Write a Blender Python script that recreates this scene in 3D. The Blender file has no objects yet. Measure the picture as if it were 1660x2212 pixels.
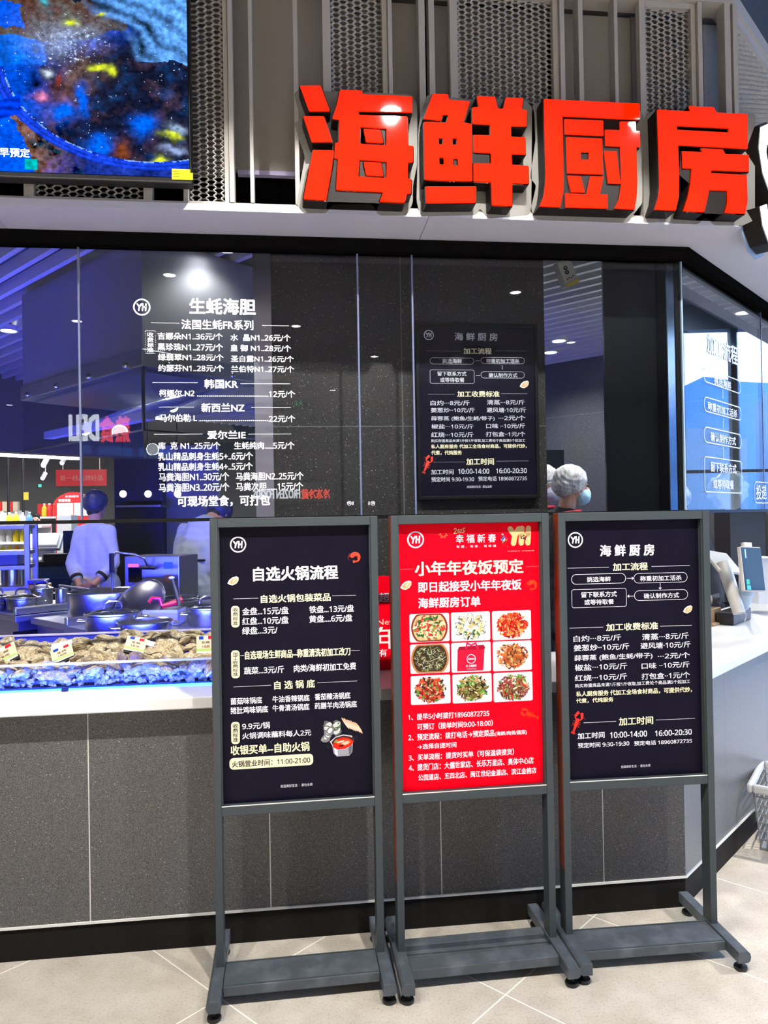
import bpy, bmesh, math, random
import numpy as np
from mathutils import Vector, Matrix, noise as mnoise
random.seed(7)
sc = bpy.context.scene
COL = sc.collection
PI = math.pi
rad = math.radians
# ---------------------------------------------------------------- camera
FPX, IW, IH, CAMZ = 1602.0, 1660.0, 2212.0, 1.55
yaw, pit, rol = rad(6.64), rad(.465), rad(-.975)
F_ = Vector((math.sin(yaw)*math.cos(pit), math.cos(yaw)*math.cos(pit), math.sin(pit)))
R0 = Vector((math.cos(yaw), -math.sin(yaw), 0)); U0 = R0.cross(F_)
R_ = R0*math.cos(rol)+U0*math.sin(rol); U_ = -R0*math.sin(rol)+U0*math.cos(rol)
CAMP = Vector((0, 0, CAMZ))
cd = bpy.data.cameras.new('camera'); cam = bpy.data.objects.new('camera', cd); COL.objects.link(cam)
cd.sensor_fit = 'HORIZONTAL'; cd.sensor_width = 36; cd.lens = FPX/IW*36; cd.clip_start = .05; cd.clip_end = 300
m3 = Matrix((R_, U_, -F_)).transposed()
cam.matrix_world = Matrix.Translation(CAMP) @ m3.to_4x4()
sc.camera = cam
# ---------------------------------------------------------------- view, world, light
sc.view_settings.view_transform = 'Standard'; sc.view_settings.look = 'None'
sc.view_settings.exposure = 0.0; sc.view_settings.gamma = 1.0; sc.view_settings.use_curve_mapping = False
sc.cycles.max_bounces = 10; sc.cycles.diffuse_bounces = 4; sc.cycles.glossy_bounces = 4
sc.cycles.transmission_bounces = 4; sc.cycles.transparent_max_bounces = 16
sc.cycles.sample_clamp_indirect = 6.0; sc.cycles.caustics_reflective = False; sc.cycles.caustics_refractive = False
sc.cycles.use_denoising = True
wd = bpy.data.worlds.new('sky'); sc.world = wd; wd.use_nodes = True
wn = wd.node_tree; wn.nodes.clear()
wo = wn.nodes.new('ShaderNodeOutputWorld'); wb = wn.nodes.new('ShaderNodeBackground'); wr = wn.nodes.new('ShaderNodeValToRGB')
wt = wn.nodes.new('ShaderNodeTexCoord'); wx = wn.nodes.new('ShaderNodeSeparateXYZ')
wn.links.new(wt.outputs['Generated'], wx.inputs[0]); wn.links.new(wx.outputs['Z'], wr.inputs[0])
wn.links.new(wr.outputs[0], wb.inputs[0]); wn.links.new(wb.outputs[0], wo.inputs[0])
e = wr.color_ramp.elements
e[0].position = 0.0; e[0].color = (.45, .72, 1, 1); e[1].position = .5; e[1].color = (.16, .42, 1, 1)
ne = e.new(.12); ne.color = (.82, .93, 1, 1)
WORLD_STRENGTH = 10.5
wb.inputs[1].default_value = WORLD_STRENGTH
SPOT_W, KITCHEN_W, BLUE_W, HALL_W = 360.0, 44.0, 78.0, 500.0
# ---------------------------------------------------------------- pixel -> place
def ray(x, y): return F_+R_*((x-IW/2)/FPX)-U_*((y-IH/2)/FPX)
def atY(x, y, Y):
    r = ray(x, y); return CAMP+r*(Y/r.y)
def atZ(x, y, Z):
    r = ray(x, y); return CAMP+r*((Z-CAMZ)/r.z)
def atD(x, y, d):
    return CAMP+ray(x, y)*d          # d = depth along the lens axis
def pxw(n, d): return n*d/FPX        # width of n pixels at depth d
DA = Vector((-.658, .753, 0)); DB = Vector((.753, .658, 0))      # directions of the floor tile grid
DR = Vector((math.sin(rad(49)), math.cos(rad(49)), 0)); NR = Vector((DR.y, -DR.x, 0))   # right wing of the shop front
YF = 2.775; CORNER = Vector((1.494, YF, 0))
def corner(d): return Vector((CORNER.x+d*math.tan(rad(20.5)), YF-d, 0))     # corner of a line offset d towards the hall
def rw(d, t, z=0):
    c = corner(d); return Vector((c.x+DR.x*t, c.y+DR.y*t, z))
class Plane:
    def __init__(s, o, u, v=Vector((0, 0, 1))):
        s.o = Vector(o); s.u = Vector(u).normalized(); s.v = Vector(v).normalized(); s.n = s.u.cross(s.v)
    def uv(s, x, y):
        r = ray(x, y); t = (s.o-CAMP).dot(s.n)/r.dot(s.n); p = CAMP+r*t-s.o
        return p.dot(s.u), p.dot(s.v)
    def w(s, u, v, h=0): return s.o+s.u*u+s.v*v+s.n*h
# ---------------------------------------------------------------- colours and materials
def lin(c):
    c /= 255.; return c/12.92 if c <= .04045 else ((c+.055)/1.055)**2.4
def S(r, g, b): return (lin(r), lin(g), lin(b), 1)
def mat(name, col, rough=.5, metal=0., emit=None, es=0., spec=.5, bump=None, noise=None, attr=False, alpha=None, trans=0.):
    m = bpy.data.materials.new(name); m.use_nodes = True; nt = m.node_tree; b = nt.nodes['Principled BSDF']
    b.inputs['Base Color'].default_value = col; b.inputs['Roughness'].default_value = rough; b.inputs['Metallic'].default_value = metal
    b.inputs['Specular IOR Level'].default_value = spec
    if trans: b.inputs['Transmission Weight'].default_value = trans
    if emit: b.inputs['Emission Color'].default_value = emit; b.inputs['Emission Strength'].default_value = es
    if attr:
        a = nt.nodes.new('ShaderNodeAttribute'); a.attribute_name = 'Col'
        nt.links.new(a.outputs[0], b.inputs['Base Color'])
        if es: nt.links.new(a.outputs[0], b.inputs['Emission Color']); b.inputs['Emission Strength'].default_value = es
    if noise:      # (scale, other colour, low, high)
        tc = nt.nodes.new('ShaderNodeTexCoord'); n = nt.nodes.new('ShaderNodeTexNoise'); n.inputs['Scale'].default_value = noise[0]; n.inputs['Detail'].default_value = 4
        nt.links.new(tc.outputs['Object'], n.inputs['Vector'])
        r = nt.nodes.new('ShaderNodeValToRGB'); r.color_ramp.elements[0].position = noise[2]; r.color_ramp.elements[1].position = noise[3]
        r.color_ramp.elements[0].color = col; r.color_ramp.elements[1].color = noise[1]
        nt.links.new(n.outputs['Fac'], r.inputs[0]); nt.links.new(r.outputs[0], b.inputs['Base Color'])
    if bump:       # (scale, strength)
        tc = nt.nodes.new('ShaderNodeTexCoord'); n = nt.nodes.new('ShaderNodeTexNoise'); n.inputs['Scale'].default_value = bump[0]; n.inputs['Detail'].default_value = 3
        nt.links.new(tc.outputs['Object'], n.inputs['Vector'])
        bp = nt.nodes.new('ShaderNodeBump'); bp.inputs['Strength'].default_value = bump[1]; bp.inputs['Distance'].default_value = .01
        nt.links.new(n.outputs['Fac'], bp.inputs['Height']); nt.links.new(bp.outputs[0], b.inputs['Normal'])
    return m
def mat_glass(name, tint=(1, 1, 1, 1), ior=1.5, boost=1.0):
    m = bpy.data.materials.new(name); m.use_nodes = True; nt = m.node_tree; nt.nodes.clear()
    o = nt.nodes.new('ShaderNodeOutputMaterial'); mx = nt.nodes.new('ShaderNodeMixShader'); t = nt.nodes.new('ShaderNodeBsdfTransparent')
    g = nt.nodes.new('ShaderNodeBsdfGlossy'); lw = nt.nodes.new('ShaderNodeLayerWeight'); lw.inputs['Blend'].default_value = .5
    t.inputs[0].default_value = tint; g.inputs['Roughness'].default_value = .0
    # Schlick reflectance, the same from both sides of the pane
    f0 = ((ior-1)/(ior+1))**2*boost; pw = nt.nodes.new('ShaderNodeMath'); pw.operation = 'POWER'; pw.inputs[1].default_value = 5
    mu = nt.nodes.new('ShaderNodeMath'); mu.operation = 'MULTIPLY_ADD'; mu.inputs[1].default_value = 1-f0; mu.inputs[2].default_value = f0; mu.use_clamp = True
    nt.links.new(lw.outputs['Facing'], pw.inputs[0]); nt.links.new(pw.outputs[0], mu.inputs[0]); nt.links.new(mu.outputs[0], mx.inputs[0])
    nt.links.new(t.outputs[0], mx.inputs[1]); nt.links.new(g.outputs[0], mx.inputs[2]); nt.links.new(mx.outputs[0], o.inputs[0])
    return m
# ---------------------------------------------------------------- mesh builder
class MB:
    def __init__(s): s.v = []; s.f = []; s.c = []
    def face(s, pts, col=None):
        n = len(s.v); s.v += [tuple(p) for p in pts]; s.f.append(tuple(range(n, n+len(pts)))); s.c.append(col)
    def box(s, lo, hi, M=None, col=None):
        x0, y0, z0 = lo; x1, y1, z1 = hi
        P = [Vector(p) for p in ((x0,y0,z0),(x1,y0,z0),(x1,y1,z0),(x0,y1,z0),(x0,y0,z1),(x1,y0,z1),(x1,y1,z1),(x0,y1,z1))]
        if M is not None: P = [M @ p for p in P]
        n = len(s.v); s.v += [tuple(p) for p in P]
        for q in ((0,3,2,1),(4,5,6,7),(0,1,5,4),(1,2,6,5),(2,3,7,6),(3,0,4,7)): s.f.append(tuple(n+i for i in q)); s.c.append(col)
        return s
    def prism(s, poly, z0, z1, col=None):       # poly: list of (x, y) seen from above, counter-clockwise
        n = len(s.v); k = len(poly)
        s.v += [(p[0], p[1], z0) for p in poly]+[(p[0], p[1], z1) for p in poly]
        s.f.append(tuple(n+i for i in reversed(range(k)))); s.c.append(col); s.f.append(tuple(n+k+i for i in range(k))); s.c.append(col)
        for i in range(k):
            j = (i+1) % k; s.f.append((n+i, n+j, n+k+j, n+k+i)); s.c.append(col)
        return s
    def slab(s, a, b, thick, z0, z1, col=None):   # wall piece from a to b (xy), thickness to its left
        a = Vector((a[0], a[1], 0)); b = Vector((b[0], b[1], 0)); d = (b-a).normalized(); nn = Vector((-d.y, d.x, 0))*thick
        q = [a, b, b+nn, a+nn]
        if thick < 0: q = q[::-1]
        return s.prism([(p.x, p.y) for p in q], z0, z1, col)
    def tube(s, path, r, n=10, col=None, closed=False, caps=True):
        path = [Vector(p) for p in path]; rs = r if isinstance(r, (list, tuple)) else [r]*len(path); base = len(s.v); m = len(path)
        up = None
        for i, p in enumerate(path):
            if closed: t = path[(i+1) % m]-path[i-1]
            else: t = path[min(i+1, m-1)]-path[max(i-1, 0)]
            t.normalize()
            if up is None: up = Vector((0, 0, 1)) if abs(t.z) < .9 else Vector((1, 0, 0))
            sx = t.cross(up); sx = sx.normalized() if sx.length > 1e-6 else Vector((1, 0, 0)); up = sx.cross(t).normalized()
            for k in range(n):
                a = 2*PI*k/n; s.v.append(tuple(p+(sx*math.cos(a)+up*math.sin(a))*rs[i]))
        for i in range(m if closed else m-1):
            i2 = (i+1) % m
            for k in range(n):
                k2 = (k+1) % n; s.f.append((base+i*n+k, base+i*n+k2, base+i2*n+k2, base+i2*n+k)); s.c.append(col)
        if caps and not closed:
            s.f.append(tuple(base+k for k in reversed(range(n)))); s.c.append(col); s.f.append(tuple(base+(m-1)*n+k for k in range(n))); s.c.append(col)
        return s
    def lathe(s, prof, c=(0, 0, 0), n=32, col=None):   # prof: (radius, z)
        base = len(s.v); m = len(prof)
        for r, z in prof:
            for k in range(n):
                a = 2*PI*k/n; s.v.append((c[0]+r*math.cos(a), c[1]+r*math.sin(a), c[2]+z))
        for i in range(m-1):
            for k in range(n):
                k2 = (k+1) % n; s.f.append((base+i*n+k, base+i*n+k2, base+(i+1)*n+k2, base+(i+1)*n+k)); s.c.append(col)
        return s
    def ball(s, c, r, n=12, m=8, M=None, col=None):
        rx, ry, rz = r if isinstance(r, (list, tuple)) else (r, r, r); base = len(s.v); c = Vector(c)
        for i in range(m+1):
            th = PI*i/m
            for k in range(n):
                a = 2*PI*k/n; p = Vector((rx*math.sin(th)*math.cos(a), ry*math.sin(th)*math.sin(a), -rz*math.cos(th)))
                if M is not None: p = M @ p
                s.v.append(tuple(c+p))
        for i in range(m):
            for k in range(n):
                k2 = (k+1) % n; s.f.append((base+i*n+k, base+i*n+k2, base+(i+1)*n+k2, base+(i+1)*n+k)); s.c.append(col)
        return s
def rects(mb, pl, u0, v0, u1, v1, h, t=None, col=None):       # flat (or thick) rectangle on a plane
    if t is None: mb.face([pl.w(u0, v0, h), pl.w(u1, v0, h), pl.w(u1, v1, h), pl.w(u0, v1, h)], col)
    else:
        P = [pl.w(u0, v0, h), pl.w(u1, v0, h), pl.w(u1, v1, h), pl.w(u0, v1, h), pl.w(u0, v0, h+t), pl.w(u1, v0, h+t), pl.w(u1, v1, h+t), pl.w(u0, v1, h+t)]
        n = len(mb.v); mb.v += [tuple(p) for p in P]
        for q in ((0,3,2,1),(4,5,6,7),(0,1,5,4),(1,2,6,5),(2,3,7,6),(3,0,4,7)): mb.f.append(tuple(n+i for i in q)); mb.c.append(col)
def build(mb, name, m, smooth=False, bevel=0):
    me = bpy.data.meshes.new(name); me.from_pydata(mb.v, [], mb.f); me.validate(verbose=False)
    if any(c is not None for c in mb.c) and len(me.polygons) == len(mb.f):
        at = me.color_attributes.new('Col', 'FLOAT_COLOR', 'CORNER'); buf = []
        for p in me.polygons:
            c = mb.c[p.index] or (.5, .5, .5, 1); buf += list(c)*p.loop_total
        at.data.foreach_set('color', buf)
    if getattr(mb, 'vc', None):
        at = me.color_attributes.new('Col', 'FLOAT_COLOR', 'POINT'); at.data.foreach_set('color', [q for c in mb.vc for q in c])
    ms = m if isinstance(m, (list, tuple)) else [m]
    for q in ms: me.materials.append(q)
    if smooth is not False:
        for p in me.polygons: p.use_smooth = True
        try: me.set_sharp_from_angle(angle=rad(38 if smooth is True else smooth))
        except Exception: pass
    me.update()
    o = bpy.data.objects.new(name, me); COL.objects.link(o)
    if bevel:
        b = o.modifiers.new('bevel', 'BEVEL'); b.width = bevel; b.segments = 2; b.limit_method = 'ANGLE'; b.angle_limit = rad(40)
    return o
def tag(o, label, cat, group=None, kind=None):
    o['label'] = label; o['category'] = cat
    if group: o['group'] = group
    if kind: o['kind'] = kind
    return o
def thing(name, label, cat, loc=(0, 0, 0), rz=0, group=None):
    o = bpy.data.objects.new(name, None); COL.objects.link(o); o.location = loc; o.rotation_euler = (0, 0, rz)
    o.empty_display_size = .05; return tag(o, label, cat, group)
def wmat(o):
    M = Matrix.LocRotScale(o.location, o.rotation_euler, o.scale)
    return wmat(o.parent) @ M if o.parent else M
def part(name, mb, m, parent, smooth=False, bevel=0, local=False, label=None):
    o = build(mb, name, m, smooth, bevel) if isinstance(mb, MB) else mb
    o.name = name; o.parent = parent
    if not local: o.data.transform(wmat(parent).inverted())
    if label: o['label'] = label
    return o
def single(name, mb, m, label, cat, group=None, smooth=False, bevel=0, kind=None):
    return tag(build(mb, name, m, smooth, bevel), label, cat, group, kind)
def struct(name, mb, m, smooth=False, bevel=0):
    o = build(mb, name, m, smooth, bevel) if isinstance(mb, MB) else mb
    o['kind'] = 'structure'; return o
def dup(o, parent=None):
    c = o.copy(); COL.objects.link(c); c.parent = parent
    for ch in list(o.children): dup(ch, c)
    return c
# ---------------------------------------------------------------- lettering
_tc = {}
def glyphs(s, res=2):
    s = ''.join(chr(0x1D7E2+ord(c)-48) if '0' <= c <= '9' else c for c in s)
    if (s, res) in _tc: return _tc[(s, res)]
    c = bpy.data.curves.new('t', 'FONT'); c.body = s; c.size = 1; c.resolution_u = res
    o = bpy.data.objects.new('t', c); COL.objects.link(o)
    dg = bpy.context.evaluated_depsgraph_get(); me = bpy.data.meshes.new_from_object(o.evaluated_get(dg))
    v = np.array([q.co[:2] for q in me.vertices]) if len(me.vertices) else np.zeros((1, 2)); f = [tuple(p.vertices) for p in me.polygons]
    bpy.data.objects.remove(o); bpy.data.curves.remove(c); bpy.data.meshes.remove(me)
    lo = v.min(0); hi = v.max(0); _tc[(s, res)] = (v, f, lo, hi); return _tc[(s, res)]
class Fr:                      # a magnified view of the photograph
    def __init__(s, ox, oy, k): s.ox, s.oy, s.k = ox, oy, k
    def __call__(s, x, y): return s.ox+x/s.k, s.oy+y/s.k
def text(mb, pl, s, u0, v0, u1, v1, h=.0006, bold=0., col=None, flip=False):
    v, f, lo, hi = glyphs(s); sx = (u1-u0)/(hi[0]-lo[0]); sy = (v1-v0)/(hi[1]-lo[1]); r = bold*sy
    offs = [(0, 0)] if not bold else [(-r, -r*.6), (r, -r*.6), (0, r), (-r, r*.5), (r, r*.5)]
    for k, (du, dv) in enumerate(offs):
        n = len(mb.v)
        for p in v: mb.v.append(tuple(pl.w(u0+(p[0]-lo[0])*sx+du, v0+(p[1]-lo[1])*sy+dv, h+k*1.5e-5)))
        for q in f: mb.f.append(tuple(n+i for i in (q[::-1] if flip else q))); mb.c.append(col)
def project(p):
    d = p-CAMP; z = d.dot(F_); return IW/2+FPX*d.dot(R_)/z, IH/2-FPX*d.dot(U_)/z
SLOPE = {}                     # how the rows of a sheet run in the photograph, where the print is not square to its frame
def T(mb, pl, fr, s, tl, br, bold=.018, col=None, h=.0006):
    if pl in SLOPE:
        p0 = fr(*tl); u, v = pl.uv(*p0); q0, q1 = project(pl.w(u, v)), project(pl.w(u+.1, v)); sm = (q1[1]-q0[1])/(q1[0]-q0[0]); a_, b_ = SLOPE[pl]
        k = (sm-(a_+b_*(p0[1]-1105)))*(br[0]-tl[0])/2; tl = (tl[0], tl[1]-k); br = (br[0], br[1]+k)
    a = pl.uv(*fr(*tl)); b = pl.uv(*fr(*br)); text(mb, pl, s, a[0], b[1], b[0], a[1], h, bold, col)
def dots(mb, pl, fr, a, b, n, r=.0011, col=None, h=.0006):
    a = pl.uv(*fr(*a)); b = pl.uv(*fr(*b))
    for i in range(n):
        t = (i+.5)/n; u = a[0]+(b[0]-a[0])*t; v = (a[1]+b[1])/2; rects(mb, pl, u-r, v-r*.8, u+r, v+r*.8, h, None, col)
def line(mb, pl, fr, a, b, w=.0012, col=None, h=.0006):
    a = pl.uv(*fr(*a)); b = pl.uv(*fr(*b)); d = Vector((b[0]-a[0], b[1]-a[1])); d.normalize(); n = Vector((-d.y, d.x))*w
    mb.face([pl.w(a[0]+n.x, a[1]+n.y, h), pl.w(a[0]-n.x, a[1]-n.y, h), pl.w(b[0]-n.x, b[1]-n.y, h), pl.w(b[0]+n.x, b[1]+n.y, h)], col)
def rr(u0, v0, u1, v1, r, n=5):
    pts = []
    for cx, cy, a0 in ((u1-r, v1-r, 0), (u0+r, v1-r, 90), (u0+r, v0+r, 180), (u1-r, v0+r, 270)):
        for k in range(n+1):
            a = rad(a0+90*k/n); pts.append((cx+r*math.cos(a), cy+r*math.sin(a)))
    return pts
def rrect(mb, pl, fr, tl, br, r, col=None, h=.0005, outline=0):
    a = pl.uv(*fr(*tl)); b = pl.uv(*fr(*br)); u0, u1, v0, v1 = a[0], b[0], b[1], a[1]; r = min(r, (v1-v0)/2*.98)
    o = rr(u0, v0, u1, v1, r)
    if not outline: mb.face([pl.w(p[0], p[1], h) for p in o], col)
    else:
        i = rr(u0+outline, v0+outline, u1-outline, v1-outline, r-outline)
        for k in range(len(o)):
            j = (k+1) % len(o); mb.face([pl.w(*o[k], h), pl.w(*o[j], h), pl.w(*i[j], h), pl.w(*i[k], h)], col)
def ring(mb, pl, cu, cv, r0, r1, col=None, h=.0006, n=40):
    for k in range(n):
        a, b = 2*PI*k/n, 2*PI*(k+1)/n
        mb.face([pl.w(cu+r0*math.cos(a), cv+r0*math.sin(a), h), pl.w(cu+r1*math.cos(a), cv+r1*math.sin(a), h), pl.w(cu+r1*math.cos(b), cv+r1*math.sin(b), h), pl.w(cu+r0*math.cos(b), cv+r0*math.sin(b), h)], col)
def stroke(mb, pl, pts, w, h, col=None, n=6):       # round-ended stroke through points on a plane
    for k in range(len(pts)-1):
        a, b = Vector(pts[k]), Vector(pts[k+1]); d = (b-a)
        if d.length < 1e-9: continue
        d.normalize(); q = Vector((-d.y, d.x))*w; out = []
        for i in range(n+1):
            t = PI*i/n; out.append(b+q*-math.cos(t)+d*w*math.sin(t))
        for i in range(n+1):
            t = PI*i/n; out.append(a+q*math.cos(t)-d*w*math.sin(t))
        mb.face([pl.w(p.x, p.y, h+k*1e-5) for p in out], col)
def logo(mb, pl, fr, c, r, col=None, h=.0006):
    u, v = pl.uv(*fr(*c)); e_ = pl.uv(*fr(c[0]+r, c[1])); r = abs(e_[0]-u)
    ring(mb, pl, u, v, r*.83, r, col, h); yh(mb, pl, u, v, r*.5, r*.09, col, h)
def yh(mb, pl, u, v, s, w, col=None, h=.0006):
    Q = lambda L: [(u+x*s, v+y*s) for x, y in L]
    stroke(mb, pl, Q([(-1.05, .75), (-.55, .05), (-.12, .75)]), w, h, col); stroke(mb, pl, Q([(-.55, .05), (-.72, -.75)]), w, h, col)
    stroke(mb, pl, Q([(.22, .78), (.12, -.75)]), w, h, col); stroke(mb, pl, Q([(.95, .78), (.85, -.75)]), w, h, col); stroke(mb, pl, Q([(.17, -.02), (.9, .1)]), w, h, col)
def blobs(mb, pl, u, v, h, pieces):    # pieces: (du, dv, rx, ry, angle, colour)
    for k, (du, dv, rx, ry, an, col) in enumerate(pieces):
        pts = []
        for i in range(9):
            a = 2*PI*i/9; x, y = rx*math.cos(a)*(1+.12*math.sin(3*a+k)), ry*math.sin(a); pts.append(pl.w(u+du+x*math.cos(an)-y*math.sin(an), v+dv+x*math.sin(an)+y*math.cos(an), h+k*4e-6))
        mb.face(pts, col)
# ---------------------------------------------------------------- one continuous body from capsules
BLOBS = []; ICO = None
def finish_blobs():          # evaluate all bodies in one go
    dg = bpy.context.evaluated_depsgraph_get(); new = [bpy.data.meshes.new_from_object(o.evaluated_get(dg)) for o, m, d in BLOBS]
    for (o, m, disp), me2 in zip(BLOBS, new):
        old = o.data; o.modifiers.clear(); nm = old.name; o.data = me2; bpy.data.meshes.remove(old); me2.name = nm
        if disp:
            for v_ in me2.vertices: v_.co += v_.normal*disp(v_.co)
        me2.materials.clear(); me2.materials.append(m)
        for p in me2.polygons: p.use_smooth = True
    BLOBS.clear()
def blob(caps, balls, voxel, name, m, parent, smooth_it=6, disp=None, label=None, extra=None):
    global ICO
    if ICO is None:
        bm = bmesh.new(); bmesh.ops.create_icosphere(bm, subdivisions=2, radius=1); bm.verts.ensure_lookup_table()
        ICO = ([v.co.copy() for v in bm.verts], [tuple(v.index for v in f.verts) for f in bm.faces]); bm.free()
    vs, fs = [], []
    def add(M):
        n = len(vs); vs.extend([tuple(M @ c) for c in ICO[0]]); fs.extend([tuple(n+i for i in f) for f in ICO[1]])
    def sph(p, r):
        M = Matrix.Translation(Vector(p)) @ Matrix.Diagonal((r[0], r[1], r[2], 1)) if isinstance(r, (tuple, list)) else Matrix.Translation(Vector(p)) @ Matrix.Diagonal((r, r, r, 1))
        add(M)
    for a, ra, b, rb in caps:
        a = Vector(a); b = Vector(b); n = max(1, int((b-a).length/(min(ra, rb)*.55))+1)
        for i in range(n+1): sph(a.lerp(b, i/n), ra+(rb-ra)*i/n)
    for it in balls:
        p, r = it[0], it[1]
        if len(it) > 2:
            M = Matrix.Translation(Vector(p)) @ it[2].to_4x4() @ Matrix.Diagonal((r[0], r[1], r[2], 1)); add(M)
        else: sph(p, r)
    me = bpy.data.meshes.new(name); me.from_pydata(vs, [], fs)
    o = bpy.data.objects.new(name, me); COL.objects.link(o)
    r = o.modifiers.new('r', 'REMESH'); r.mode = 'VOXEL'; r.voxel_size = voxel
    s = o.modifiers.new('s', 'SMOOTH'); s.iterations = smooth_it; s.factor = .5
    BLOBS.append((o, m, disp)); o.parent = parent
    if label: o['label'] = label
    return o
# ---------------------------------------------------------------- materials
M = {}
M['tile'] = None
def floor_material():
    m = bpy.data.materials.new('floor_tile'); m.use_nodes = True; nt = m.node_tree; b = nt.nodes['Principled BSDF']; L = nt.links
    tc = nt.nodes.new('ShaderNodeTexCoord')
    def dotn(vec, off, pitch, w):
        d = nt.nodes.new('ShaderNodeVectorMath'); d.operation = 'DOT_PRODUCT'; L.new(tc.outputs['Object'], d.inputs[0]); d.inputs[1].default_value = vec
        a = nt.nodes.new('ShaderNodeMath'); a.operation = 'SUBTRACT'; L.new(d.outputs['Value'], a.inputs[0]); a.inputs[1].default_value = off-100*pitch-w/2*0
        p = nt.nodes.new('ShaderNodeMath'); p.operation = 'PINGPONG'; L.new(a.outputs[0], p.inputs[0]); p.inputs[1].default_value = pitch/2
        l = nt.nodes.new('ShaderNodeMath'); l.operation = 'LESS_THAN'; L.new(p.outputs[0], l.inputs[0]); l.inputs[1].default_value = w/2
        return l
    a = dotn(tuple(DA), 1.35, .69, .0052); c = dotn(tuple(DB), 1.418, .6165, .0052)
    mx = nt.nodes.new('ShaderNodeMath'); mx.operation = 'MAXIMUM'; L.new(a.outputs[0], mx.inputs[0]); L.new(c.outputs[0], mx.inputs[1])
    n1 = nt.nodes.new('ShaderNodeTexNoise'); n1.inputs['Scale'].default_value = 9; n1.inputs['Detail'].default_value = 8; L.new(tc.outputs['Object'], n1.inputs['Vector'])
    n2 = nt.nodes.new('ShaderNodeTexNoise'); n2.inputs['Scale'].default_value = 120; n2.inputs['Detail'].default_value = 3; L.new(tc.outputs['Object'], n2.inputs['Vector'])
    r1 = nt.nodes.new('ShaderNodeValToRGB'); L.new(n1.outputs['Fac'], r1.inputs[0])
    r1.color_ramp.elements[0].position = .3; r1.color_ramp.elements[0].color = S(176, 168, 155); r1.color_ramp.elements[1].position = .7; r1.color_ramp.elements[1].color = S(197, 190, 178)
    r2 = nt.nodes.new('ShaderNodeValToRGB'); L.new(n2.outputs['Fac'], r2.inputs[0])
    r2.color_ramp.elements[0].position = .28; r2.color_ramp.elements[0].color = (.72, .69, .65, 1); r2.color_ramp.elements[1].position = .5; r2.color_ramp.elements[1].color = (1, 1, 1, 1)
    mu = nt.nodes.new('ShaderNodeMix'); mu.data_type = 'RGBA'; mu.blend_type = 'MULTIPLY'; mu.inputs[0].default_value = .8; L.new(r1.outputs[0], mu.inputs[6]); L.new(r2.outputs[0], mu.inputs[7])
    m2 = nt.nodes.new('ShaderNodeMix'); m2.data_type = 'RGBA'; L.new(mx.outputs[0], m2.inputs[0]); L.new(mu.outputs[2], m2.inputs[6]); m2.inputs[7].default_value = S(238, 232, 222)
    L.new(m2.outputs[2], b.inputs['Base Color']); b.inputs['Roughness'].default_value = .33; b.inputs['Specular IOR Level'].default_value = .4
    return m
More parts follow.
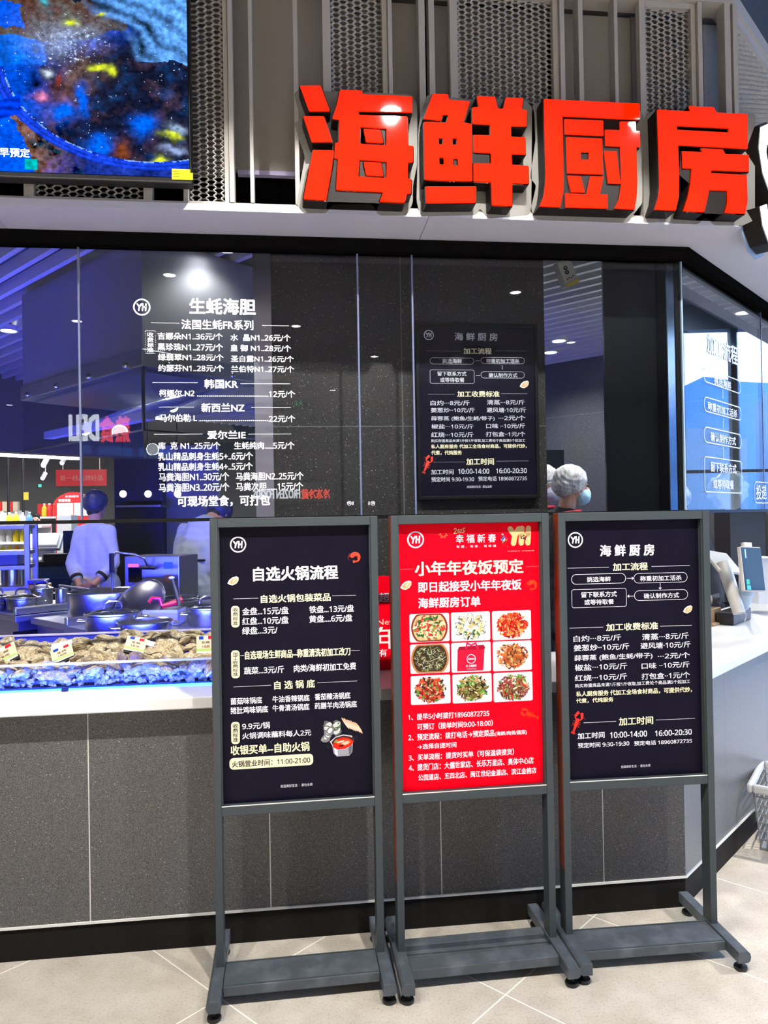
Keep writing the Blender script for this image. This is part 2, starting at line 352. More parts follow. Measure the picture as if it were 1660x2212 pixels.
def tile_material(name, base, off, pitch, grout, zline=None, rough=.5):
    m = bpy.data.materials.new(name); m.use_nodes = True; nt = m.node_tree; b = nt.nodes['Principled BSDF']; L = nt.links
    tc = nt.nodes.new('ShaderNodeTexCoord'); sx = nt.nodes.new('ShaderNodeSeparateXYZ'); L.new(tc.outputs['Object'], sx.inputs[0])
    def ln(sock, o, p, w):
        a = nt.nodes.new('ShaderNodeMath'); a.operation = 'SUBTRACT'; L.new(sock, a.inputs[0]); a.inputs[1].default_value = o-50*p
        q = nt.nodes.new('ShaderNodeMath'); q.operation = 'PINGPONG'; L.new(a.outputs[0], q.inputs[0]); q.inputs[1].default_value = p/2
        l = nt.nodes.new('ShaderNodeMath'); l.operation = 'LESS_THAN'; L.new(q.outputs[0], l.inputs[0]); l.inputs[1].default_value = w/2; return l
    g = ln(sx.outputs['X'], off, pitch, .004)
    if zline:
        g2 = ln(sx.outputs['Z'], zline[0], zline[1], .004); mx = nt.nodes.new('ShaderNodeMath'); mx.operation = 'MAXIMUM'
        L.new(g.outputs[0], mx.inputs[0]); L.new(g2.outputs[0], mx.inputs[1]); g = mx
    v = nt.nodes.new('ShaderNodeTexVoronoi'); v.inputs['Scale'].default_value = 420; L.new(tc.outputs['Object'], v.inputs['Vector'])
    n = nt.nodes.new('ShaderNodeTexNoise'); n.inputs['Scale'].default_value = 330; n.inputs['Detail'].default_value = 2; L.new(tc.outputs['Object'], n.inputs['Vector'])
    r = nt.nodes.new('ShaderNodeValToRGB'); L.new(n.outputs['Fac'], r.inputs[0])
    r.color_ramp.elements[0].position = .38; r.color_ramp.elements[0].color = tuple(c*.55 for c in base[:3])+(1,); r.color_ramp.elements[1].position = .62; r.color_ramp.elements[1].color = tuple(min(1, c*1.5) for c in base[:3])+(1,)
    # sparse bright flecks: some cells of a cell pattern
    w = nt.nodes.new('ShaderNodeTexWhiteNoise'); L.new(v.outputs['Position'], w.inputs['Vector'])
    k = nt.nodes.new('ShaderNodeMath'); k.operation = 'GREATER_THAN'; L.new(w.outputs['Value'], k.inputs[0]); k.inputs[1].default_value = .994
    m1 = nt.nodes.new('ShaderNodeMix'); m1.data_type = 'RGBA'; L.new(k.outputs[0], m1.inputs[0]); L.new(r.outputs[0], m1.inputs[6]); m1.inputs[7].default_value = (.35, .34, .32, 1)
    m2 = nt.nodes.new('ShaderNodeMix'); m2.data_type = 'RGBA'; L.new(g.outputs[0], m2.inputs[0]); L.new(m1.outputs[2], m2.inputs[6]); m2.inputs[7].default_value = grout
    L.new(m2.outputs[2], b.inputs['Base Color']); b.inputs['Roughness'].default_value = rough; b.inputs['Specular IOR Level'].default_value = .35
    bp = nt.nodes.new('ShaderNodeBump'); bp.inputs['Strength'].default_value = .25; bp.inputs['Distance'].default_value = .002; L.new(n.outputs['Fac'], bp.inputs['Height']); L.new(bp.outputs[0], b.inputs['Normal'])
    return m
M['floor'] = floor_material()
M['counter_tile'] = tile_material('counter_tile', (.088, .086, .084, 1), -.121, .64, S(205, 200, 192))
M['wing_tile'] = tile_material('wing_tile', (.105, .104, .104, 1), .49, .64, (.05, .05, .055, 1), rough=.36); M['wing_tile'].node_tree.nodes['Principled BSDF'].inputs['Specular IOR Level'].default_value = .7
M['pillar_tile'] = tile_material('pillar_tile', (.032, .030, .029, 1), .44, .62, (.12, .12, .12, 1), (1.93, 1.25), .3)
M['grey_tile'] = tile_material('grey_tile', (.075, .08, .09, 1), .25, .62, (.16, .17, .18, 1), (1.15, 1.25), .35)
M['black'] = mat('black_paint', (.005, .005, .005, 1), .5, spec=.15)
M['kick'] = mat('black_kick', (.012, .011, .010, 1), .5, spec=.04, noise=(40, (.016, .014, .013, 1), .3, .8))
M['trim'] = mat('pale_metal_trim', S(225, 222, 214), .35)
M['white'] = mat('white_worktop', S(238, 236, 234), .3)
M['fascia'] = mat('pale_fascia', S(236, 234, 246), .5)
M['fin'] = mat('warm_grey_metal', S(172, 168, 162), .5)
M['plate'] = mat('grey_back_plate', S(122, 120, 116), .6)
M['panel'] = mat('grey_board', S(120, 116, 111), .65)
M['void'] = mat('black_void', (.004, .004, .004, 1), .9, spec=0)
M['steel'] = mat('brushed_steel', (.62, .63, .66, 1), .24, 1.0)
M['steel_dull'] = mat('dull_steel', (.45, .46, .49, 1), .38, 1.0)
M['dark_steel'] = mat('dark_steel', (.2, .2, .22, 1), .3, 1.0)
M['glass'] = mat_glass('window_glass', (.93, .95, .96, 1), 1.5, .95)
M['glass_wing'] = mat_glass('window_glass_wing', (.8, .84, .86, 1), 1.52, 1.1)
M['clear'] = mat_glass('clear_acrylic', (.94, .96, .98, 1), 1.35)
M['hall'] = mat('hall_ceiling', (.16, .16, .17, 1), .8)
M['hallwall'] = mat('hall_wall', (.14, .14, .145, 1), .7)
M['slat'] = mat('pale_slat', S(205, 205, 210), .45)
M['kceil'] = mat('dark_ceiling_void', (.07, .07, .085, 1), .8)
M['lamp'] = mat('lamp_glow', (1, 1, 1, 1), .5, emit=(1, .96, .9, 1), es=30)
M['klamp'] = mat('small_lamp_glow', (1, 1, 1, 1), .5, emit=(1, .98, .96, 1), es=9)
M['red_glow'] = mat('red_letter_glow', (.35, .006, .0, 1), .025, emit=(1, .016, .0, 1), es=1.12, spec=.5)
M['white_glow'] = mat('white_letter_glow', (1, 1, 1, 1), .1, emit=(1, 1, 1, 1), es=2.2)
M['return'] = mat('black_return', (.010, .008, .008, 1), .45, spec=.12)
M['print'] = mat('printed_sheet', (1, 1, 1, 1), .45, attr=True, spec=.12)
M['vinyl'] = mat('white_vinyl', S(240, 240, 244), .4, emit=(1, 1, 1, 1), es=.0)
# ---------------------------------------------------------------- floor, hall
fl = MB(); fl.box((-14, -15, -.1), (9, 17, 0)); struct('floor', fl, M['floor'])
pf = MB(); a, b_ = rw(-.35, 0), rw(-.35, 4.5)
pf.prism([(-4.5, YF+.35), (a.x, a.y), (b_.x, b_.y), (b_.x-3.2, b_.y+3.6), (-4.5, 9)], .0, .15); struct('floor', pf, mat('kitchen_floor', (.05, .05, .055, 1), .4, noise=(5, (.075, .075, .08, 1), .3, .7)))
HC = 4.45
w = MB(); w.box((-14, -15, HC), (9, 17, HC+.1)); struct('ceiling', w, M['hall'])
w = MB(); w.box((-14.1, -15.1, 0), (9, -15, HC)); struct('wall_back', w, M['hallwall'])
w = MB(); w.box((-14.1, -15, 0), (-14, 17, HC)); struct('wall_left', w, M['hallwall'])
w = MB(); w.box((-14.1, 17, 0), (9, 17.1, HC)); struct('wall_far', w, mat('far_wall', (.12, .115, .11, 1), .8))
# window wall on the right of the hall, daylight behind it
w = MB(); w.box((9, -15, 0), (9.2, 17, .35)); w.box((9, -15, HC-.35), (9.2, 17, HC)); w.box((9, 13, .35), (9.2, 17, HC-.35)); w.box((9, -15, .35), (9.2, -7, HC-.35)); struct('wall_right', w, M['hallwall'])
for i in range(25):
    w = MB(); y = -7+.83*i; w.box((8.98, y-.05, .35), (9.08, y+.05, HC-.35)); struct('trim_1', w, mat('mullion', (.03, .035, .04, 1), .4) if i == 0 else bpy.data.materials['mullion'])
for i in range(24):
    w = MB(); y = -7+.83*i; w.box((9.0, y+.05, .35), (9.012, y+.78, HC-.35)); struct('window_%d' % (10+i), w, bpy.data.materials.get('hall_window') or mat_glass('hall_window', (.95, .97, 1, 1), 1.3))
    w = MB(); w.box((8.98, y+.05, 2.1), (9.05, y+.78, 2.14)); struct('trim_2', w, bpy.data.materials['mullion'])
# ground, hills and buildings outside
w = MB(); w.box((9.3, -90, -1.2), (140, 120, -1)); struct('floor', w, mat('outside_paving', (.35, .36, .37, 1), .8))
bl = mat('far_building', (.28, .4, .55, 1), .7)
for i, (x, y, sx, sy, h) in enumerate([(34, 10, 6, 8, 5), (42, 26, 8, 9, 9), (40, -6, 8, 9, 7), (46, 44, 9, 12, 6), (38, -22, 6, 9, 10), (52, 8, 10, 10, 8)]):
    w = MB(); w.box((x, y, -1), (x+sx, y+sy, h)); w.box((x+.4, y+.4, h), (x+sx-.4, y+sy-.4, h+.6))
    single('building', w, bl, ['low pale block nearest beyond the hall windows', 'tall pale block behind the hall windows', 'wide pale block outside the hall windows', 'long low block far beyond the hall windows', 'tallest pale block outside the hall windows', 'pale block in the second row outside'][i], 'building')
hl = MB(); n = 40
for i in range(n+1):
    y = -80+5*i; h = 19+4*math.sin(i*.5)+2.5*math.sin(i*1.3+1); hl.v += [(85, y, -1.2), (95, y, h*.75), (105, y, h), (120, y, -1.2)]
for i in range(n):
    for k in range(3): hl.f.append((i*4+k, i*4+4+k, i*4+5+k, i*4+1+k)); hl.c.append(None)
single('hills', hl, mat('blue_hills', (.16, .32, .55, 1), .9), 'range of blue hills far beyond the hall windows', 'hill', smooth=True)
# ---------------------------------------------------------------- counter front
XL = -4.2
def wing_obj(mb, name, m, bevel=0):       # mesh given in (t, depth, z) of the right wing
    o = build(mb, name, m, False, bevel); o.location = (CORNER.x, CORNER.y, 0); o.rotation_euler = (0, 0, rad(41)); o['kind'] = 'structure'; return o
w = MB(); w.box((XL, YF, .12), (CORNER.x, YF+.1, .883)); struct('wall_front', w, M['counter_tile'])
w = MB(); w.box((0, 0, .12), (4.6, .1, .883)); wing_obj(w, 'wall_right', M['wing_tile'])
w = MB(); w.box((XL, YF+.004, 0), (CORNER.x, YF+.1, .117)); struct('baseboard_front', w, M['kick'])
w = MB(); w.box((0, .004, 0), (4.6, .1, .117)); wing_obj(w, 'baseboard_right', M['kick'])
w = MB(); w.box((XL, YF-.006, .116), (CORNER.x+.002, YF+.02, .124)); struct('trim_3', w, M['trim'])
w = MB(); w.box((-.002, -.006, .116), (4.6, .02, .124)); wing_obj(w, 'trim_3', M['trim'])
ct = MB()
def band(mb, d0, d1, z0, z1, xl=XL, tr=4.6):     # strip of constant offset round the corner, d0 outer
    a0, a1 = corner(d0), corner(d1); r0, r1 = rw(d0, tr), rw(d1, tr)
    P = [(xl, YF-d0), (a0.x, a0.y), (r0.x, r0.y), (r1.x, r1.y), (a1.x, a1.y), (xl, YF-d1)]; mb.prism(P, z0, z1)
band(ct, .075, -.52, .883, .925, XL, 2.7)
ctop = single('countertop', ct, M['white'], 'long white stone countertop running round the corner of the serving counter', 'countertop', bevel=.004)
# ---------------------------------------------------------------- fascia over the glass
xs = atZ(905, 520, 2.58).x; xs0 = atZ(14, 491.6, 2.58).x
for k, (xa, xb) in enumerate(((XL, xs0-.0015), (xs0+.0015, xs-.0015))):
    w = MB(); w.box((xa, YF-.275, 2.58), (xb, YF-.055, 2.602)); struct('trim_4', w, M['fascia'])
w = MB(); band(w, .275, .055, 2.58, 2.602, xs+.0015); struct('trim_4', w, M['fascia'])
w = MB(); band(w, .27, -.05, 2.602, 2.61); struct('trim_5', w, M['fin'])
w = MB(); band(w, .07, .02, 2.532, 2.579); struct('trim_6', w, M['void'])
# ---------------------------------------------------------------- glass front
YG = YF-.04
gx = [XL, atY(172, 800, YG).x, atY(776, 800, YG).x, atY(894, 800, YG).x, corner(.04).x-.004]
GZ0 = 1.562
PANES = []
for i in range(4):
    w = MB(); w.box((gx[i]+.003, YG, GZ0), (gx[i+1]-.003, YG+.008, 2.55)); PANES.append(struct('window_%d' % (i+1), w, M['glass']))
je = mat('glass_edge', (.12, .14, .24, 1), .2)
for i in (1, 2, 3):
    w = MB(); w.box((gx[i]-.0032, YG-.001, GZ0), (gx[i]+.0032, YG+.009, 2.535)); struct('trim_7', w, je)
w = MB(); band(w, .048, .026, 1.549, 1.5615); struct('trim_8', w, M['black'])
tseam = 1.03
for i, (t0, t1) in enumerate(((.004, tseam-.003), (tseam+.003, 2.2), (2.206, 3.4), (3.406, 4.6))):
    c = corner(.04); w = MB(); o0, o1 = rw(.04, t0), rw(.04, t1); w.slab(o0, o1, .008, GZ0, 2.55); PANES.append(struct('window_%d' % (5+i), w, M['glass_wing']))
w = MB(); w.slab(rw(.042, tseam-.003), rw(.042, tseam+.003), .01, GZ0, 2.535); struct('trim_7', w, je)
w = MB(); w.slab(rw(-.10, .05), rw(-.10, 4.6), .02, 2.36, 2.56); struct('trim_9', w, mat('dark_bulkhead', (.03, .045, .06, 1), .25))
# black corner column behind the glass
cl = MB(); af = atY(1309, 900, YF+.03).x; ab_ = atY(1306, 900, YF+.16).x; A_ = atY(1444, 900, YF-.015); k_ = 0
while True:      # the added sky-tinted face follows the right wing until it has the width it shows
    k_ += .002; B_ = V_ = Vector((A_.x, A_.y, 0))+DR*k_; d_ = B_-CAMP; d_.z = 0
    if IW/2+FPX*d_.dot(R_)/d_.dot(F_) > 1480 or k_ > .4: break
cl.prism([(af, YF+.03), (A_.x-.02, YF+.03), (A_.x, A_.y), (B_.x-.004, B_.y+.004), (B_.x+.01, YF+.22), (ab_, YF+.16)], .926, 2.62)
struct('wall_column', cl, mat('black_column', (.004, .004, .005, 1), .3, spec=.2))
w = MB(); nn_ = NR*.004; w.prism([(A_.x, A_.y), (A_.x+nn_.x, A_.y+nn_.y), (B_.x+nn_.x, B_.y+nn_.y), (B_.x, B_.y)], .93, 2.53); struct('trim_16', w, mat('column_cladding', (.17, .22, .30, 1), .16, .9))  # added metal face, the sky's reflection put into its blue colour
q0 = corner(.04); w = MB(); w.box((q0.x-.027, q0.y+.009, GZ0), (q0.x-.008, q0.y+.02, 2.56)); struct('trim_10', w, M['black'])
w = MB(); w.box((q0.x-.008, q0.y-.001, GZ0), (q0.x-.002, q0.y+.012, 2.56)); struct('trim_10', w, mat('blue_edge', (.3, .42, .55, 1), .2))
# dark tiled pillar behind the glass
YP = 3.05
pxl, pxr = atY(590, 900, YP).x, atY(1180, 900, YP).x
w = MB(); w.box((pxl, YP, .925), (pxr, YP+.55, 3.0)); PILLAR = struct('wall_pillar', w, M['pillar_tile'])
w = MB(); w.box((atY(551, 900, YP).x, YP-.006, .95), (pxl, YP+.12, 2.86)); struct('trim_11', w, mat('lilac_steel', (.6, .58, .68, 1), .28, .9))
# ---------------------------------------------------------------- upper wall with fins and expanded-metal panels
YU = 2.50; ZT = 3.39; ZB = 2.61
w = MB(); w.box((XL, 2.80, 2.61), (1.52, 2.84, HC)); struct('wall_upper', w, M['void'])
w = MB(); w.slab(rw(-.06, 0.02), rw(-.06, 4.6), .04, 2.61, HC); struct('wall_upper', w, mat('blue_grey_wall', (.05, .06, .075, 1), .7))
X = lambda px_, y=200, Y=YU: atY(px_, y, Y).x
def top_rail():
    w = MB(); band(w, .275, .19, ZT, ZT+.05); struct('trim_12', w, M['fin'])
    w = MB(); band(w, .26, -.3, ZT+.05, ZT+.06); struct('trim_12', w, M['panel'])
top_rail()
def fin(x0, x1, y0=YU, dep=.05, z1=ZT, z0=ZB):
    w = MB(); w.box((x0, y0, z0), (x1, y0+dep, z1)); struct('trim_13', w, M['fin'], bevel=.002)
for a, b in ((493, 504), (538, 546.5), (635, 645), (840.5, 850), (907, 921), (929, 941.5), (1212.5, 1223), (1252.5, 1263), (1330, 1338), (1511, 1521), (1569, 1582), (1587, 1597)): fin(X(a), X(b))
PB = [(506, 537, 2.77), (547, 634, 2.77), (646, 700, 2.77), (851, 905, 2.7), (942, 974, 2.7), (1224, 1251, 2.7), (1264, 1329, 2.7), (1339, 1388, 2.7)]
for a, b, z in PB:
    w = MB(); w.box((X(a, 200, YU+.11)-.005, YU+.11, z), (X(b, 200, YU+.11)+.006, YU+.13, ZT)); struct('wall_panel', w, M['panel'])
w = MB(); w.box((X(1522, 200, YU+.12), YU+.12, ZB), (X(1572, 200, YU+.12), YU+.14, ZT)); struct('wall_panel', w, mat('blue_board', (.3, .34, .4, 1), .5))
w = MB(); w.box((X(506), YU+.108, 2.755), (X(640), YU+.132, 2.77)); struct('trim_14', w, mat('lilac_edge', (.4, .38, .6, 1), .5))
def lattice(O, u, n, W, z0, z1, cw=.048, ch=.0185, strand=.0024, depth=.006):
    """expanded-metal sheet: wavy strands, each tilted, meeting at the knuckles"""
    mb = MB(); u = Vector(u); n = Vector(n); rows = int((z1-z0)/(ch/2))+1; seg = 8
    for r in range(rows):
        zc = z0+r*ch/2; ph = (r % 2)*.5
        nc = int(W/cw*seg); prev = None
        for i in range(nc+1):
            t = i/seg+ph; a = W*i/nc
            f = max(-1, min(1, 1.6*math.cos(2*PI*t))); zz = zc+ch*.25*f
            if zz > z1: zz = z1
            dz = strand*.55; P = [Vector(O)+u*a+n*(depth*.5)+Vector((0, 0, zz-z0+dz)), Vector(O)+u*a-n*(depth*.5)+Vector((0, 0, zz-z0-dz*.3+.003)), Vector(O)+u*a-n*(depth*.5)+Vector((0, 0, zz-z0-dz-.002)), Vector(O)+u*a+n*(depth*.5)+Vector((0, 0, zz-z0-dz))]
            k = len(mb.v); mb.v += [tuple(p) for p in P]
            if prev is not None:
                for e0, e1 in ((0, 1), (2, 3), (3, 0)): mb.f.append((prev+e0, prev+e1, k+e1, k+e0)); mb.c.append(None)
            prev = k
    return mb
M['meshmetal'] = mat('expanded_metal', S(196, 193, 187), .42)
M['frame'] = M['fin']
NF = Vector((0, -1, 0))
M['backing'] = mat('dark_backing', S(96, 90, 88), .7)
def mesh_panel(label, x0, x1, m0, m1, z1=ZT, y=YU+.012):
    t = thing('mesh_panel', label, 'metal panel', (x0, y, ZB), 0, 'expanded metal panels over the shop front')
    fr = MB(); fr.box((x0, y, ZB), (m0, y+.03, z1)); fr.box((m1, y, ZB), (x1, y+.03, z1)); fr.box((m0, y, z1-.022), (m1, y+.03, z1)); fr.box((m0, y, ZB), (m1, y+.03, ZB+.006))
    part('frame', fr, M['fin'], t, bevel=.0015)
    part('backing_board', MB().box((m0-.01, y+.09, 2.74), (m1+.01, y+.1, z1)), M['backing'], t); part('expanded_metal', lattice((m0-.004, y+.018, ZB), (1, 0, 0), NF, m1-m0+.008, ZB, z1-.02), M['meshmetal'], t)
mesh_panel('expanded metal panel low behind the wall screen, in its shadow', X(45), X(325), X(67), X(305))
mesh_panel('narrow expanded metal panel just right of the wall screen', X(392), X(492), X(404), X(482))
mesh_panel('expanded metal panel above the left half of the first red character', X(699), X(840), X(717), X(829))
mesh_panel('widest expanded metal panel above the second red character', X(976), X(1212), X(993), X(1200))
mesh_panel('expanded metal panel with its top frame showing above the third and fourth red characters', X(1388), X(1510), X(1401), X(1500))
t = thing('mesh_panel', 'blue-lit expanded metal panel on the angled right side', 'metal panel', tuple(rw(.26, .1, ZB)), 0, 'expanded metal panels over the shop front')
o0, o1 = rw(.26, .03), rw(.26, .62); fr = MB(); fr.slab(rw(.262, .0), rw(.262, .05), .03, ZB, ZT); fr.slab(rw(.262, .58), rw(.262, .66), .03, ZB, ZT); fr.slab(rw(.262, .05), rw(.262, .58), .03, ZT-.03, ZT)
part('frame', fr, M['fin'], t); part('expanded_metal', lattice(tuple(rw(.25, .045, ZB)), tuple(DR), tuple(NR), .54, ZB, ZT-.03), M['meshmetal'], t)
# ---------------------------------------------------------------- hall downlights (they light the stands and the sign)
def spot(x, y, z, power, aim, size=66, blend=.25, col=(1, .96, .90), name='hall_downlight', label='', r=.065):
    t = thing(name, label, 'ceiling light', (x, y, z), 0, 'downlights over the walkway')
    b = MB(); b.lathe([(r+.012, .22), (r+.014, .02), (r+.012, 0), (r, 0), (r-.004, .02), (.0, .02)], (x, y, z)); part('housing', b, M['black'], t, True)
    d = MB(); d.lathe([(.0001, .012), (r-.008, .012)], (x, y, z), 24); part('lens', d, M['lamp'], t)
    q = MB(); q.tube([(x, y, z+.2), (x, y, HC)], .012, 8); part('stem', q, M['black'], t)
    L = bpy.data.lights.new('lamp', 'SPOT'); L.energy = power; L.color = col; L.spot_size = rad(size*2); L.spot_blend = blend; L.shadow_soft_size = .035
    o = bpy.data.objects.new('lamp', L); COL.objects.link(o); o.location = (x, y, z-.01); d_ = Vector(aim)-o.location; o.rotation_euler = d_.to_track_quat('-Z', 'Y').to_euler()
SPL = [-2.33, -.89, .55, 1.99]
for i, x in enumerate(SPL): spot(x, .8, 3.8, SPOT_W*(.6, .75, 1.15, .6)[i], (x*.7+.15, 2.3, .1), 41.5, .12, label=['leftmost hall downlight above the walkway', 'hall downlight above and left of the camera', 'hall downlight reflected in the first red character', 'hall downlight reflected in the third red character'][i])
# small recessed lights of the hall, behind the camera; the glass front mirrors them
HL = [(-3.1, -5.55), (-1.45, -3.43), (.02, -5.67), (.83, -11.2), (1.41, -7.7), (2.85, -3.84), (-6.9, -13.4), (-.67, -2.13), (4.6, -6.5), (-5.6, -6.0), (5.2, 2.0)]
for i, (x, y) in enumerate(HL):
    t = thing('recessed_light', 'small round recessed light in the hall ceiling behind the camera', 'ceiling light', (x, y, HC), 0, 'recessed hall lights behind the camera')
    z = HC; b = MB(); b.lathe([(.09, 0), (.09, -.012), (.072, -.012), (.072, 0)], (x, y, z), 24); part('rim', b, M['trim'], t, True); d = MB(); d.lathe([(.0001, -.006), (.072, -.006)], (x, y, z), 24); part('lens', d, M['lamp'], t)
    L = bpy.data.lights.new('lamp', 'SPOT'); L.energy = HALL_W*4; L.spot_size = rad(92); L.spot_blend = .4; L.shadow_soft_size = .07; L.color = (1, .95, .9); o = bpy.data.objects.new('lamp', L); COL.objects.link(o); o.location = (x, y, HC-.03)
# shop signs hanging across the hall, mirrored in the glass front
def hall_sign(label, Yr, red, white, zr, xr, xw, zw, board):
    pl = Plane((0, Yr, 0), (-1, 0, 0)); t = thing('hall_sign', label, 'illuminated sign', (sum(xr)/2, Yr, zr[0]))
    b = MB(); b.box((min(xw[0], xr[0])-.1, Yr-.1, zr[0]-.12), (max(xw[1], xr[1])+.1, Yr-.02, zr[1]+.12)); part('board', b, mat('dark_board', (.03, .03, .032, 1), .5), t)
    b = MB(); text(b, pl, red, -xr[1], zr[0], -xr[0], zr[1], .0, .03); part('red_letters', b, bpy.data.materials.get('red_sign_glow') or mat('red_sign_glow', (1, .1, .05, 1), .5, emit=(1, .08, .04, 1), es=9), t)
    b = MB(); text(b, pl, white, -xw[1], zw[0], -xw[0], zw[1], .0, .03); part('white_letters', b, bpy.data.materials.get('white_sign_glow') or mat('white_sign_glow', (1, 1, 1, 1), .5, emit=(.9, .95, 1, 1), es=9), t)
hall_sign('hanging sign for hot food across the hall, mirrored at the left of the glass', -8.03, '熟食', 'DELI', (2.97, 3.42), (-3.43, -2.93), (-3.94, -3.46), (3.0, 3.44), 0)
hall_sign('hanging sign for frozen foods across the hall, mirrored low in the glass', -12.5, '冷冻冷藏', 'FROZEN FOODS', (2.04, 2.28), (.1, .78), (-1.05, .06), (2.06, 2.27), 0)
# ---------------------------------------------------------------- red sign characters
YL = 2.437; PLS = Plane((0, YL, 0), (1, 0, 0))
def poly_curve(polys, pl, fr, extr, off, name):
    c = bpy.data.curves.new(name, 'CURVE'); c.dimensions = '2D'; c.fill_mode = 'BOTH'; c.extrude = extr; c.offset = off
    for P in polys:
        s = c.splines.new('POLY'); s.points.add(len(P)-1)
        for q, p in zip(s.points, P):
            u, v = pl.uv(*fr(*p)); q.co = (u, v, 0, 1)
        s.use_cyclic_u = True
    o = bpy.data.objects.new(name, c); COL.objects.link(o); dg = bpy.context.evaluated_depsgraph_get(); me = bpy.data.meshes.new_from_object(o.evaluated_get(dg)); bpy.data.objects.remove(o); bpy.data.curves.remove(c)
    return me
def poly_part(polys, pl, fr, h0, h1, off, name, m, parent, rnd=0):
    me = poly_curve(polys, pl, fr, (h1-h0)/2, off, name)
    Mx = Matrix((pl.u, pl.v, pl.n)).transposed().to_4x4(); Mx.translation = pl.o+pl.n*(h0+h1)/2; me.transform(Mx)
    me.materials.clear(); me.materials.append(m); o = bpy.data.objects.new(name, me); COL.objects.link(o)
    for p in me.polygons: p.use_smooth = False
    return part(name, o, m, parent)
def rounded(P, r, n=3):
    out = []; k = len(P)
    for i in range(k):
        a, b, c = Vector(P[i-1]), Vector(P[i]), Vector(P[(i+1) % k]); d0 = (a-b); d1 = (c-b); q = min(r, d0.length*.45, d1.length*.45)
        p0 = b+d0.normalized()*q; p1 = b+d1.normalized()*q
        for j in range(n+1):
            t = j/n; out.append(tuple(p0*(1-t)**2+b*2*t*(1-t)+p1*t*t))
    return out
G1 = Fr(635, 175, 6.148); G2 = Fr(890, 190, 6.148); G3 = Fr(1140, 205, 6.385); G4 = Fr(1390, 215, 6.148)
L1 = [[(82, 75), (355, 72), (478, 405), (205, 408)], [(125, 478), (400, 480), (512, 815), (240, 818)], [(255, 925), (530, 932), (515, 1110), (430, 1588), (128, 1572), (200, 1200)],
      [(612, 130), (905, 140), (915, 188), (1572, 218), (1570, 425), (865, 408), (850, 435), (870, 462), (1505, 482), (1515, 868), (1580, 872), (1582, 1085), (1515, 1090), (1512, 1308), (1560, 1315), (1555, 1500), (1505, 1500), (1468, 1620), (1140, 1605), (1190, 1480), (562, 1450), (588, 1040), (540, 1030), (545, 835), (597, 828), (605, 520), (515, 505), (570, 330)],
      [(882, 618), (1232, 640), (1228, 865), (873, 845)], [(925, 648), (1150, 660), (1190, 830), (960, 818)], [(872, 1050), (1236, 1078), (1232, 1300), (857, 1278)], [(925, 1085), (1158, 1095), (1190, 1270), (962, 1258)]]
L2 = [[(275, 90), (480, 98), (487, 168), (770, 190), (680, 468), (790, 490), (800, 1245), (170, 1225), (160, 462), (458, 470), (490, 362), (412, 362), (380, 440), (158, 415)],
      [(352, 668), (415, 672), (415, 762), (352, 758)], [(535, 672), (600, 676), (600, 766), (535, 762)], [(360, 928), (422, 932), (422, 1028), (360, 1024)], [(548, 942), (610, 946), (610, 1042), (548, 1038)],
      [(182, 1318), (850, 1318), (845, 1530), (190, 1535)],
      [(862, 118), (1100, 132), (1138, 288), (1215, 288), (1243, 138), (1478, 150), (1455, 295), (1525, 310), (1522, 518), (1312, 512), (1312, 658), (1505, 668), (1508, 892), (1320, 885), (1325, 1030), (1545, 1045), (1548, 1278), (1330, 1270), (1328, 1575), (1062, 1562), (1055, 1255), (820, 1245), (815, 1012), (1050, 1015), (1048, 872), (820, 860), (815, 635), (1042, 640), (1040, 495), (805, 480), (800, 270), (890, 265)]]
L3 = [[(222, 70), (1538, 132), (1538, 350), (475, 300), (490, 1100), (488, 1330), (445, 1555), (163, 1542), (215, 1420), (240, 1260), (248, 1110)],
      [(505, 345), (1038, 368), (1040, 570), (512, 548)], [(530, 595), (1022, 615), (1035, 1102), (545, 1085)], [(728, 795), (845, 795), (845, 905), (728, 905)], [(545, 1122), (728, 1130), (782, 1352), (598, 1345)],
      [(862, 1132), (1040, 1138), (992, 1378), (1095, 1382), (1098, 1572), (522, 1555), (515, 1368), (808, 1380)], [(1052, 782), (1220, 788), (1275, 1232), (1110, 1225)],
      [(1268, 380), (1480, 382), (1488, 508), (1540, 512), (1545, 725), (1495, 720), (1505, 1200), (1500, 1380), (1468, 1585), (1195, 1570), (1260, 1440), (1288, 1260), (1290, 1120), (1275, 718), (1072, 708), (1065, 492), (1272, 498)]]
L4 = [[(182, 145), (630, 170), (600, 98), (930, 115), (965, 185), (1375, 205), (1378, 660), (455, 612), (468, 1000), (462, 1290), (425, 1478), (145, 1468), (195, 1310), (212, 1150), (205, 880)],
      [(440, 355), (1132, 388), (1130, 450), (440, 412)],
      [(512, 695), (785, 710), (768, 658), (1050, 675), (1080, 735), (1393, 745), (1395, 962), (893, 942), (890, 985), (1365, 1010), (1378, 1350), (1345, 1522), (1078, 1505), (1115, 1370), (1112, 1215), (868, 1205), (830, 1390), (800, 1500), (527, 1483), (590, 1300), (625, 1120), (640, 920), (520, 915)]]
KIND = {1: ([0, 1, 2, 3, 5, 7], [4, 6]), 2: ([0, 5, 6], [1, 2, 3, 4]), 3: ([0, 1, 2, 4, 5, 6, 7], [3]), 4: ([0, 2], [1])}
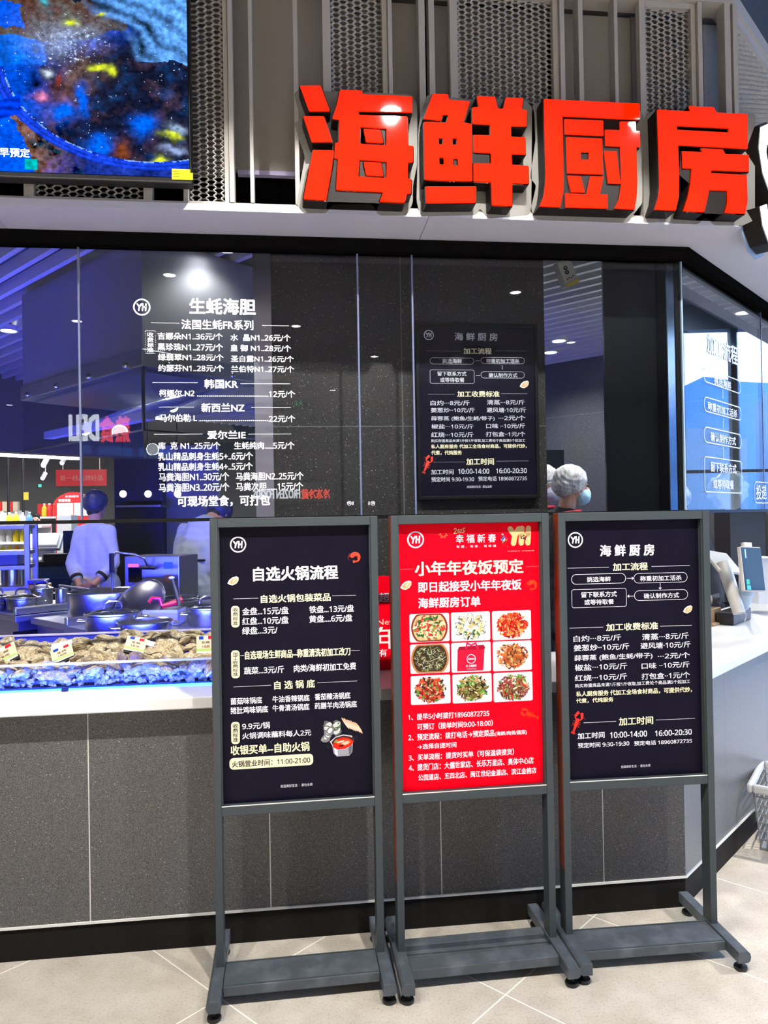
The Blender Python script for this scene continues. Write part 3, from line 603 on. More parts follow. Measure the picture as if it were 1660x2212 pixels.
plates = {1: [(0, 560), (60, 540), (90, 500), (0, 180), (60, 120), (560, 150), (620, 130), (1560, 190), (1640, 330), (1640, 1100), (1580, 1400), (1580, 1620), (1500, 1790), (1130, 1790), (1040, 1640), (520, 1640), (430, 1760), (130, 1760), (30, 1640), (150, 1010)],
          2: [(120, 340), (200, 100), (280, 110), (800, 160), (1500, 150), (1620, 300), (1640, 700), (1570, 1200), (1650, 1300), (1560, 1690), (1010, 1740), (900, 1600), (860, 1690), (120, 1710), (60, 1500), (90, 500)],
          3: [(60, 160), (150, 100), (1540, 200), (1600, 300), (1580, 1500), (1500, 1600), (1380, 1770), (120, 1730), (50, 1600)],
          4: [(0, 300), (80, 170), (1480, 200), (1480, 1600), (1310, 1680), (930, 1670), (830, 1560), (730, 1660), (380, 1650), (310, 1630), (0, 1640)]}
PLB = Plane((0, 2.502, 0), (1, 0, 0))
def sign_char(k, polys, fr, lab):
    t = thing('sign_character', lab, 'illuminated sign', tuple(PLS.w(*PLS.uv(*fr(800, 1550)))), 0, 'red illuminated characters of the shop sign')
    rp = [rounded(p, 14 if k < 3 else 6) for p in polys]
    faces = [rp[i] for i in KIND[k][0]]; holes = [rp[i] for i in KIND[k][1]]
    poly_part(faces+holes, PLS, fr, .0, .006, 0, 'lit_face', M['red_glow'], t)
    if k == 3:      # this character sits on one solid black can
        out = [(205, 55), (1548, 120), (1550, 360), (1500, 372), (1500, 500), (1556, 505), (1558, 735), (1512, 735), (1520, 1200), (1512, 1400), (1475, 1600), (148, 1558), (205, 1410), (228, 1250), (236, 1100)]
        poly_part([rounded(out, 8)], PLS, fr, -.062, -.002, 0, 'return', M['return'], t)
    else: poly_part(faces+holes, PLS, fr, -.062, -.001, .0035, 'return', M['return'], t)
    poly_part([rounded(plates[k], 40)], PLB, fr, -.004, .003, 0, 'back_plate', M['plate'], t)
sign_char(1, L1, G1, 'leftmost red glowing character of the sign, with three separate strokes on its left')
sign_char(2, L2, G2, 'second red glowing character of the sign, split in two halves')
sign_char(3, L3, G3, 'third red glowing character of the sign, on one solid black can')
sign_char(4, L4, G4, 'fourth red glowing character of the sign, next to the white letter')
# the white letter on the angled side
o_ = rw(.34, .0); PW = Plane(o_, DR)
t = thing('sign_letter', 'white glowing letter cut by the right edge, on the angled side of the sign', 'illuminated sign', tuple(rw(.3, .1, 2.62)))
su, sv = PW.uv(1643, 258); eu, ev = PW.uv(1640, 497); H_ = sv-ev
cu = su+H_*.3; s_ = [(.26, .30), (.22, .42), (.08, .49), (-.08, .49), (-.23, .41), (-.27, .26), (-.2, .12), (-.04, .03), (.12, -.06), (.25, -.16), (.27, -.3), (.2, -.42), (.04, -.49), (-.1, -.48), (-.23, -.4), (-.28, -.27)]
bm_ = MB()
def ribbon(mb, pl, pts, wdt, h0, h1):
    n = len(pts); L_ = []; 
    for i in range(n):
        p = Vector(pts[i]); t_ = Vector(pts[min(i+1, n-1)])-Vector(pts[max(i-1, 0)]); t_.normalize(); q = Vector((-t_.y, t_.x))*wdt; L_.append((p+q, p-q))
    for i in range(n-1):
        a, b, c, d = L_[i][0], L_[i][1], L_[i+1][1], L_[i+1][0]
        mb.face([pl.w(*x, h1) for x in (a, b, c, d)]); mb.face([pl.w(*x, h0) for x in (d, c, b, a)])
        mb.face([pl.w(*a, h0), pl.w(*a, h1), pl.w(*d, h1), pl.w(*d, h0)]); mb.face([pl.w(*b, h1), pl.w(*b, h0), pl.w(*c, h0), pl.w(*c, h1)])
    for a, b in (L_[0], L_[-1]): mb.face([pl.w(*a, h0), pl.w(*b, h0), pl.w(*b, h1), pl.w(*a, h1)])
SP = [(cu+x*H_, (sv+ev)/2+y*H_*.92) for x, y in s_]
ribbon(bm_, PW, SP, H_*.085, .0, .006); part('lit_face', bm_, M['white_glow'], t)
bm_ = MB(); ribbon(bm_, PW, SP, H_*.105, -.062, -.001); part('return', bm_, M['return'], t)
bm_ = MB(); ribbon(bm_, PW, SP, H_*.15, -.07, -.064); part('back_plate', bm_, mat('blue_plate', (.3, .4, .55, 1), .4), t)
# ---------------------------------------------------------------- wall screen
YT = 2.42
tvr = atY(415, 398, YT).x; tvb = atY(415, 397, YT).z; tvl = tvr-1.24; tvt = tvb+.715
t = thing('television', 'large wall screen playing a blue seafood tank video, cut by the top left corner', 'television', (tvr-.6, YT+.05, tvb))
b = MB(); b.box((tvl, YT, tvb), (tvr, YT+.045, tvt)); part('housing', b, M['black'], t, bevel=.004)
b = MB(); b.box((tvl, YT-.006, tvb), (tvr, YT+.002, tvb+.016)); part('lower_bezel', b, mat('glossy_bezel', (.02, .02, .022, 1), .08), t, bevel=.003)
PTV = Plane((0, YT-.002, 0), (1, 0, 0))
def screen():
    u1, v0 = PTV.uv(406, 380); v0 = tvb+.017; u0 = tvl+.008; v1 = tvt-.008; u1 = tvr-.008; nx, ny = 460, 265; mb = MB()
    for j in range(ny+1):
        for i in range(nx+1): mb.v.append(tuple(PTV.w(u0+(u1-u0)*i/nx, v0+(v1-v0)*j/ny, .003)))
    kx, ky = (403)/1660*4*1., 1
    cache = {}
    def colour(u, v):
        # picture coordinates of the visible quarter: 0..1 across x (0..404 px) and 0..1 down (0..384 px)
        x = (u-tvr+.575)/.567; y = (tvb+.017+.585-v)/.585
        n = lambda s, o=0: mnoise.fractal(Vector((x*s+o, y*s*1.2, o*1.7)), .8, 2.1, 5)
        w1 = x+.06*n(3, 3); w2 = y+.06*n(3, 8); a = n(4, 1); c = n(11, 5); d = n(26, 9)
        blue = Vector((.0, .10, .9)); sky = Vector((.12, .38, .95)); dark = Vector((.004, .006, .02)); brown = Vector((.09, .035, .018)); grey = Vector((.2, .18, .2))
        r = blue*(.75+.6*a+.5*c)
        # top left: shelf edge, pale foam
        if w2 < .26 and w1 < .66: r = brown.lerp(Vector((.11, .1, .08)), min(1, max(0, .5+1.5*c)))
        if w2 < .055 and .05 < w1 < .42: r = dark
        if .11 < w2 < .2 and w1 < .13: r = blue*.9
        if .24 < w2 < .42 and w1 < .2: r = Vector((.0, .16, .98))*(.8+.5*c)
        k = math.exp(-((w1-.33)/.16)**2-((w2-.27)/.11)**2); r = r.lerp(Vector((.35, .45, .75)), min(1, k*(.55+.9*abs(d))))
        # right: dark weed and rocks
        k = 1/(1+math.exp(-((w1-.42)*.9-(.62-w2)*.0+(w2-.3)*.5)*22)) if w2 > .22 else 0
        if w2 < .36 and w1 > .45: k *= max(0, (w2-.15-(1-w1)*.1)/.2)
        r = r.lerp(dark*(1+1.5*abs(c))+brown*max(0, c)*.45+Vector((.0, .03, .12))*max(0, n(9, 31)-.15)*1.2, min(1, max(0, k*1.25)))
        # bright water top right
        g = (w1-.38)-(w2*.95)
        if g > 0 and w2 < .36: r = r.lerp(sky*(.7+.9*(n(2, 4))+.35*math.sin((w2-w1*.55)*60)), min(1, g*9))
        k = math.exp(-((w1-.28)/.09)**2-((w2-.62)/.18)**2); r = r.lerp(brown*(1+2*c), min(1, k*1.1))
        k = math.exp(-((w1-.44)/.12)**2-((w2-.43)/.1)**2); r = r.lerp(Vector((.13, .08, .07))*(1+c), min(1, k))
        for (cx, cy, sx, sy) in ((.76, .74, .06, .05), (.45, .6, .03, .07), (.3, .66, .08, .05), (.5, .84, .06, .04)):
            k = math.exp(-((w1-cx)/sx)**2-((w2-cy)/sy)**2); r = r.lerp(Vector((.0, .13, .95)), min(1, k*1.3))
        for (cx, cy, sx, sy) in ((.36, .137, .035, .018), (.545, .405, .04, .016), (.6, .425, .02, .014), (.91, .77, .035, .022), (.86, .91, .03, .02), (.555, .125, .025, .012)):
            k = math.exp(-((w1-cx)/sx)**2-((w2-cy)/sy)**2); r = r.lerp(Vector((.62, .72, .03)), min(1, k*1.5))
        for (cx, cy, sx, sy, q) in ((.63, .87, .05, .04, (.2, .05, .015)), (.15, .59, .03, .02, (.8, .25, .5)), (.055, .74, .02, .025, (.7, .3, .6)), (.3, .5, .02, .03, (.2, .03, .02)), (.93, .85, .04, .02, (.3, .4, .7)), (.93, .72, .04, .025, (.35, .5, .75)), (.22, .07, .025, .02, (.05, .4, .5)), (.21, .47, .03, .02, (.6, .7, .9))):
            k = math.exp(-((w1-cx)/sx)**2-((w2-cy)/sy)**2); r = r.lerp(Vector(q), min(1, k*1.2))
        # bottom left: brown rope bed and the big blue hoop
        hoop = math.sqrt(((x-.78)/.80)**2+((y-.38)/.56)**2)
        if .965 < hoop < 1.05 and y > .44 and x < 1.02: r = Vector((.01, .06, .85))*(.8+.5*math.sin(hoop*160)*.5+.3*c)
        if hoop >= 1.05 and y > .58:
            q = min(1, max(0, (x-.22)/.2+.6*c)); bed = brown*(1.2+2.6*c)+Vector((.035, .035, .05))*(1+2*n(30, 41)); r = bed.lerp(Vector((.01, .03, .28))*(1+c), q)
            if w1 < .05+.35*max(0, w2-.68): r = Vector((.0, .10, .96))*(.9+.4*c)
        if .965 < hoop < .978 and y > .44 and d > .0: r = Vector((.2, .4, .9))
        if abs((y-.635)+.36*(x-.1)) < .05 and x < .1: r = Vector((.0, .04, .75))*(1+.4*math.sin(y*140))
        if .93 < y < .985 and .12 < x < .185: r = Vector((.0, .45, .45))
        f2 = n(60, 21)
        f2 -= .45-.5*math.exp(-((w1-.36)/.17)**2-((w2-.3)/.15)**2)
        if f2 > .30 and .12 < y < .9: r = r.lerp(Vector((.55, .7, .95)), min(1, (f2-.30)*4))
        r = r*(1+.55*n(38, 17))
        return tuple(max(0, q) for q in r)+(1,)
    for j in range(ny):
        for i in range(nx):
            q = j*(nx+1)+i; mb.f.append((q, q+1, q+nx+2, q+nx+1)); mb.c.append(colour(u0+(u1-u0)*(i+.5)/nx, v0+(v1-v0)*(j+.5)/ny))
    m = bpy.data.materials.new('video_picture'); m.use_nodes = True; nt = m.node_tree; p = nt.nodes['Principled BSDF']; p.inputs['Base Color'].default_value = (0, 0, 0, 1); p.inputs['Roughness'].default_value = .015; p.inputs['Specular IOR Level'].default_value = 0
    a = nt.nodes.new('ShaderNodeAttribute'); a.attribute_name = 'Col'; nt.links.new(a.outputs[0], p.inputs['Emission Color']); p.inputs['Emission Strength'].default_value = 1.15
    o = part('screen', mb, m, t)
    tb = MB(); FT = Fr(0, 0, 3.86)
    T(tb, PTV, FT, '请提早预定', (-172, 1230), (252, 1320), .03, h=.0045); part('caption', tb, mat('caption_glow', (.9, .95, 1, 1), .5, emit=(.85, .9, 1, 1), es=.8), o)
    st = MB(); a = PTV.uv(*FT(1436, 1415)); c = PTV.uv(*FT(1590, 1508)); rects(st, PTV, a[0], c[1], c[0], a[1], .0062, .0004, S(248, 232, 0))
    a2 = PTV.uv(*FT(1590, 1450)); c2 = PTV.uv(*FT(1612, 1508)); rects(st, PTV, a2[0], c2[1], c2[0], a2[1], .0062, .0004, S(248, 232, 0))
    for k in range(4):
        a = PTV.uv(*FT(1445, 1436+14*k)); c = PTV.uv(*FT(1502, 1442+14*k)); rects(st, PTV, a[0], c[1], c[0], a[1], .0068, None, S(60, 60, 10))
    part('sticker', st, M['print'], o, label='yellow sticker on the lower right corner of the screen')
screen()
# ---------------------------------------------------------------- poster stands
M['stand'] = mat('anthracite_powder_coat', S(56, 63, 66), .45, spec=.3, bump=(900, .08))
M['stand_base'] = mat('dusty_anthracite', S(66, 72, 78), .45, noise=(14, S(98, 103, 110), .45, .8))
M['rust'] = mat('rust_brown_side', (.2, .032, .012, 1), .35)  # one flat red-brown for the outer side face of a post
M['rubber'] = mat('black_rubber', (.008, .008, .008, 1), .4)
WHT, CRM, INK = S(245, 243, 246), S(250, 240, 195), S(20, 18, 34)
INKM = mat('ink_blue_sheet', S(15, 12, 27), .42, spec=.08, noise=(7, S(19, 16, 32), .4, .75))
REDM = mat('red_sheet', (.80, .0, .010, 1), .45, spec=.06)
def stand(label, cx, cy, rz, hwf, lower, sheet_mat, shelf):
    """cx, cy: middle of the two posts; hwf: half the foot spacing"""
    t = thing('poster_stand', label, 'poster stand', (cx, cy, 0), rad(rz), 'poster stands in front of the counter')
    P = lambda name, mb, m, **k: part(name, mb, m, t, local=True, **k)
    hp = hwf-.0065; H = 1.5575
    for s in (-1, 1):
        b = MB(); b.box((s*hp-.0125, -.028, .068), (s*hp+.0125, .028, H)); q = P('post', b, M['stand'], bevel=.002)
        if s < 0:
            r = MB(); r.box((-hp-.0133, -.026, .3), (-hp-.0126, .026, H-.002)); part('side_strip', r, M['rust'], q, local=True, label='rust-brown outer side of the post')
        b = MB(); b.box((s*(hp-.0145)-.002, -.020, lower-.028), (s*(hp-.0145)+.002, .02, H-.004)); P('frame_strip', b, M['stand'])
        # foot: flat on top and inside, rounded outside
        f = MB(); prof = [(-.022*s, .034), (-.022*s, .072), (.012*s, .072), (.020*s, .066), (.023*s, .053), (.020*s, .040), (.012*s, .034)]
        if s > 0: prof = prof[::-1]
        n = len(prof); y0, y1 = -.205, .205
        f.v += [(s*hwf+x, y0, z) for x, z in prof]+[(s*hwf+x, y1, z) for x, z in prof]
        f.f.append(tuple(range(n))); f.f.append(tuple(reversed(range(n, 2*n)))); f.c += [None, None]
        for i in range(n): j = (i+1) % n; f.f.append((i, n+i, n+j, j)); f.c.append(None)
        q = P('foot', f, M['stand_base'], bevel=.0015)
        for y in (-.178, .175):
            r = MB(); r.lathe([(.0, 0), (.021, 0), (.023, .006), (.021, .012), (.008, .014), (.008, .036), (0, .036)], (s*hwf, y, .0), 20); part('rubber_pad', r, M['rubber'], q, True, local=True)
    ih = hp-.0125
    b = MB(); b.box((-ih, -.026, H-.03), (ih, .026, H)); P('top_rail', b, M['stand'], bevel=.0015)
    b = MB(); b.box((-ih, -.026, lower-.03), (ih, .026, lower)); P('lower_rail', b, M['stand'], bevel=.0015)
    b = MB(); b.box((-ih, -.0255, lower), (ih, -.0225, lower+.0025)); P('bottom_edge', b, M['trim'], label='pale edge under the poster')
    b = MB(); b.box((-ih+.002, .004, lower), (ih-.002, .02, H-.03)); P('back_board', b, M['rubber'])
    fw = hwf-.023
    if shelf == 'plate':
        b = MB(); b.box((-fw, -.13, .036), (fw, .01, .068)); P('base_shelf', b, M['stand_base'], bevel=.003)
        b = MB(); b.box((-fw, -.127, .068), (fw, -.123, .0695)); b.box((-fw, -.002, .068), (fw, .002, .0695)); P('shelf_ridge', b, M['stand'])
    else:
        b = MB(); b.box((-fw, -.13, .036), (fw, -.06, .068)); P('base_rail', b, M['stand_base'], bevel=.002)
        b = MB(); b.box((-fw, .01, .036), (fw, .055, .068)); P('base_rail', b, M['stand_base'], bevel=.002)
        b = MB(); b.box((-fw, -.06, .036), (fw, .01, .05))
        for y in (-.055, -.04, -.02): b.box((-fw, y, .05), (fw, y+.004, .056))
        P('base_tray', b, M['stand_base'])
    # the sheet hangs 24 mm behind the front of the frame
    Rz = Matrix.Rotation(rad(rz), 3, 'Z'); o = Vector((cx, cy, 0))+Rz @ Vector((0, .0018, 0)); pl = Plane(o, Rz @ Vector((1, 0, 0)))
    sh = MB(); sh.box((-ih+.001, .002, lower+.001), (ih-.001, .0039, H-.031)); q = P('poster', sh, sheet_mat)
    return t, q, pl
def printed(pl, poster, name='lettering', label=None):
    mb = MB()
    return mb, (lambda: part(name, mb, M['print'], poster, label=label))
def prawn(mb, pl, u, v, s, col, flip=1):
    pts = []; 
    for i in range(15):
        a = rad(150-i*17); r = s*(.62); pts.append((u+flip*r*math.cos(a)*.95, v+r*math.sin(a)))
    n = len(pts)
    for i in range(n-1):
        w0 = s*(.34-.018*i); cc = tuple(c*(1-.12*(i % 2)) for c in col[:3])+(1,)
        stroke(mb, pl, [pts[i], pts[i+1]], w0, .0007+i*1e-5, cc)
    stroke(mb, pl, [pts[-1], (pts[-1][0]-flip*s*.35, pts[-1][1]+s*.12)], s*.1, .0008, col); stroke(mb, pl, [pts[-1], (pts[-1][0]-flip*s*.35, pts[-1][1]-s*.1)], s*.1, .0008, col)
    hd = pts[0]
    for k in range(3): stroke(mb, pl, [hd, (hd[0]-flip*s*(.5+.1*k), hd[1]+s*(.35-.25*k)), (hd[0]-flip*s*(.35+.1*k), hd[1]+s*(.1-.4*k))], s*.018, .0007, tuple(.6*c for c in col[:3])+(1,))
    for k in range(5): p = pts[2+k*2]; stroke(mb, pl, [p, (u+flip*s*.05+(p[0]-u)*.35, v+(p[1]-v)*.35)], s*.025, .0006, tuple(.8*c for c in col[:3])+(1,))
    ring(mb, pl, hd[0]+flip*s*.02, hd[1]+s*.1, 0, s*.04, S(30, 10, 10), .0012, 8)
def oyster_print(mb, pl, u, v, s, a=.55):
    blobs(mb, pl, u, v, .0006, [(0, 0, s, s*.62, a, S(245, 235, 228)), (.05*s, -.03*s, s*.86, s*.5, a, S(235, 190, 150)), (-.05*s, -.05*s, s*.6, s*.33, a, S(226, 160, 110)), (.1*s, .06*s, s*.4, s*.16, a+.3, S(240, 205, 170))])
def lobster(mb, pl, u, v, s, an, col):
    ca, sa = math.cos(an), math.sin(an); R = lambda x, y: (u+(x*ca-y*sa)*s, v+(x*sa+y*ca)*s)
    for i in range(8): stroke(mb, pl, [R(-.05-.1*i, 0), R(-.13-.1*i, 0)], s*(.16-.009*i), .0006+i*1e-5, tuple(c*(1-.15*(i % 2)) for c in col[:3])+(1,))
    stroke(mb, pl, [R(.0, 0), R(.3, 0)], s*.17, .0008, col)
    for k in (-1, 0, 1): stroke(mb, pl, [R(-.85, 0), R(-1.02, .14*k)], s*.08, .0008, col)
    for k in (-1, 1):
        stroke(mb, pl, [R(.25, .1*k), R(.45, .32*k), R(.62, .3*k)], s*.055, .0007, col); stroke(mb, pl, [R(.62, .33*k), R(.98, .22*k)], s*.12, .0009, col); stroke(mb, pl, [R(.68, .24*k), R(.98, .1*k)], s*.06, .001, col)
        for j in range(4): stroke(mb, pl, [R(.15-.12*j, .1*k), R(.12-.16*j, .38*k)], s*.022, .0006, tuple(.7*c for c in col[:3])+(1,))
        stroke(mb, pl, [R(.3, .05*k), R(.7, .5*k), R(.55, .75*k)], s*.012, .0006, tuple(.6*c for c in col[:3])+(1,))
def dish(pl, parent, fr, tl, br, kind, label, seed):
    rnd = random.Random(seed); mb = MB(); a = pl.uv(*fr(*tl)); b = pl.uv(*fr(*br)); w, h = b[0]-a[0], a[1]-b[1]; u, v = (a[0]+b[0])/2, (a[1]+b[1])/2
    bg = {'bag': S(225, 222, 228)}.get(kind, S(222, 222, 230))
    o = rr(a[0], b[1], b[0], a[1], .006); mb.face([pl.w(*p, .0006) for p in o], bg)
    PAL = dict(crab=([(214, 190, 140), (228, 208, 165), (205, 60, 40), (190, 40, 28), (60, 110, 50), (240, 225, 190), (150, 120, 70), (40, 90, 40)], .012), shell=([(228, 214, 180), (215, 195, 140), (120, 120, 105), (60, 66, 60), (70, 120, 60), (240, 232, 205), (185, 160, 105)], .012), red=([(205, 40, 20), (225, 70, 35), (180, 25, 15), (240, 120, 60), (150, 20, 12), (235, 170, 110)], .011),
               green=([(60, 62, 52), (110, 112, 90), (175, 190, 120), (230, 235, 215), (40, 44, 36), (140, 160, 80), (200, 205, 170)], .009), crumb=([(205, 110, 55), (225, 140, 80), (180, 80, 35), (235, 180, 120), (120, 60, 30), (90, 50, 35)], .009), prawn=([(205, 60, 35), (230, 110, 70), (170, 35, 22), (120, 25, 18), (80, 140, 50), (235, 200, 165), (60, 40, 30)], .011),
               clam=([(150, 120, 60), (190, 165, 95), (110, 80, 40), (60, 48, 30), (90, 150, 60), (225, 215, 180), (40, 34, 26)], .010), squid=([(150, 60, 60), (235, 215, 195), (120, 80, 50), (90, 50, 35), (190, 50, 40), (100, 150, 60), (205, 170, 130)], .010))
    def clipb(pcs): return [p for p in pcs if abs(p[0])+max(p[2], p[3]) < w/2*1.0 and abs(p[1])+max(p[2], p[3]) < h/2*1.0]
    if kind == 'bag':
        Rd, Dk = S(196, 14, 50), S(150, 8, 38)
        q = lambda x, y, c_, dh: mb.face([pl.w(u+p[0]*w, v+p[1]*h, .0007+dh) for p in zip(x, y)], c_)
        q((-.34, .34, .30, -.36), (.25, .25, -.46, -.46), Rd, 0); q((-.36, -.3, .32, .36, .34, -.34), (.22, .36, .40, .3, .25, .25), Dk, 1e-5)
        stroke(mb, pl, [(u-.12*w, v+.3*h), (u-.10*w, v+.48*h), (u+.0*w, v+.40*h), (u+.12*w, v+.47*h), (u+.17*w, v+.28*h)], w*.02, .0009, S(224, 30, 80))
        ring(mb, pl, u, v-.06*h, w*.1, w*.115, WHT, .001); text(mb, pl, '海鲜厨房', u-.085*w, v-.09*h, u+.085*w, v-.03*h, .001, .02, WHT)
        ring(mb, pl, u-.11*w, v-.29*h, w*.02, w*.028, WHT, .001); text(mb, pl, '永辉超市', u-.06*w, v-.33*h, u+.13*w, v-.25*h, .001, .02, WHT); text(mb, pl, '海鲜厨房', u-.12*w, v-.41*h, u+.12*w, v-.38*h, .001, 0, WHT)
    else:
        pal, sz = PAL[kind]; pal = [S(*c) for c in pal]; pcs = []
        R = min(w*.50, h*.66)
        if kind in ('crab', 'green'):
            rim = S(120, 40, 24) if kind == 'crab' else S(170, 110, 60)
            pts = [(R*math.cos(2*PI*i/40), min(h*.49, max(-h*.49, R*math.sin(2*PI*i/40)))) for i in range(40)]
            mb.face([pl.w(u+p[0], v+p[1], .00062) for p in pts], rim); mb.face([pl.w(u+p[0]*.9, v+p[1]*.9, .00064) for p in pts], S(60, 40, 26) if kind == 'green' else S(196, 170, 120))
        elif kind in ('red', 'crumb'):
            pts = [(min(w*.49, max(-w*.49, R*1.25*math.cos(2*PI*i/40))), min(h*.49, max(-h*.49, R*1.15*math.sin(2*PI*i/40)))) for i in range(40)]
            mb.face([pl.w(u+p[0], v+p[1], .00062) for p in pts], S(240, 240, 244))
        if kind == 'shell':
            for k in range(9):
                an = 2*PI*k/9+.2; du, dv = math.cos(an)*w*.3, math.sin(an)*h*.3
                pcs += [(du, dv, w*.13, h*.12, an, S(70, 72, 70)), (du, dv, w*.118, h*.105, an, S(225, 222, 214)), (du*.97, dv*.97, w*.085, h*.08, an, S(222, 198, 140))]
                for j in range(6): pcs.append((du+rnd.gauss(0, w*.035), dv+rnd.gauss(0, h*.03), .0022, .0016, rnd.random()*3, rnd.choice(pal)))
            pcs.append((0, 0, w*.1, h*.09, 0, S(214, 190, 150)))
        if kind in ('red', 'crumb', 'prawn', 'clam', 'squid'):
            avg = tuple(sum(c[i] for c in pal[:5])/5*.55 for i in range(3))+(1,); pcs.append((0, 0, R*.80, min(h*.44, R*.62), .1, avg)); pcs.append((R*.1, -R*.05, R*.6, min(h*.4, R*.6), .9, avg))
        n = 300 if kind != 'shell' else 60
        for k in range(n):
            rr_ = R*.84*math.sqrt(rnd.random()); an = rnd.random()*2*PI; L_ = sz*(.25+.6*rnd.random())
            pcs.append((rr_*math.cos(an)*.96, rr_*math.sin(an)*.78, L_*(1.0 if kind not in ('green', 'clam', 'squid') else 1.25), L_*(.45 if kind not in ('green',) else .14), rnd.random()*PI, tuple(q*rnd.uniform(.7, 1.1) for q in rnd.choice(pal)[:3])+(1,)))
        blobs(mb, pl, u, v, .0007, clipb(pcs))
    part('food_photo', mb, M['print'], parent, label=label)
def pill(mb, pl, fr, tl, br, chars):
    rrect(mb, pl, fr, tl, br, .011, CRM); n = len(chars); x0, x1 = tl[0]+16, br[0]-16; H_ = (br[1]-tl[1]-30)/n
    for i, ch in enumerate(chars): T(mb, pl, fr, ch, (x0, tl[1]+17+H_*i), (x1, tl[1]+11+H_*(i+1)), .012, INK, h=.0008)
# ---- first stand: hotpot notice
t1, q1, pl1 = stand('dark poster stand on the left, with the hotpot steps notice', -.0108, 2.548, .9, .275, .598, INKM, 'plate')
A = Fr(450, 1100, 4.256); B = Fr(450, 1380, 4.256)
mb, done = printed(pl1, q1)
t_ = lambda fr, s, x0, y0, x1, y1, b=.018, c=WHT: T(mb, pl1, fr, s, (x0, y0), (x1, y1), b, c)
logo(mb, pl1, A, (275, 325), 75, WHT)
t_(A, '自选火锅流程', 415, 535, 1192, 640, .032); 
for a in (('金盘...15元/盘', 313, 908, 738, 962), ('红盘...10元/盘', 313, 997, 738, 1050), ('绿盘...3元/', 313, 1085, 636, 1142), ('铁盘...13元/盘', 930, 890, 1340, 942), ('黄盘....6元/盘', 930, 978, 1325, 1030)): t_(A, *a)
t_(B, '蔬菜...3元/斤', 330, 262, 697, 312); t_(B, '肉类/海鲜初加工免费', 788, 240, 1360, 282)
for a in (('菌菇味锅底', 207, 545, 495, 592), ('猪肚鸡味锅底', 205, 630, 550, 675), ('牛油香辣锅底', 592, 527, 932, 570), ('牛骨清汤锅底', 592, 610, 930, 652), ('番茄酸汤锅底', 980, 505, 1308, 548), ('药膳羊肉汤锅底', 980, 588, 1367, 628), ('9.9元/锅', 313, 775, 567, 822), ('火锅调味蘸料每人2元', 313, 865, 947, 888)): t_(B, *a)
t_(B, '创造美好生活  ·  爱在永辉', 665, 1342, 960, 1350, .0)
dots(mb, pl1, A, (230, 823), (462, 818), 34, .0009, WHT); dots(mb, pl1, A, (1140, 797), (1362, 790), 34, .0009, WHT); dots(mb, pl1, B, (232, 441), (580, 427), 40, .001, WHT); dots(mb, pl1, B, (1003, 403), (1372, 387), 42, .001, WHT)
line(mb, pl1, B, (295, 154), (330, 152), .0006, WHT); line(mb, pl1, B, (1312, 108), (1395, 105), .0006, WHT); done()
mb, done = printed(pl1, q1, 'heading_lettering', 'pale yellow headings and badges')
t_(A, '自选火锅包装菜品', 485, 790, 1125, 842, .026, CRM); t_(B, '自选现场生鲜商品--称重清洗初加工改刀', 338, 115, 1307, 150, .024, CRM); t_(B, '自 选 锅 底', 608, 390, 980, 447, .026, CRM); t_(B, '收银买单--自助火锅', 208, 985, 930, 1028, .026, CRM)
pill(mb, pl1, A, (210, 890), (290, 1085), '收费标准'); pill(mb, pl1, B, (210, 107), (292, 360), '加工收费标准'); pill(mb, pl1, B, (210, 765), (292, 965), '收费标准')
rrect(mb, pl1, B, (195, 1098), (967, 1158), .014, CRM); T(mb, pl1, B, '火锅营业时间：11:00-21:00', (220, 1125), (938, 1140), .014, INK, .0008); done()
mb, done = printed(pl1, q1, 'prawn_picture', 'red prawn picture'); u, v = pl1.uv(*A(1355, 445)); prawn(mb, pl1, u, v, .022, S(232, 70, 48)); done()
mb, done = printed(pl1, q1, 'oyster_picture', 'oyster picture'); u, v = pl1.uv(*A(233, 660)); oyster_print(mb, pl1, u, v, .0205); done()
mb, done = printed(pl1, q1, 'hotpot_picture', 'picture of a steel hotpot of red soup with oysters and prawns')
u, v = pl1.uv(*B(1235, 960)); k = .00037; rnd = random.Random(5); pcs = []
for i in range(14): an = .9+i*.21; pcs += [(-.038+.02*math.cos(i*2.1), .052+.014*math.sin(i*1.7), .017, .011, rnd.random()*3, S(90, 92, 90)), (-.038+.02*math.cos(i*2.1), .052+.014*math.sin(i*1.7), .014, .0085, rnd.random()*3, S(205, 205, 200))]
for i in range(5): pcs += [(-.058+.004*i, .018+.007*i, .016, .012, i, S(120, 120, 122)), (-.058+.004*i, .018+.007*i, .010, .007, i, S(225, 225, 222))]
for i in range(7): pcs += [(.012+.0075*i, .068-.003*i, .024, .0042, 2.15, S(214, 170, 138)), (.014+.0075*i, .064-.003*i, .016, .002, 2.15, S(240, 215, 190))]
for i in range(8): pcs.append((-.02+.012*math.cos(i), .06+.01*math.sin(i*2), .004, .002, i, S(60, 110, 50)))
blobs(mb, pl1, u, v, .0006, pcs)
body = [(-.036, .0), (.036, .0), (.033, -.032), (.022, -.044), (-.02, -.044), (-.031, -.032)]; mb.face([pl1.w(u+x, v+y, .0008) for x, y in body], S(150, 150, 158))
mb.face([pl1.w(u+x, v+y, .00082) for x, y in [(-.03, -.006), (-.018, -.006), (-.016, -.042), (-.026, -.036)]], S(220, 220, 226)); mb.face([pl1.w(u+x, v+y, .00082) for x, y in [(.02, -.006), (.033, -.006), (.03, -.034), (.022, -.04)]], S(95, 95, 104))
ring(mb, pl1, 0, 0, 0, 0, WHT) if False else None
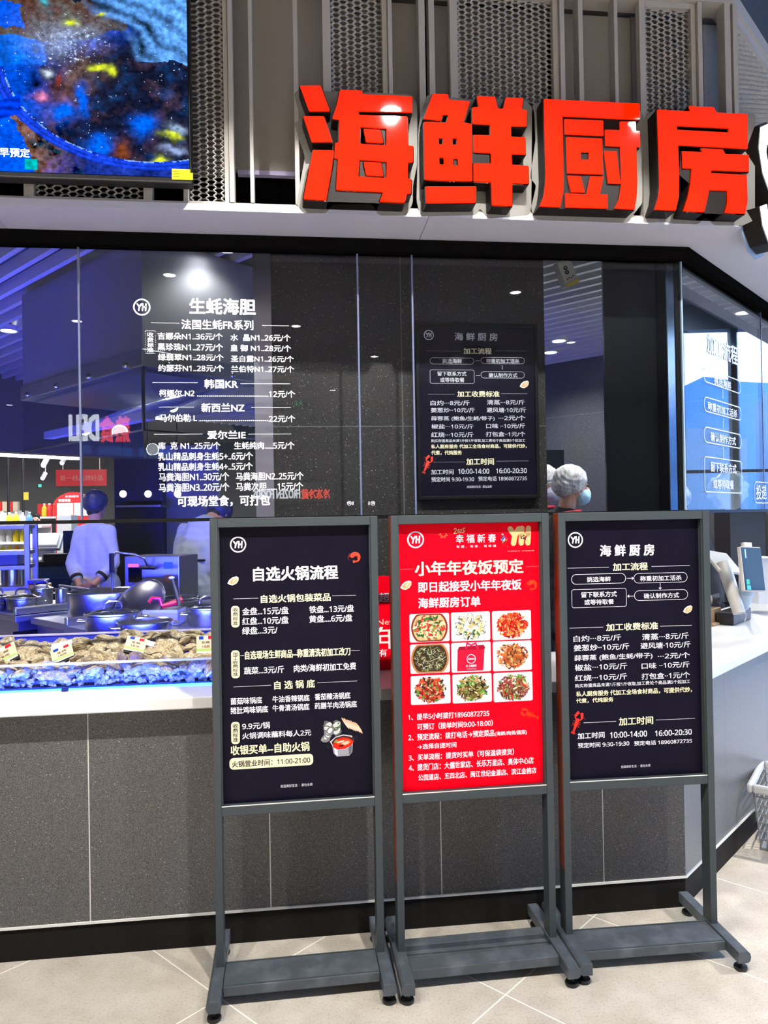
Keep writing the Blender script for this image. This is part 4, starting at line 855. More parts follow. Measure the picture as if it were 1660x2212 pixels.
blobs(mb, pl1, u, v, .0009, [(0, .004, .041, .026, .12, S(205, 205, 210)), (0, .003, .039, .0235, .12, S(60, 30, 28)), (0, .0, .036, .0205, .12, S(205, 30, 14)), (.006, .004, .026, .010, .1, S(226, 70, 36)), (.01, .0, .016, .006, .3, S(240, 190, 160)), (-.006, .006, .014, .003, .2, S(245, 215, 190)), (-.004, -.008, .010, .005, .1, S(120, 14, 8)), (-.022, .008, .007, .004, .4, S(110, 150, 60)), (.02, -.006, .003, .0025, 0, S(200, 60, 30)), (.012, -.01, .003, .0025, 0, S(200, 60, 30))])
stroke(mb, pl1, [(u-.036, v-.012), (u-.05, v-.012), (u-.052, v-.004)], .002, .001, S(30, 30, 34)); stroke(mb, pl1, [(u+.034, v+.016), (u+.047, v+.02), (u+.05, v+.012)], .003, .001, S(30, 30, 34)); done()
# ---- second stand: red new-year order poster
t2, q2, pl2 = stand('middle poster stand, with the red order poster and nine food photos', .596, 2.548, .9, .275, .603, REDM, 'rails')
C_ = Fr(830, 1100, 4.256); D_ = Fr(830, 1430, 4.256)
mb, done = printed(pl2, q2)
t_ = lambda fr, s, x0, y0, x1, y1, b=.018, c=WHT: T(mb, pl2, fr, s, (x0, y0), (x1, y1), b, c)
logo(mb, pl2, C_, (290, 280), 77, WHT)
t_(C_, '幸 福 新 春', 660, 234, 1030, 303, .012); t_(C_, '有 您 ， 有 爱 ， 有 幸 福', 665, 333, 1030, 348, .0)
t_(C_, '即日起接受小年年夜饭', 313, 670, 1262, 738, .026); t_(C_, '海鲜厨房订单', 315, 818, 885, 892, .026)
for a in (('1、提早5小时拨打18960872735', 222, 480, 967, 498), ('可预订（接单时间9:00-18:00）', 305, 567, 1000, 588), ('2、预定流程：拨打电话→预定菜品', 224, 665, 1015, 680), ('(海鲜/肉类/蔬菜)', 1022, 640, 1313, 668), ('→选择自提时间', 308, 755, 665, 783), ('3、买单流程：提货时买单（可保温袋提货）', 227, 852, 1195, 852), ('4、提货门店：大儒世家店、长乐万星店、奥体中心店', 228, 942, 1375, 932), ('公园道店、五四北店、闽江世纪金源店、滨江金榕店', 315, 1035, 1400, 1022)): t_(D_, *a)
dots(mb, pl2, C_, (145, 553), (272, 549), 22, .0007, S(255, 150, 150)); dots(mb, pl2, C_, (1295, 527), (1436, 525), 22, .0007, S(255, 150, 150))
t_(C_, '· 永辉超市 幸福新春', 1120, 382, 1382, 384, .0, S(255, 190, 180)); done()
mb, done = printed(pl2, q2, 'heading_lettering', 'pale yellow heading'); t_(C_, '小年年夜饭预定', 285, 485, 1280, 585, .03, CRM); done()
mb, done = printed(pl2, q2, 'gold_decoration', 'gold new-year lettering and fireworks')
GD, GL = S(214, 180, 122), S(236, 208, 150)
u, v = pl2.uv(*C_(1250, 245)); yh(mb, pl2, u, v, .0335, .0098, GD, .0007)
u, v = pl2.uv(*C_(690, 200)); W_ = lambda L: [(u+x, v+y) for x, y in L]
for L_ in ([(-.018, .006), (-.012, .010), (-.009, .004), (-.018, -.008), (-.008, -.007)], [(-.005, .0), (-.002, .006), (.001, .0), (-.002, -.006), (-.005, .0)], [(.004, .004), (.008, .006), (.008, .0), (.003, -.006), (.010, -.005)], [(.021, .010), (.015, .009), (.014, .003), (.019, .001), (.017, -.005), (.012, -.006)]): stroke(mb, pl2, W_(L_), .0013, .0007, GL)
u, v = pl2.uv(*C_(545, 230))
for k in range(9):
    a = rad(160+k*26); stroke(mb, pl2, [(u+.008*math.cos(a), v+.007*math.sin(a)), (u+(.013+.004*(k % 2))*math.cos(a), v+(.012+.004*(k % 2))*math.sin(a))], .0008, .0007, S(230, 120, 70))
u, v = pl2.uv(*C_(1105, 285)); rnd = random.Random(3); blobs(mb, pl2, u, v, .001, [(rnd.gauss(0, .006), rnd.gauss(0, .009), .0035, .0025, rnd.random()*3, rnd.choice([S(225, 190, 150), S(190, 40, 30), S(60, 90, 160), S(235, 220, 200), S(120, 30, 24)])) for k in range(34)])
u, v = pl2.uv(*C_(1300, 260)); blobs(mb, pl2, u, v, .0011, [(rnd.gauss(0, .007), rnd.gauss(0, .004), .0028, .002, rnd.random()*3, rnd.choice([S(225, 190, 150), S(170, 30, 24), S(40, 30, 30), S(235, 220, 200)])) for k in range(20)]); done()
for a in ((C_, (232, 965), (603, 1212), 'crab', 'photo of crab in a round bowl', 1), (C_, (615, 950), (978, 1203), 'shell', 'photo of oysters on the shell', 2), (C_, (992, 938), (1355, 1192), 'red', 'photo of red spiced crab on a white plate', 3), (C_, (238, 1245), (607, 1498), 'green', 'photo of shredded greens in a clay pot', 4), (C_, (617, 1230), (985, 1488), 'bag', 'photo of a red insulated bag', 5), (C_, (998, 1218), (1360, 1475), 'crumb', 'photo of a crumbed fried dish', 6), (D_, (243, 130), (613, 378), 'prawn', 'photo of red prawns', 7), (D_, (627, 116), (993, 364), 'clam', 'photo of razor clams', 8), (D_, (1005, 102), (1368, 352), 'squid', 'photo of stir-fried squid', 9)): dish(pl2, q2, *a)
mb, done = printed(pl2, q2, 'oyster_picture', 'oyster picture'); u, v = pl2.uv(*C_(205, 700)); oyster_print(mb, pl2, u, v, .0215); done()
mb, done = printed(pl2, q2, 'prawn_picture', 'orange prawn picture'); u, v = pl2.uv(*C_(1365, 700)); prawn(mb, pl2, u, v, .0215, S(235, 62, 30)); done()
mb, done = printed(pl2, q2, 'lobster_picture', 'red lobster picture'); u, v = pl2.uv(*D_(1340, 480)); lobster(mb, pl2, u, v, .032, rad(155), S(240, 52, 20)); done()
# ---- third stand and the framed menu on the pillar carry the same notice
NOTE3 = dict(title=('海 鲜 厨 房', 0), )
def notice(pl, poster, w, y):
    """w: white lines, y: yellow headings; each (frame, text, x0, y0, x1, y1)"""
t3, q3, pl3 = stand('right poster stand, with the seafood cooking price list', 1.197, 2.558, -1.0, .275, .603, INKM, 'plate')
SLOPE[pl3] = (-.022, -.000013); E_ = Fr(1190, 1100, 4.486); F3 = Fr(1190, 1400, 4.486)
mb, done = printed(pl3, q3)
t_ = lambda fr, s, x0, y0, x1, y1, b=.018, c=WHT: T(mb, pl3, fr, s, (x0, y0), (x1, y1), b, c)
logo(mb, pl3, E_, (240, 298), 74, WHT); t_(E_, '海 鲜 厨 房', 480, 350, 1003, 445, .03)
for tl, br, r in (((200, 632), (730, 716), .02), ((805, 622), (1327, 705), .02), ((810, 789), (1332, 873), .02), ((203, 778), (738, 942), .008)): rrect(mb, pl3, E_, tl, br, r, WHT, outline=.0014)
for a in (('挑选海鲜', 352, 657, 582, 700), ('称重初加工活杀', 868, 648, 1268, 688), ('确认制作方式', 903, 816, 1245, 857), ('留下联系方式', 297, 802, 642, 848), ('或等待取餐', 328, 876, 613, 920), ('白灼···8元/斤', 222, 1225, 682, 1272), ('清蒸···8元/斤', 887, 1207, 1338, 1256), ('姜葱炒··10元/斤', 225, 1313, 762, 1360), ('避风塘·10元/斤', 872, 1293, 1355, 1340)): t_(E_, *a, .014)
for a in (('蒜蓉蒸 (鲍鱼/生蚝/带子)', 230, 66, 988, 108), ('···2元/个', 1040, 48, 1350, 97), ('椒盐···10元/斤', 235, 157, 742, 205), ('口味 ··10元/斤', 882, 143, 1348, 188), ('红烧···10元/斤', 235, 260, 740, 305), ('打包盒··1元/个', 882, 243, 1350, 290)): t_(F3, *a, .014)
t_(F3, '购买称重商品未满1斤按1斤收取,加工费论个商品满5个起加工', 237, 340, 1352, 348, .008)
t_(F3, '加工时间', 262, 820, 523, 872); t_(F3, '10:00-14:00', 577, 812, 935, 858); t_(F3, '16:00-20:30', 1013, 797, 1368, 840); t_(F3, '预定时间 9:30-19:30', 265, 916, 762, 950); t_(F3, '预定电话 18960872735', 810, 897, 1370, 924); t_(F3, '创造美好生活  ·  爱在永辉', 683, 1134, 968, 1152, .0)
for a, b in (((738, 670), (800, 669)), ((1062, 714), (1062, 772)), ((806, 842), (748, 843))):
    line(mb, pl3, E_, a, b, .0008, WHT); d = Vector((b[0]-a[0], b[1]-a[1])).normalized(); n_ = Vector((-d.y, d.x)); q = Vector(b)
    mb.face([pl3.w(*pl3.uv(*E_(*(q+d*6))), .0007), pl3.w(*pl3.uv(*E_(*(q-d*12+n_*16))), .0007), pl3.w(*pl3.uv(*E_(*(q-d*12-n_*16))), .0007)], WHT)
for a, b in (((163, 570), (565, 563)), ((978, 553), (1352, 547)), ((183, 1150), (510, 1145)), ((1062, 1133), (1370, 1125))): dots(mb, pl3, E_, a, b, 44, .0011, WHT)
for a, b in (((318, 721), (635, 712)), ((1020, 695), (1400, 682))): dots(mb, pl3, F3, a, b, 44, .0011, WHT)
done()
mb, done = printed(pl3, q3, 'heading_lettering', 'pale yellow headings')
t_(E_, '加工流程', 605, 524, 940, 588, .026, CRM); t_(E_, '加工收费标准', 540, 1108, 1040, 1165, .026, CRM); t_(F3, '加工时间', 663, 672, 993, 738, .026, CRM); t_(F3, '私人厨房服务 代加工全场食材商品，可提供代炒，', 248, 412, 1370, 433, .022, CRM); t_(F3, '代煮，代炖服务', 248, 487, 608, 522, .022, CRM); done()
mb, done = printed(pl3, q3, 'oyster_picture', 'oyster picture'); u, v = pl3.uv(*E_(1333, 972)); oyster_print(mb, pl3, u, v, .0195); done()
mb, done = printed(pl3, q3, 'lobster_picture', 'red lobster picture'); u, v = pl3.uv(*F3(252, 725)); lobster(mb, pl3, u, v, .0375, rad(68), S(224, 50, 40)); done()
# ---- framed menu on the pillar
PM = Plane((0, 3.012, 0), (1, 0, 0)); Gm = Fr(740, 500, 3.32)
a = PM.uv(897, 696); b = PM.uv(1169, 1074)
t = thing('menu_board', 'dark framed price list on the tiled pillar behind the glass', 'menu board', tuple(PM.w((a[0]+b[0])/2, b[1], 0)))
f = MB(); u0, v1 = PM.uv(897, 697); u1, v0 = PM.uv(1167, 1076)
for lo, hi in (((u0, v0), (u0+.014, v1)), ((u1-.014, v0), (u1, v1)), ((u0+.014, v0), (u1-.014, v0+.014)), ((u0+.014, v1-.014), (u1-.014, v1))): rects(f, PM, lo[0], lo[1], hi[0], hi[1], -.037, .045)
part('frame', f, M['black'], t, bevel=.002)
f = MB(); rects(f, PM, u0+.014, v0+.014, u1-.014, v1-.014, -.03, .03); q = part('sheet', f, INKM, t)
mb, done = printed(PM, q); t_ = lambda fr, s, x0, y0, x1, y1, b=.014, c=S(214, 212, 216): T(mb, PM, fr, s, (x0, y0), (x1, y1), b, c)
logo(mb, PM, Gm, (620, 743), 36, WHT); t_(Gm, '海 鲜 厨 房', 805, 726, 1113, 785, .02)
for tl, br, r in (((627, 904), (945, 954), .02), ((993, 902), (1308, 951), .02), ((993, 1004), (1308, 1054), .02), ((627, 991), (948, 1092), .008)): rrect(mb, PM, Gm, tl, br, r, S(200, 198, 204), outline=.0016)
for a_ in (('挑选海鲜', 717, 914, 857, 947), ('称重初加工活杀', 1032, 914, 1270, 945), ('确认制作方式', 1050, 1015, 1255, 1047), ('留下联系方式', 682, 1004, 890, 1037), ('或等待取餐', 702, 1048, 875, 1082), ('白灼···8元/斤', 632, 1212, 912, 1248), ('清蒸···8元/斤', 1037, 1208, 1307, 1243), ('姜葱炒··10元/斤', 635, 1265, 950, 1298), ('避风塘·10元/斤', 1035, 1263, 1318, 1298), ('蒜蓉蒸 (鲍鱼/生蚝/带子)', 637, 1325, 1093, 1360), ('···2元/个', 1120, 1320, 1312, 1355), ('椒盐···10元/斤', 640, 1382, 940, 1415), ('口味 ··10元/斤', 1032, 1378, 1310, 1412), ('红烧···10元/斤', 637, 1440, 940, 1475), ('打包盒··1元/个', 1030, 1437, 1312, 1470), ('购买称重商品未满1斤按1斤收取,加工费论个商品满5个起加工', 637, 1490, 1312, 1510), ('加工时间', 637, 1708, 798, 1742), ('10:00-14:00', 832, 1703, 1053, 1737), ('16:00-20:30', 1103, 1700, 1323, 1732), ('预定时间 9:30-19:30', 638, 1762, 945, 1793), ('预定电话 18960872735', 975, 1757, 1325, 1786), ('创造美好生活 · 爱在永辉', 893, 1823, 1072, 1838)): t_(Gm, *a_)
for a_, b_ in (((603, 858), (848, 858)), ((1097, 857), (1323, 857)), ((612, 1168), (805, 1167)), ((1140, 1164), (1328, 1163)), ((655, 1655), (880, 1653)), ((1105, 1648), (1337, 1645))): dots(mb, PM, Gm, a_, b_, 40, .0009, S(190, 190, 195))
for a_, b_ in (((955, 928), (985, 928)), ((1147, 960), (1147, 990)), ((990, 1033), (958, 1033))): line(mb, PM, Gm, a_, b_, .001, S(205, 203, 208))
done()
mb, done = printed(PM, q, 'heading_lettering', 'pale yellow headings')
for a_ in (('加工流程', 870, 836, 1070, 880), ('加工收费标准', 825, 1145, 1127, 1187), ('加工时间', 890, 1628, 1087, 1673)): t_(Gm, *a_, .022, CRM)
t_(Gm, '私人厨房服务 代加工全场食材商品，可提供代炒，', 637, 1528, 1322, 1553, .022, CRM); t_(Gm, '代煮，代炖服务', 638, 1572, 857, 1602, .022, CRM); done()
mb, done = printed(PM, q, 'oyster_picture', 'oyster picture'); u, v = PM.uv(*Gm(1308, 1098)); oyster_print(mb, PM, u, v, .0215); done()
mb, done = printed(PM, q, 'lobster_picture', 'red lobster picture'); u, v = PM.uv(*Gm(608, 1672)); lobster(mb, PM, u, v, .036, rad(66), S(224, 66, 50)); done()
# ---- red notice leaning on the pillar, seen between the first two stands
PN = Plane((0, YP-.02, 0), (1, 0, 0)); u0, v1 = PN.uv(817, 1245); v0 = .926
t = thing('counter_notice', 'red new-year notice standing on the counter against the pillar, between the left and middle stands', 'notice', tuple(PN.w(u0+.25, v0, 0)))
f = MB(); rects(f, PN, u0, v0, u0+.5, v1, -.012, .01); q = part('sheet', f, REDM, t)
mb = MB(); nn = Fr(0, 0, 1)
T(mb, PN, nn, '超市幸福新春', (819, 1281), (960, 1297), .02, WHT, -.0014); T(mb, PN, nn, 'New Year', (815, 1338), (905, 1347), .0, S(255, 200, 180), -.0014); T(mb, PN, nn, '年春节', (806, 1355), (1010, 1395), .008, S(255, 225, 215), -.0014); T(mb, PN, nn, '有 幸 福 ， 有 爱', (819, 1402), (960, 1414), .0, WHT, -.0014); part('lettering', mb, M['print'], q)
# ---- white lettering on the glass panes
PG = Plane((0, YG-.001, 0), (1, 0, 0)); Hh = Fr(280, 500, 3.192)
def pane_text(pane, name, rows, dotrows=(), extra=None, label=None):
    global mb
    mb = MB()
    for r in rows: T(mb, PG, Hh, r[0], (r[1], r[2]), (r[3], r[4]), r[5] if len(r) > 5 else .018, None)
    for a, b, n, rr_ in dotrows: dots(mb, PG, Hh, a, b, n, rr_)
    if extra: extra()
    part(name, mb, M['vinyl'], pane, label=label)
pane_text(PANES[1], 'lettering', [('生蚝海胆', 415, 460, 868, 575, .03), ('法国生蚝FR系列', 358, 607, 853, 680, .022), ('吉娜朵N1..36元/个', 195, 697, 643, 750), ('水  晶N1..26元/个', 697, 707, 1112, 758), ('黑珍珠N1..27元/个', 195, 770, 645, 825), ('皇 御 N1..28元/个', 697, 780, 1115, 830), ('绿翡翠N1..28元/个', 197, 843, 648, 893), ('圣白露N1..26元/个', 700, 855, 1133, 902), ('约瑟芬N1..28元/个', 198, 918, 650, 968), ('兰伯特N1..27元/个', 702, 925, 1135, 973),
    ('韩国KR', 517, 1020, 747, 1083, .026), ('柯娜尔 N2', 205, 1090, 447, 1140), ('12元/个', 962, 1097, 1142, 1145), ('新西兰NZ', 497, 1185, 793, 1245, .026), ('马尔伯勒 L', 210, 1260, 465, 1312), ('22元/个', 962, 1268, 1143, 1315), ('爱尔兰IE', 537, 1375, 800, 1430, .026), ('库  克 N1..25元/个', 197, 1453, 627, 1502), ('生蚝纯肉.....5元/个', 722, 1452, 1138, 1500), ('乳山精品刺身生蚝5+..6元/个', 197, 1525, 850, 1575), ('乳山精品刺身生蚝4+..5元/个', 198, 1597, 850, 1645),
    ('马粪海胆N1..30元/个', 203, 1665, 687, 1717), ('马粪海胆N2..25元/个', 735, 1662, 1200, 1712), ('马粪海胆N3..20元/个', 203, 1738, 688, 1790), ('马粪次胆......15元/个', 735, 1733, 1197, 1783), ('可现场堂食，可打包', 330, 1825, 968, 1890, .03)] + [(ch, 122, 696+35*i, 165, 728+35*i, .02) for i, ch in enumerate('收费标准')],
    [((150, 630), (343, 633), 32, .0011), ((915, 650), (1100, 650), 30, .0011), ((158, 1041), (472, 1043), 46, .0013), ((765, 1050), (1110, 1050), 50, .0013), ((463, 1134), (960, 1137), 36, .0024), ((205, 1210), (445, 1212), 36, .0013), ((840, 1213), (1113, 1213), 40, .0013), ((483, 1304), (960, 1305), 34, .0024), ((168, 1397), (505, 1398), 48, .0013), ((820, 1397), (1117, 1397), 44, .0013), ((110, 685), (178, 685), 10, .001), ((110, 840), (178, 840), 10, .001)] + [((x, 690+15*i), (x+3, 690+15*i), 1, .001) for x in (108, 178) for i in range(10)],
    lambda: logo(mb, PG, Hh, (85, 522), 60, None), 'white price list for oysters and urchins on the glass')
def tiny_logo(pane, px_):
    m_ = MB(); nn = Fr(0, 0, 1); u, v = PG.uv(px_, 1087); ring(m_, PG, u, v, .0066, .0085); yh(m_, PG, u, v, .004, .0008); text(m_, PG, '永辉', u+(.011 if px_ < 780 else -.017), v-.007, u+(.016 if px_ < 780 else -.012), v+.007, .0006, .01)
    part('glass_mark', m_, M['vinyl'], pane, label='tiny white maker mark on the glass')
tiny_logo(PANES[1], 755); tiny_logo(PANES[2], 806)
PGW = Plane(tuple(rw(.0412, 0)), DR); K_ = Fr(1480, 680, 4.256); mb = MB()
T(mb, PGW, K_, '加工流程', (205, 165), (487, 468), .024)
for tl, br, r in (((172, 472), (516, 733), .05), ((175, 745), (520, 978), .05), ((175, 1022), (523, 1235), .05), ((178, 1297), (530, 1645), .02), ((640, 1530), (800, 1735), .03)): rrect(mb, PGW, K_, tl, br, r, outline=.0045)
for a_ in (('挑选海鲜', 270, 560, 425, 690), ('称重初加工活杀', 210, 797, 483, 950), ('确认制作方式', 237, 1077, 470, 1203), ('留下联系方式', 238, 1347, 475, 1465), ('或等待取餐', 262, 1507, 450, 1606), ('投递', 655, 1562, 752, 1700)): T(mb, PGW, K_, a_[0], a_[1:3], a_[3:5], .02)
for a_, b_ in (((350, 690), (350, 770)), ((352, 955), (352, 1035)), ((355, 1215), (355, 1330))): line(mb, PGW, K_, a_, b_, .002)
part('lettering', mb, M['vinyl'], PANES[4], label='white cooking steps on the angled pane')
# ---------------------------------------------------------------- kitchen shell
sl = MB()
for k in range(60):
    b_ = .16+k*.118
    a0 = max((2.9-.658*b_)/.753, 1.25); a1 = 8.3
    if a1-a0 < .2: continue
    p = DA*a0+DB*b_; q = DA*a1+DB*b_; sl.slab((p.x, p.y), (q.x, q.y), .03, 2.85, 2.915)
struct('ceiling', sl, M['slat'])
w = MB(); c0, c1 = rw(-.1, 0), rw(-.1, 4.6); far0 = DA*8.3+DB*.2; far1 = DA*8.3+DB*6
w.prism([(-3.4, 2.83), (c0.x-.04, 2.83), (c1.x, c1.y), (c1.x-5, c1.y+5.7), (-5.2, 6.2)], 3.02, 3.06); struct('ceiling', w, M['kceil'])
W0 = atZ(1240, 783, 2.85); WB0 = W0-DA*1.72; WB1 = W0+DA*1.9
w = MB(); w.slab((WB0.x, WB0.y), (WB1.x, WB1.y), -.1, .15, 3.0); 
o = build(w, 'wall_kitchen', M['grey_tile']); o['kind'] = 'structure'
# beam between the kitchen and the supermarket, lit line under it
bp0 = atZ(0, 975, 2.2)-DB*2.5; bp1 = atZ(0, 975, 2.2)+DB*1.4
w = MB(); w.slab((bp0.x, bp0.y), (bp1.x, bp1.y), .18, 2.2, 3.02); struct('trim_15', w, mat('brown_bulkhead', (.12, .10, .08, 1), .6))
w = MB(); w.box((-14, 7.4, 3.3), (-1.2, 17, 3.36)); struct('ceiling', w, mat('market_ceiling', (.22, .22, .22, 1), .8))
# kitchen downlights
def klight(x, y, z, power, col=(1, .97, .92), label='small downlight in the kitchen slat ceiling', visible=True):
    t = thing('kitchen_downlight', label, 'ceiling light', (x, y, z), 0, 'downlights in the kitchen ceiling')
    b = MB(); b.lathe([(.062, .03), (.062, -.004), (.05, -.004), (.05, .02)], (x, y, z), 24); part('rim', b, M['trim'], t, True); d = MB(); d.lathe([(.0001, .004), (.05, .004)], (x, y, z), 24); part('lens', d, M['klamp'], t)
    part('stem', MB().tube([(x, y, z+.02), (x, y, 3.03)], .02, 8), M['black'], t)
    L = bpy.data.lights.new('lamp', 'SPOT'); L.energy = power; L.spot_size = rad(140); L.spot_blend = .7; L.shadow_soft_size = .06; L.color = col; o = bpy.data.objects.new('lamp', L); COL.objects.link(o); o.location = (x, y, z-.02)
KL = [atZ(490, 537, 2.845), atZ(1190, 761, 2.845), atZ(1208, 736, 2.845), atZ(300, 870, 2.845)]
for i, p in enumerate(KL): klight(p.x, p.y, 2.845, KITCHEN_W*(1.2 if i else .25))
for x, y in ((-1.9, 5.2), (1.9, 4.2), (.2, 5.2), (2.9, 4.5)): klight(x, y, 2.845, KITCHEN_W*2)
# ---------------------------------------------------------------- exhaust hood
H0 = Vector((-.682, 3.43, 0)); la, lb = 1.3, 1.0
def quad(t0, s0, t1, s1, z0, z1, mb):     # box in the tile-grid frame seen from the hood corner: t along DA, s along DB
    P = [H0+DA*t0+DB*s0, H0+DA*t0+DB*s1, H0+DA*t1+DB*s1, H0+DA*t1+DB*s0]; mb.prism([(p.x, p.y) for p in P], z0, z1); return mb
t = thing('exhaust_hood', 'big stainless exhaust hood hanging from the kitchen ceiling behind the price list', 'extractor hood', tuple(H0+Vector((0, 0, 1.96))), rad(41))
M['hood'] = mat('hood_steel', (.42, .43, .47, 1), .42, .75, bump=(3, .25))
part('body', quad(0, 0, la, lb, 2.33, 2.848, MB()), M['hood'], t)
g = MB(); quad(-.012, -.012, la+.012, lb+.012, 2.25, 2.33, g); part('gutter', g, M['steel_dull'], t, bevel=.006)
bo = MB()
for k in range(4): bo.ball(tuple(H0+DA*(.12+.36*k)+DB*-.016+Vector((0, 0, 2.27))), .016)
for k in range(3): bo.ball(tuple(H0+DB*(.12+.36*k)+DA*-.016+Vector((0, 0, 2.27))), .016)
part('bolt', bo, M['steel'], t, True)
cn = MB()
for (t0, s0, t1, s1) in ((0, 0, la, .004), (0, 0, .004, lb), (la-.004, 0, la, lb), (0, lb-.004, la, lb)): quad(t0, s0, t1, s1, 1.968, 2.25, cn)
part('glass_skirt', cn, M['clear'], t)
ed = MB(); quad(-.004, -.004, .008, .008, 1.965, 2.25, ed); quad(-.003, -.003, la, .006, 1.96, 1.968, ed); quad(-.003, -.003, .006, lb, 1.96, 1.968, ed); part('skirt_edge', ed, M['dark_steel'], t)
fi = MB()
for k in range(26):       # baffle filters rising to the middle
    a_ = .16+k*.038
    p = [H0+DA*a_+DB*.12+Vector((0, 0, 2.05)), H0+DA*(a_+.02)+DB*.12+Vector((0, 0, 2.05)), H0+DA*(a_+.02)+DB*.52+Vector((0, 0, 2.235)), H0+DA*a_+DB*.52+Vector((0, 0, 2.235))]
    q = [x+Vector((0, 0, -.014)) for x in p]; n = len(fi.v); fi.v += [tuple(x) for x in p+q]
    for f in ((0, 1, 2, 3), (7, 6, 5, 4), (0, 4, 5, 1), (1, 5, 6, 2), (2, 6, 7, 3), (3, 7, 4, 0)): fi.f.append(tuple(n+i for i in f)); fi.c.append(None)
for s in (.12,): quad(.1, s-.05, la-.1, s, 2.03, 2.07, fi)
part('baffle_filter', fi, mat('pale_filter_steel', (.7, .7, .74, 1), .3, .45), t)
hlp = H0+DA*.75+DB*.62+Vector((0, 0, 2.215)); q = part('hood_lamp', MB().ball(hlp, .03), M['klamp'], t, True); L = bpy.data.lights.new('lamp', 'POINT'); L.energy = 9; L.shadow_soft_size = .035; o = bpy.data.objects.new('lamp', L); COL.objects.link(o); o.location = hlp+Vector((0, 0, -.035))  # bulb added under the canopy to brighten the filters
cp = MB(); quad(.05, .05, la-.05, lb-.05, 2.238, 2.249, cp); part('canopy', cp, M['steel_dull'], t)
# ---------------------------------------------------------------- cooking counters
def grid_box(mb, c, la_, lb_, z0, z1):      # box with near corner c, running along DA and DB
    P = [c, c+DB*lb_, c+DB*lb_+DA*la_, c+DA*la_]; return mb.prism([(p.x, p.y) for p in P], z0, z1)
def counter(label, c, la_, lb_, zt, up, far_up=0):
    t = thing('stove_counter', label, 'kitchen counter', (c.x, c.y, .15), 0, 'stainless cooking counters')
    part('cabinet', grid_box(MB(), c+DA*.03+DB*.03, la_-.06, lb_-.06, .15, zt-.04), mat('counter_steel', (.25, .25, .3, 1), .3, .9), t)
    part('top', grid_box(MB(), c, la_, lb_, zt-.04, zt), M['steel_dull'], t, bevel=.004)
    u = MB(); grid_box(u, c, .035, lb_, zt, zt+up); part('upstand', u, M['steel'], t, bevel=.006)
    if far_up: u = MB(); grid_box(u, c+DA*(la_-.035), .035, lb_*.5, zt, zt+far_up); part('upstand', u, M['steel'], t, bevel=.006)
    d = MB(); grid_box(d, c+DA*.025-DB*.002, .01, lb_*.9, zt-.16, zt-.1); part('control_strip', d, M['black'], t)
    return t
ZK = .98
cA = atZ(33, 1331, ZK+.0); counter('stainless counter at the far left with lidded pots on it', cA, .85, .58, ZK, .05)
cB = atZ(138, 1352, ZK); cB0 = cB-DA*.86; counter('stainless counter right behind the oyster tray with pots on it', cB0, .86, .64, ZK, .0005, far_up=.045)
cC = Vector((0, 0, 0))+DA*4.13+DB*1.93; cC.z = ZK; counter('small stainless counter under the largest stockpot', cC, .6, .42, ZK-.01, .0005)
def pot(label, c, r, h, z0, lid=None, handles=True, rot=0., grp='steel cooking pots'):
    t = thing('cooking_pot', label, 'cooking pot', (c.x, c.y, z0), rot, grp)
    b = MB(); b.lathe([(0, 0), (r*.96, 0), (r, .012), (r, h), (r+.006, h+.003), (r+.004, h+.006), (r-.004, h), (r-.004, .014), (0, .012)], (0, 0, 0), 40); part('body', b, M['steel'], t, True, local=True)
    if handles:
        for s in (-1, 1):
            q = MB(); q.tube([(s*r, -.04, h*.72), (s*(r+.035), -.035, h*.74), (s*(r+.04), 0, h*.75), (s*(r+.035), .035, h*.74), (s*r, .04, h*.72)], .005, 8); part('handle', q, M['steel'], t, True, local=True)
    if lid:
        l = MB(); l.lathe([(r+.004, h+.006), (r+.004, h+.012), (r*.93, h+.014), (r*.6, h+.03), (0, h+.038)], (0, 0, 0), 40); q = part('lid', l, M['clear'] if lid == 'glass' else M['steel'], t, True, local=True)
        k = MB(); k.tube([(-.045, 0, h+.03), (-.04, 0, h+.055), (-.02, 0, h+.068), (.02, 0, h+.068), (.04, 0, h+.055), (.045, 0, h+.03)], .006, 8); part('lid_handle', k, M['steel'], q, True, local=True)
        k = MB(); k.lathe([(r+.001, h+.004), (r+.008, h+.006), (r+.008, h+.012), (r+.001, h+.014)], (0, 0, 0), 40); part('lid_rim', k, M['steel'], q, True, local=True)
    return t
def atDz(x, d, z):
    r = ray(x, 1110); p = CAMP+r*d; return Vector((p.x, p.y, z))
pot('largest open stockpot, left of the leaning lid', atDz(231, 4.5, 0), pxw(81, 4.5), .165, ZK-.009, None, False)
pot('lidded pot in the middle, behind the open front pot', atDz(242, 3.92, 0), pxw(57, 3.92), .085, ZK+.001, 'glass', True, .25)
pot('open pot at the front, nearest to the oyster tray', atDz(309, 3.76, 0), pxw(57, 3.76), .066, ZK+.001, None, True, .5)
pot('lidded pot partly hidden behind the left stand', atDz(447, 4.1, 0), pxw(44, 4.1), .085, ZK+.001, 'glass', True, .2)
pot('lidded pot at the left on the far counter', atDz(47, 4.9, 0), pxw(33, 4.9), .075, ZK+.001, 'glass', True, .1)
pot('pot cut by the left edge of the photo', atDz(-12, 4.9, 0), pxw(24, 4.9), .085, ZK+.001, 'glass', True, .1)
pot('small lidded pot behind the others on the far counter', atDz(86, 5.3, 0), pxw(24, 5.3), .10, ZK+.001, 'steel', True, .3)
pot('tall narrow steel jug beside the largest stockpot', atDz(131, 4.98, 0), pxw(13, 4.98), .13, ZK+.001, None, False)
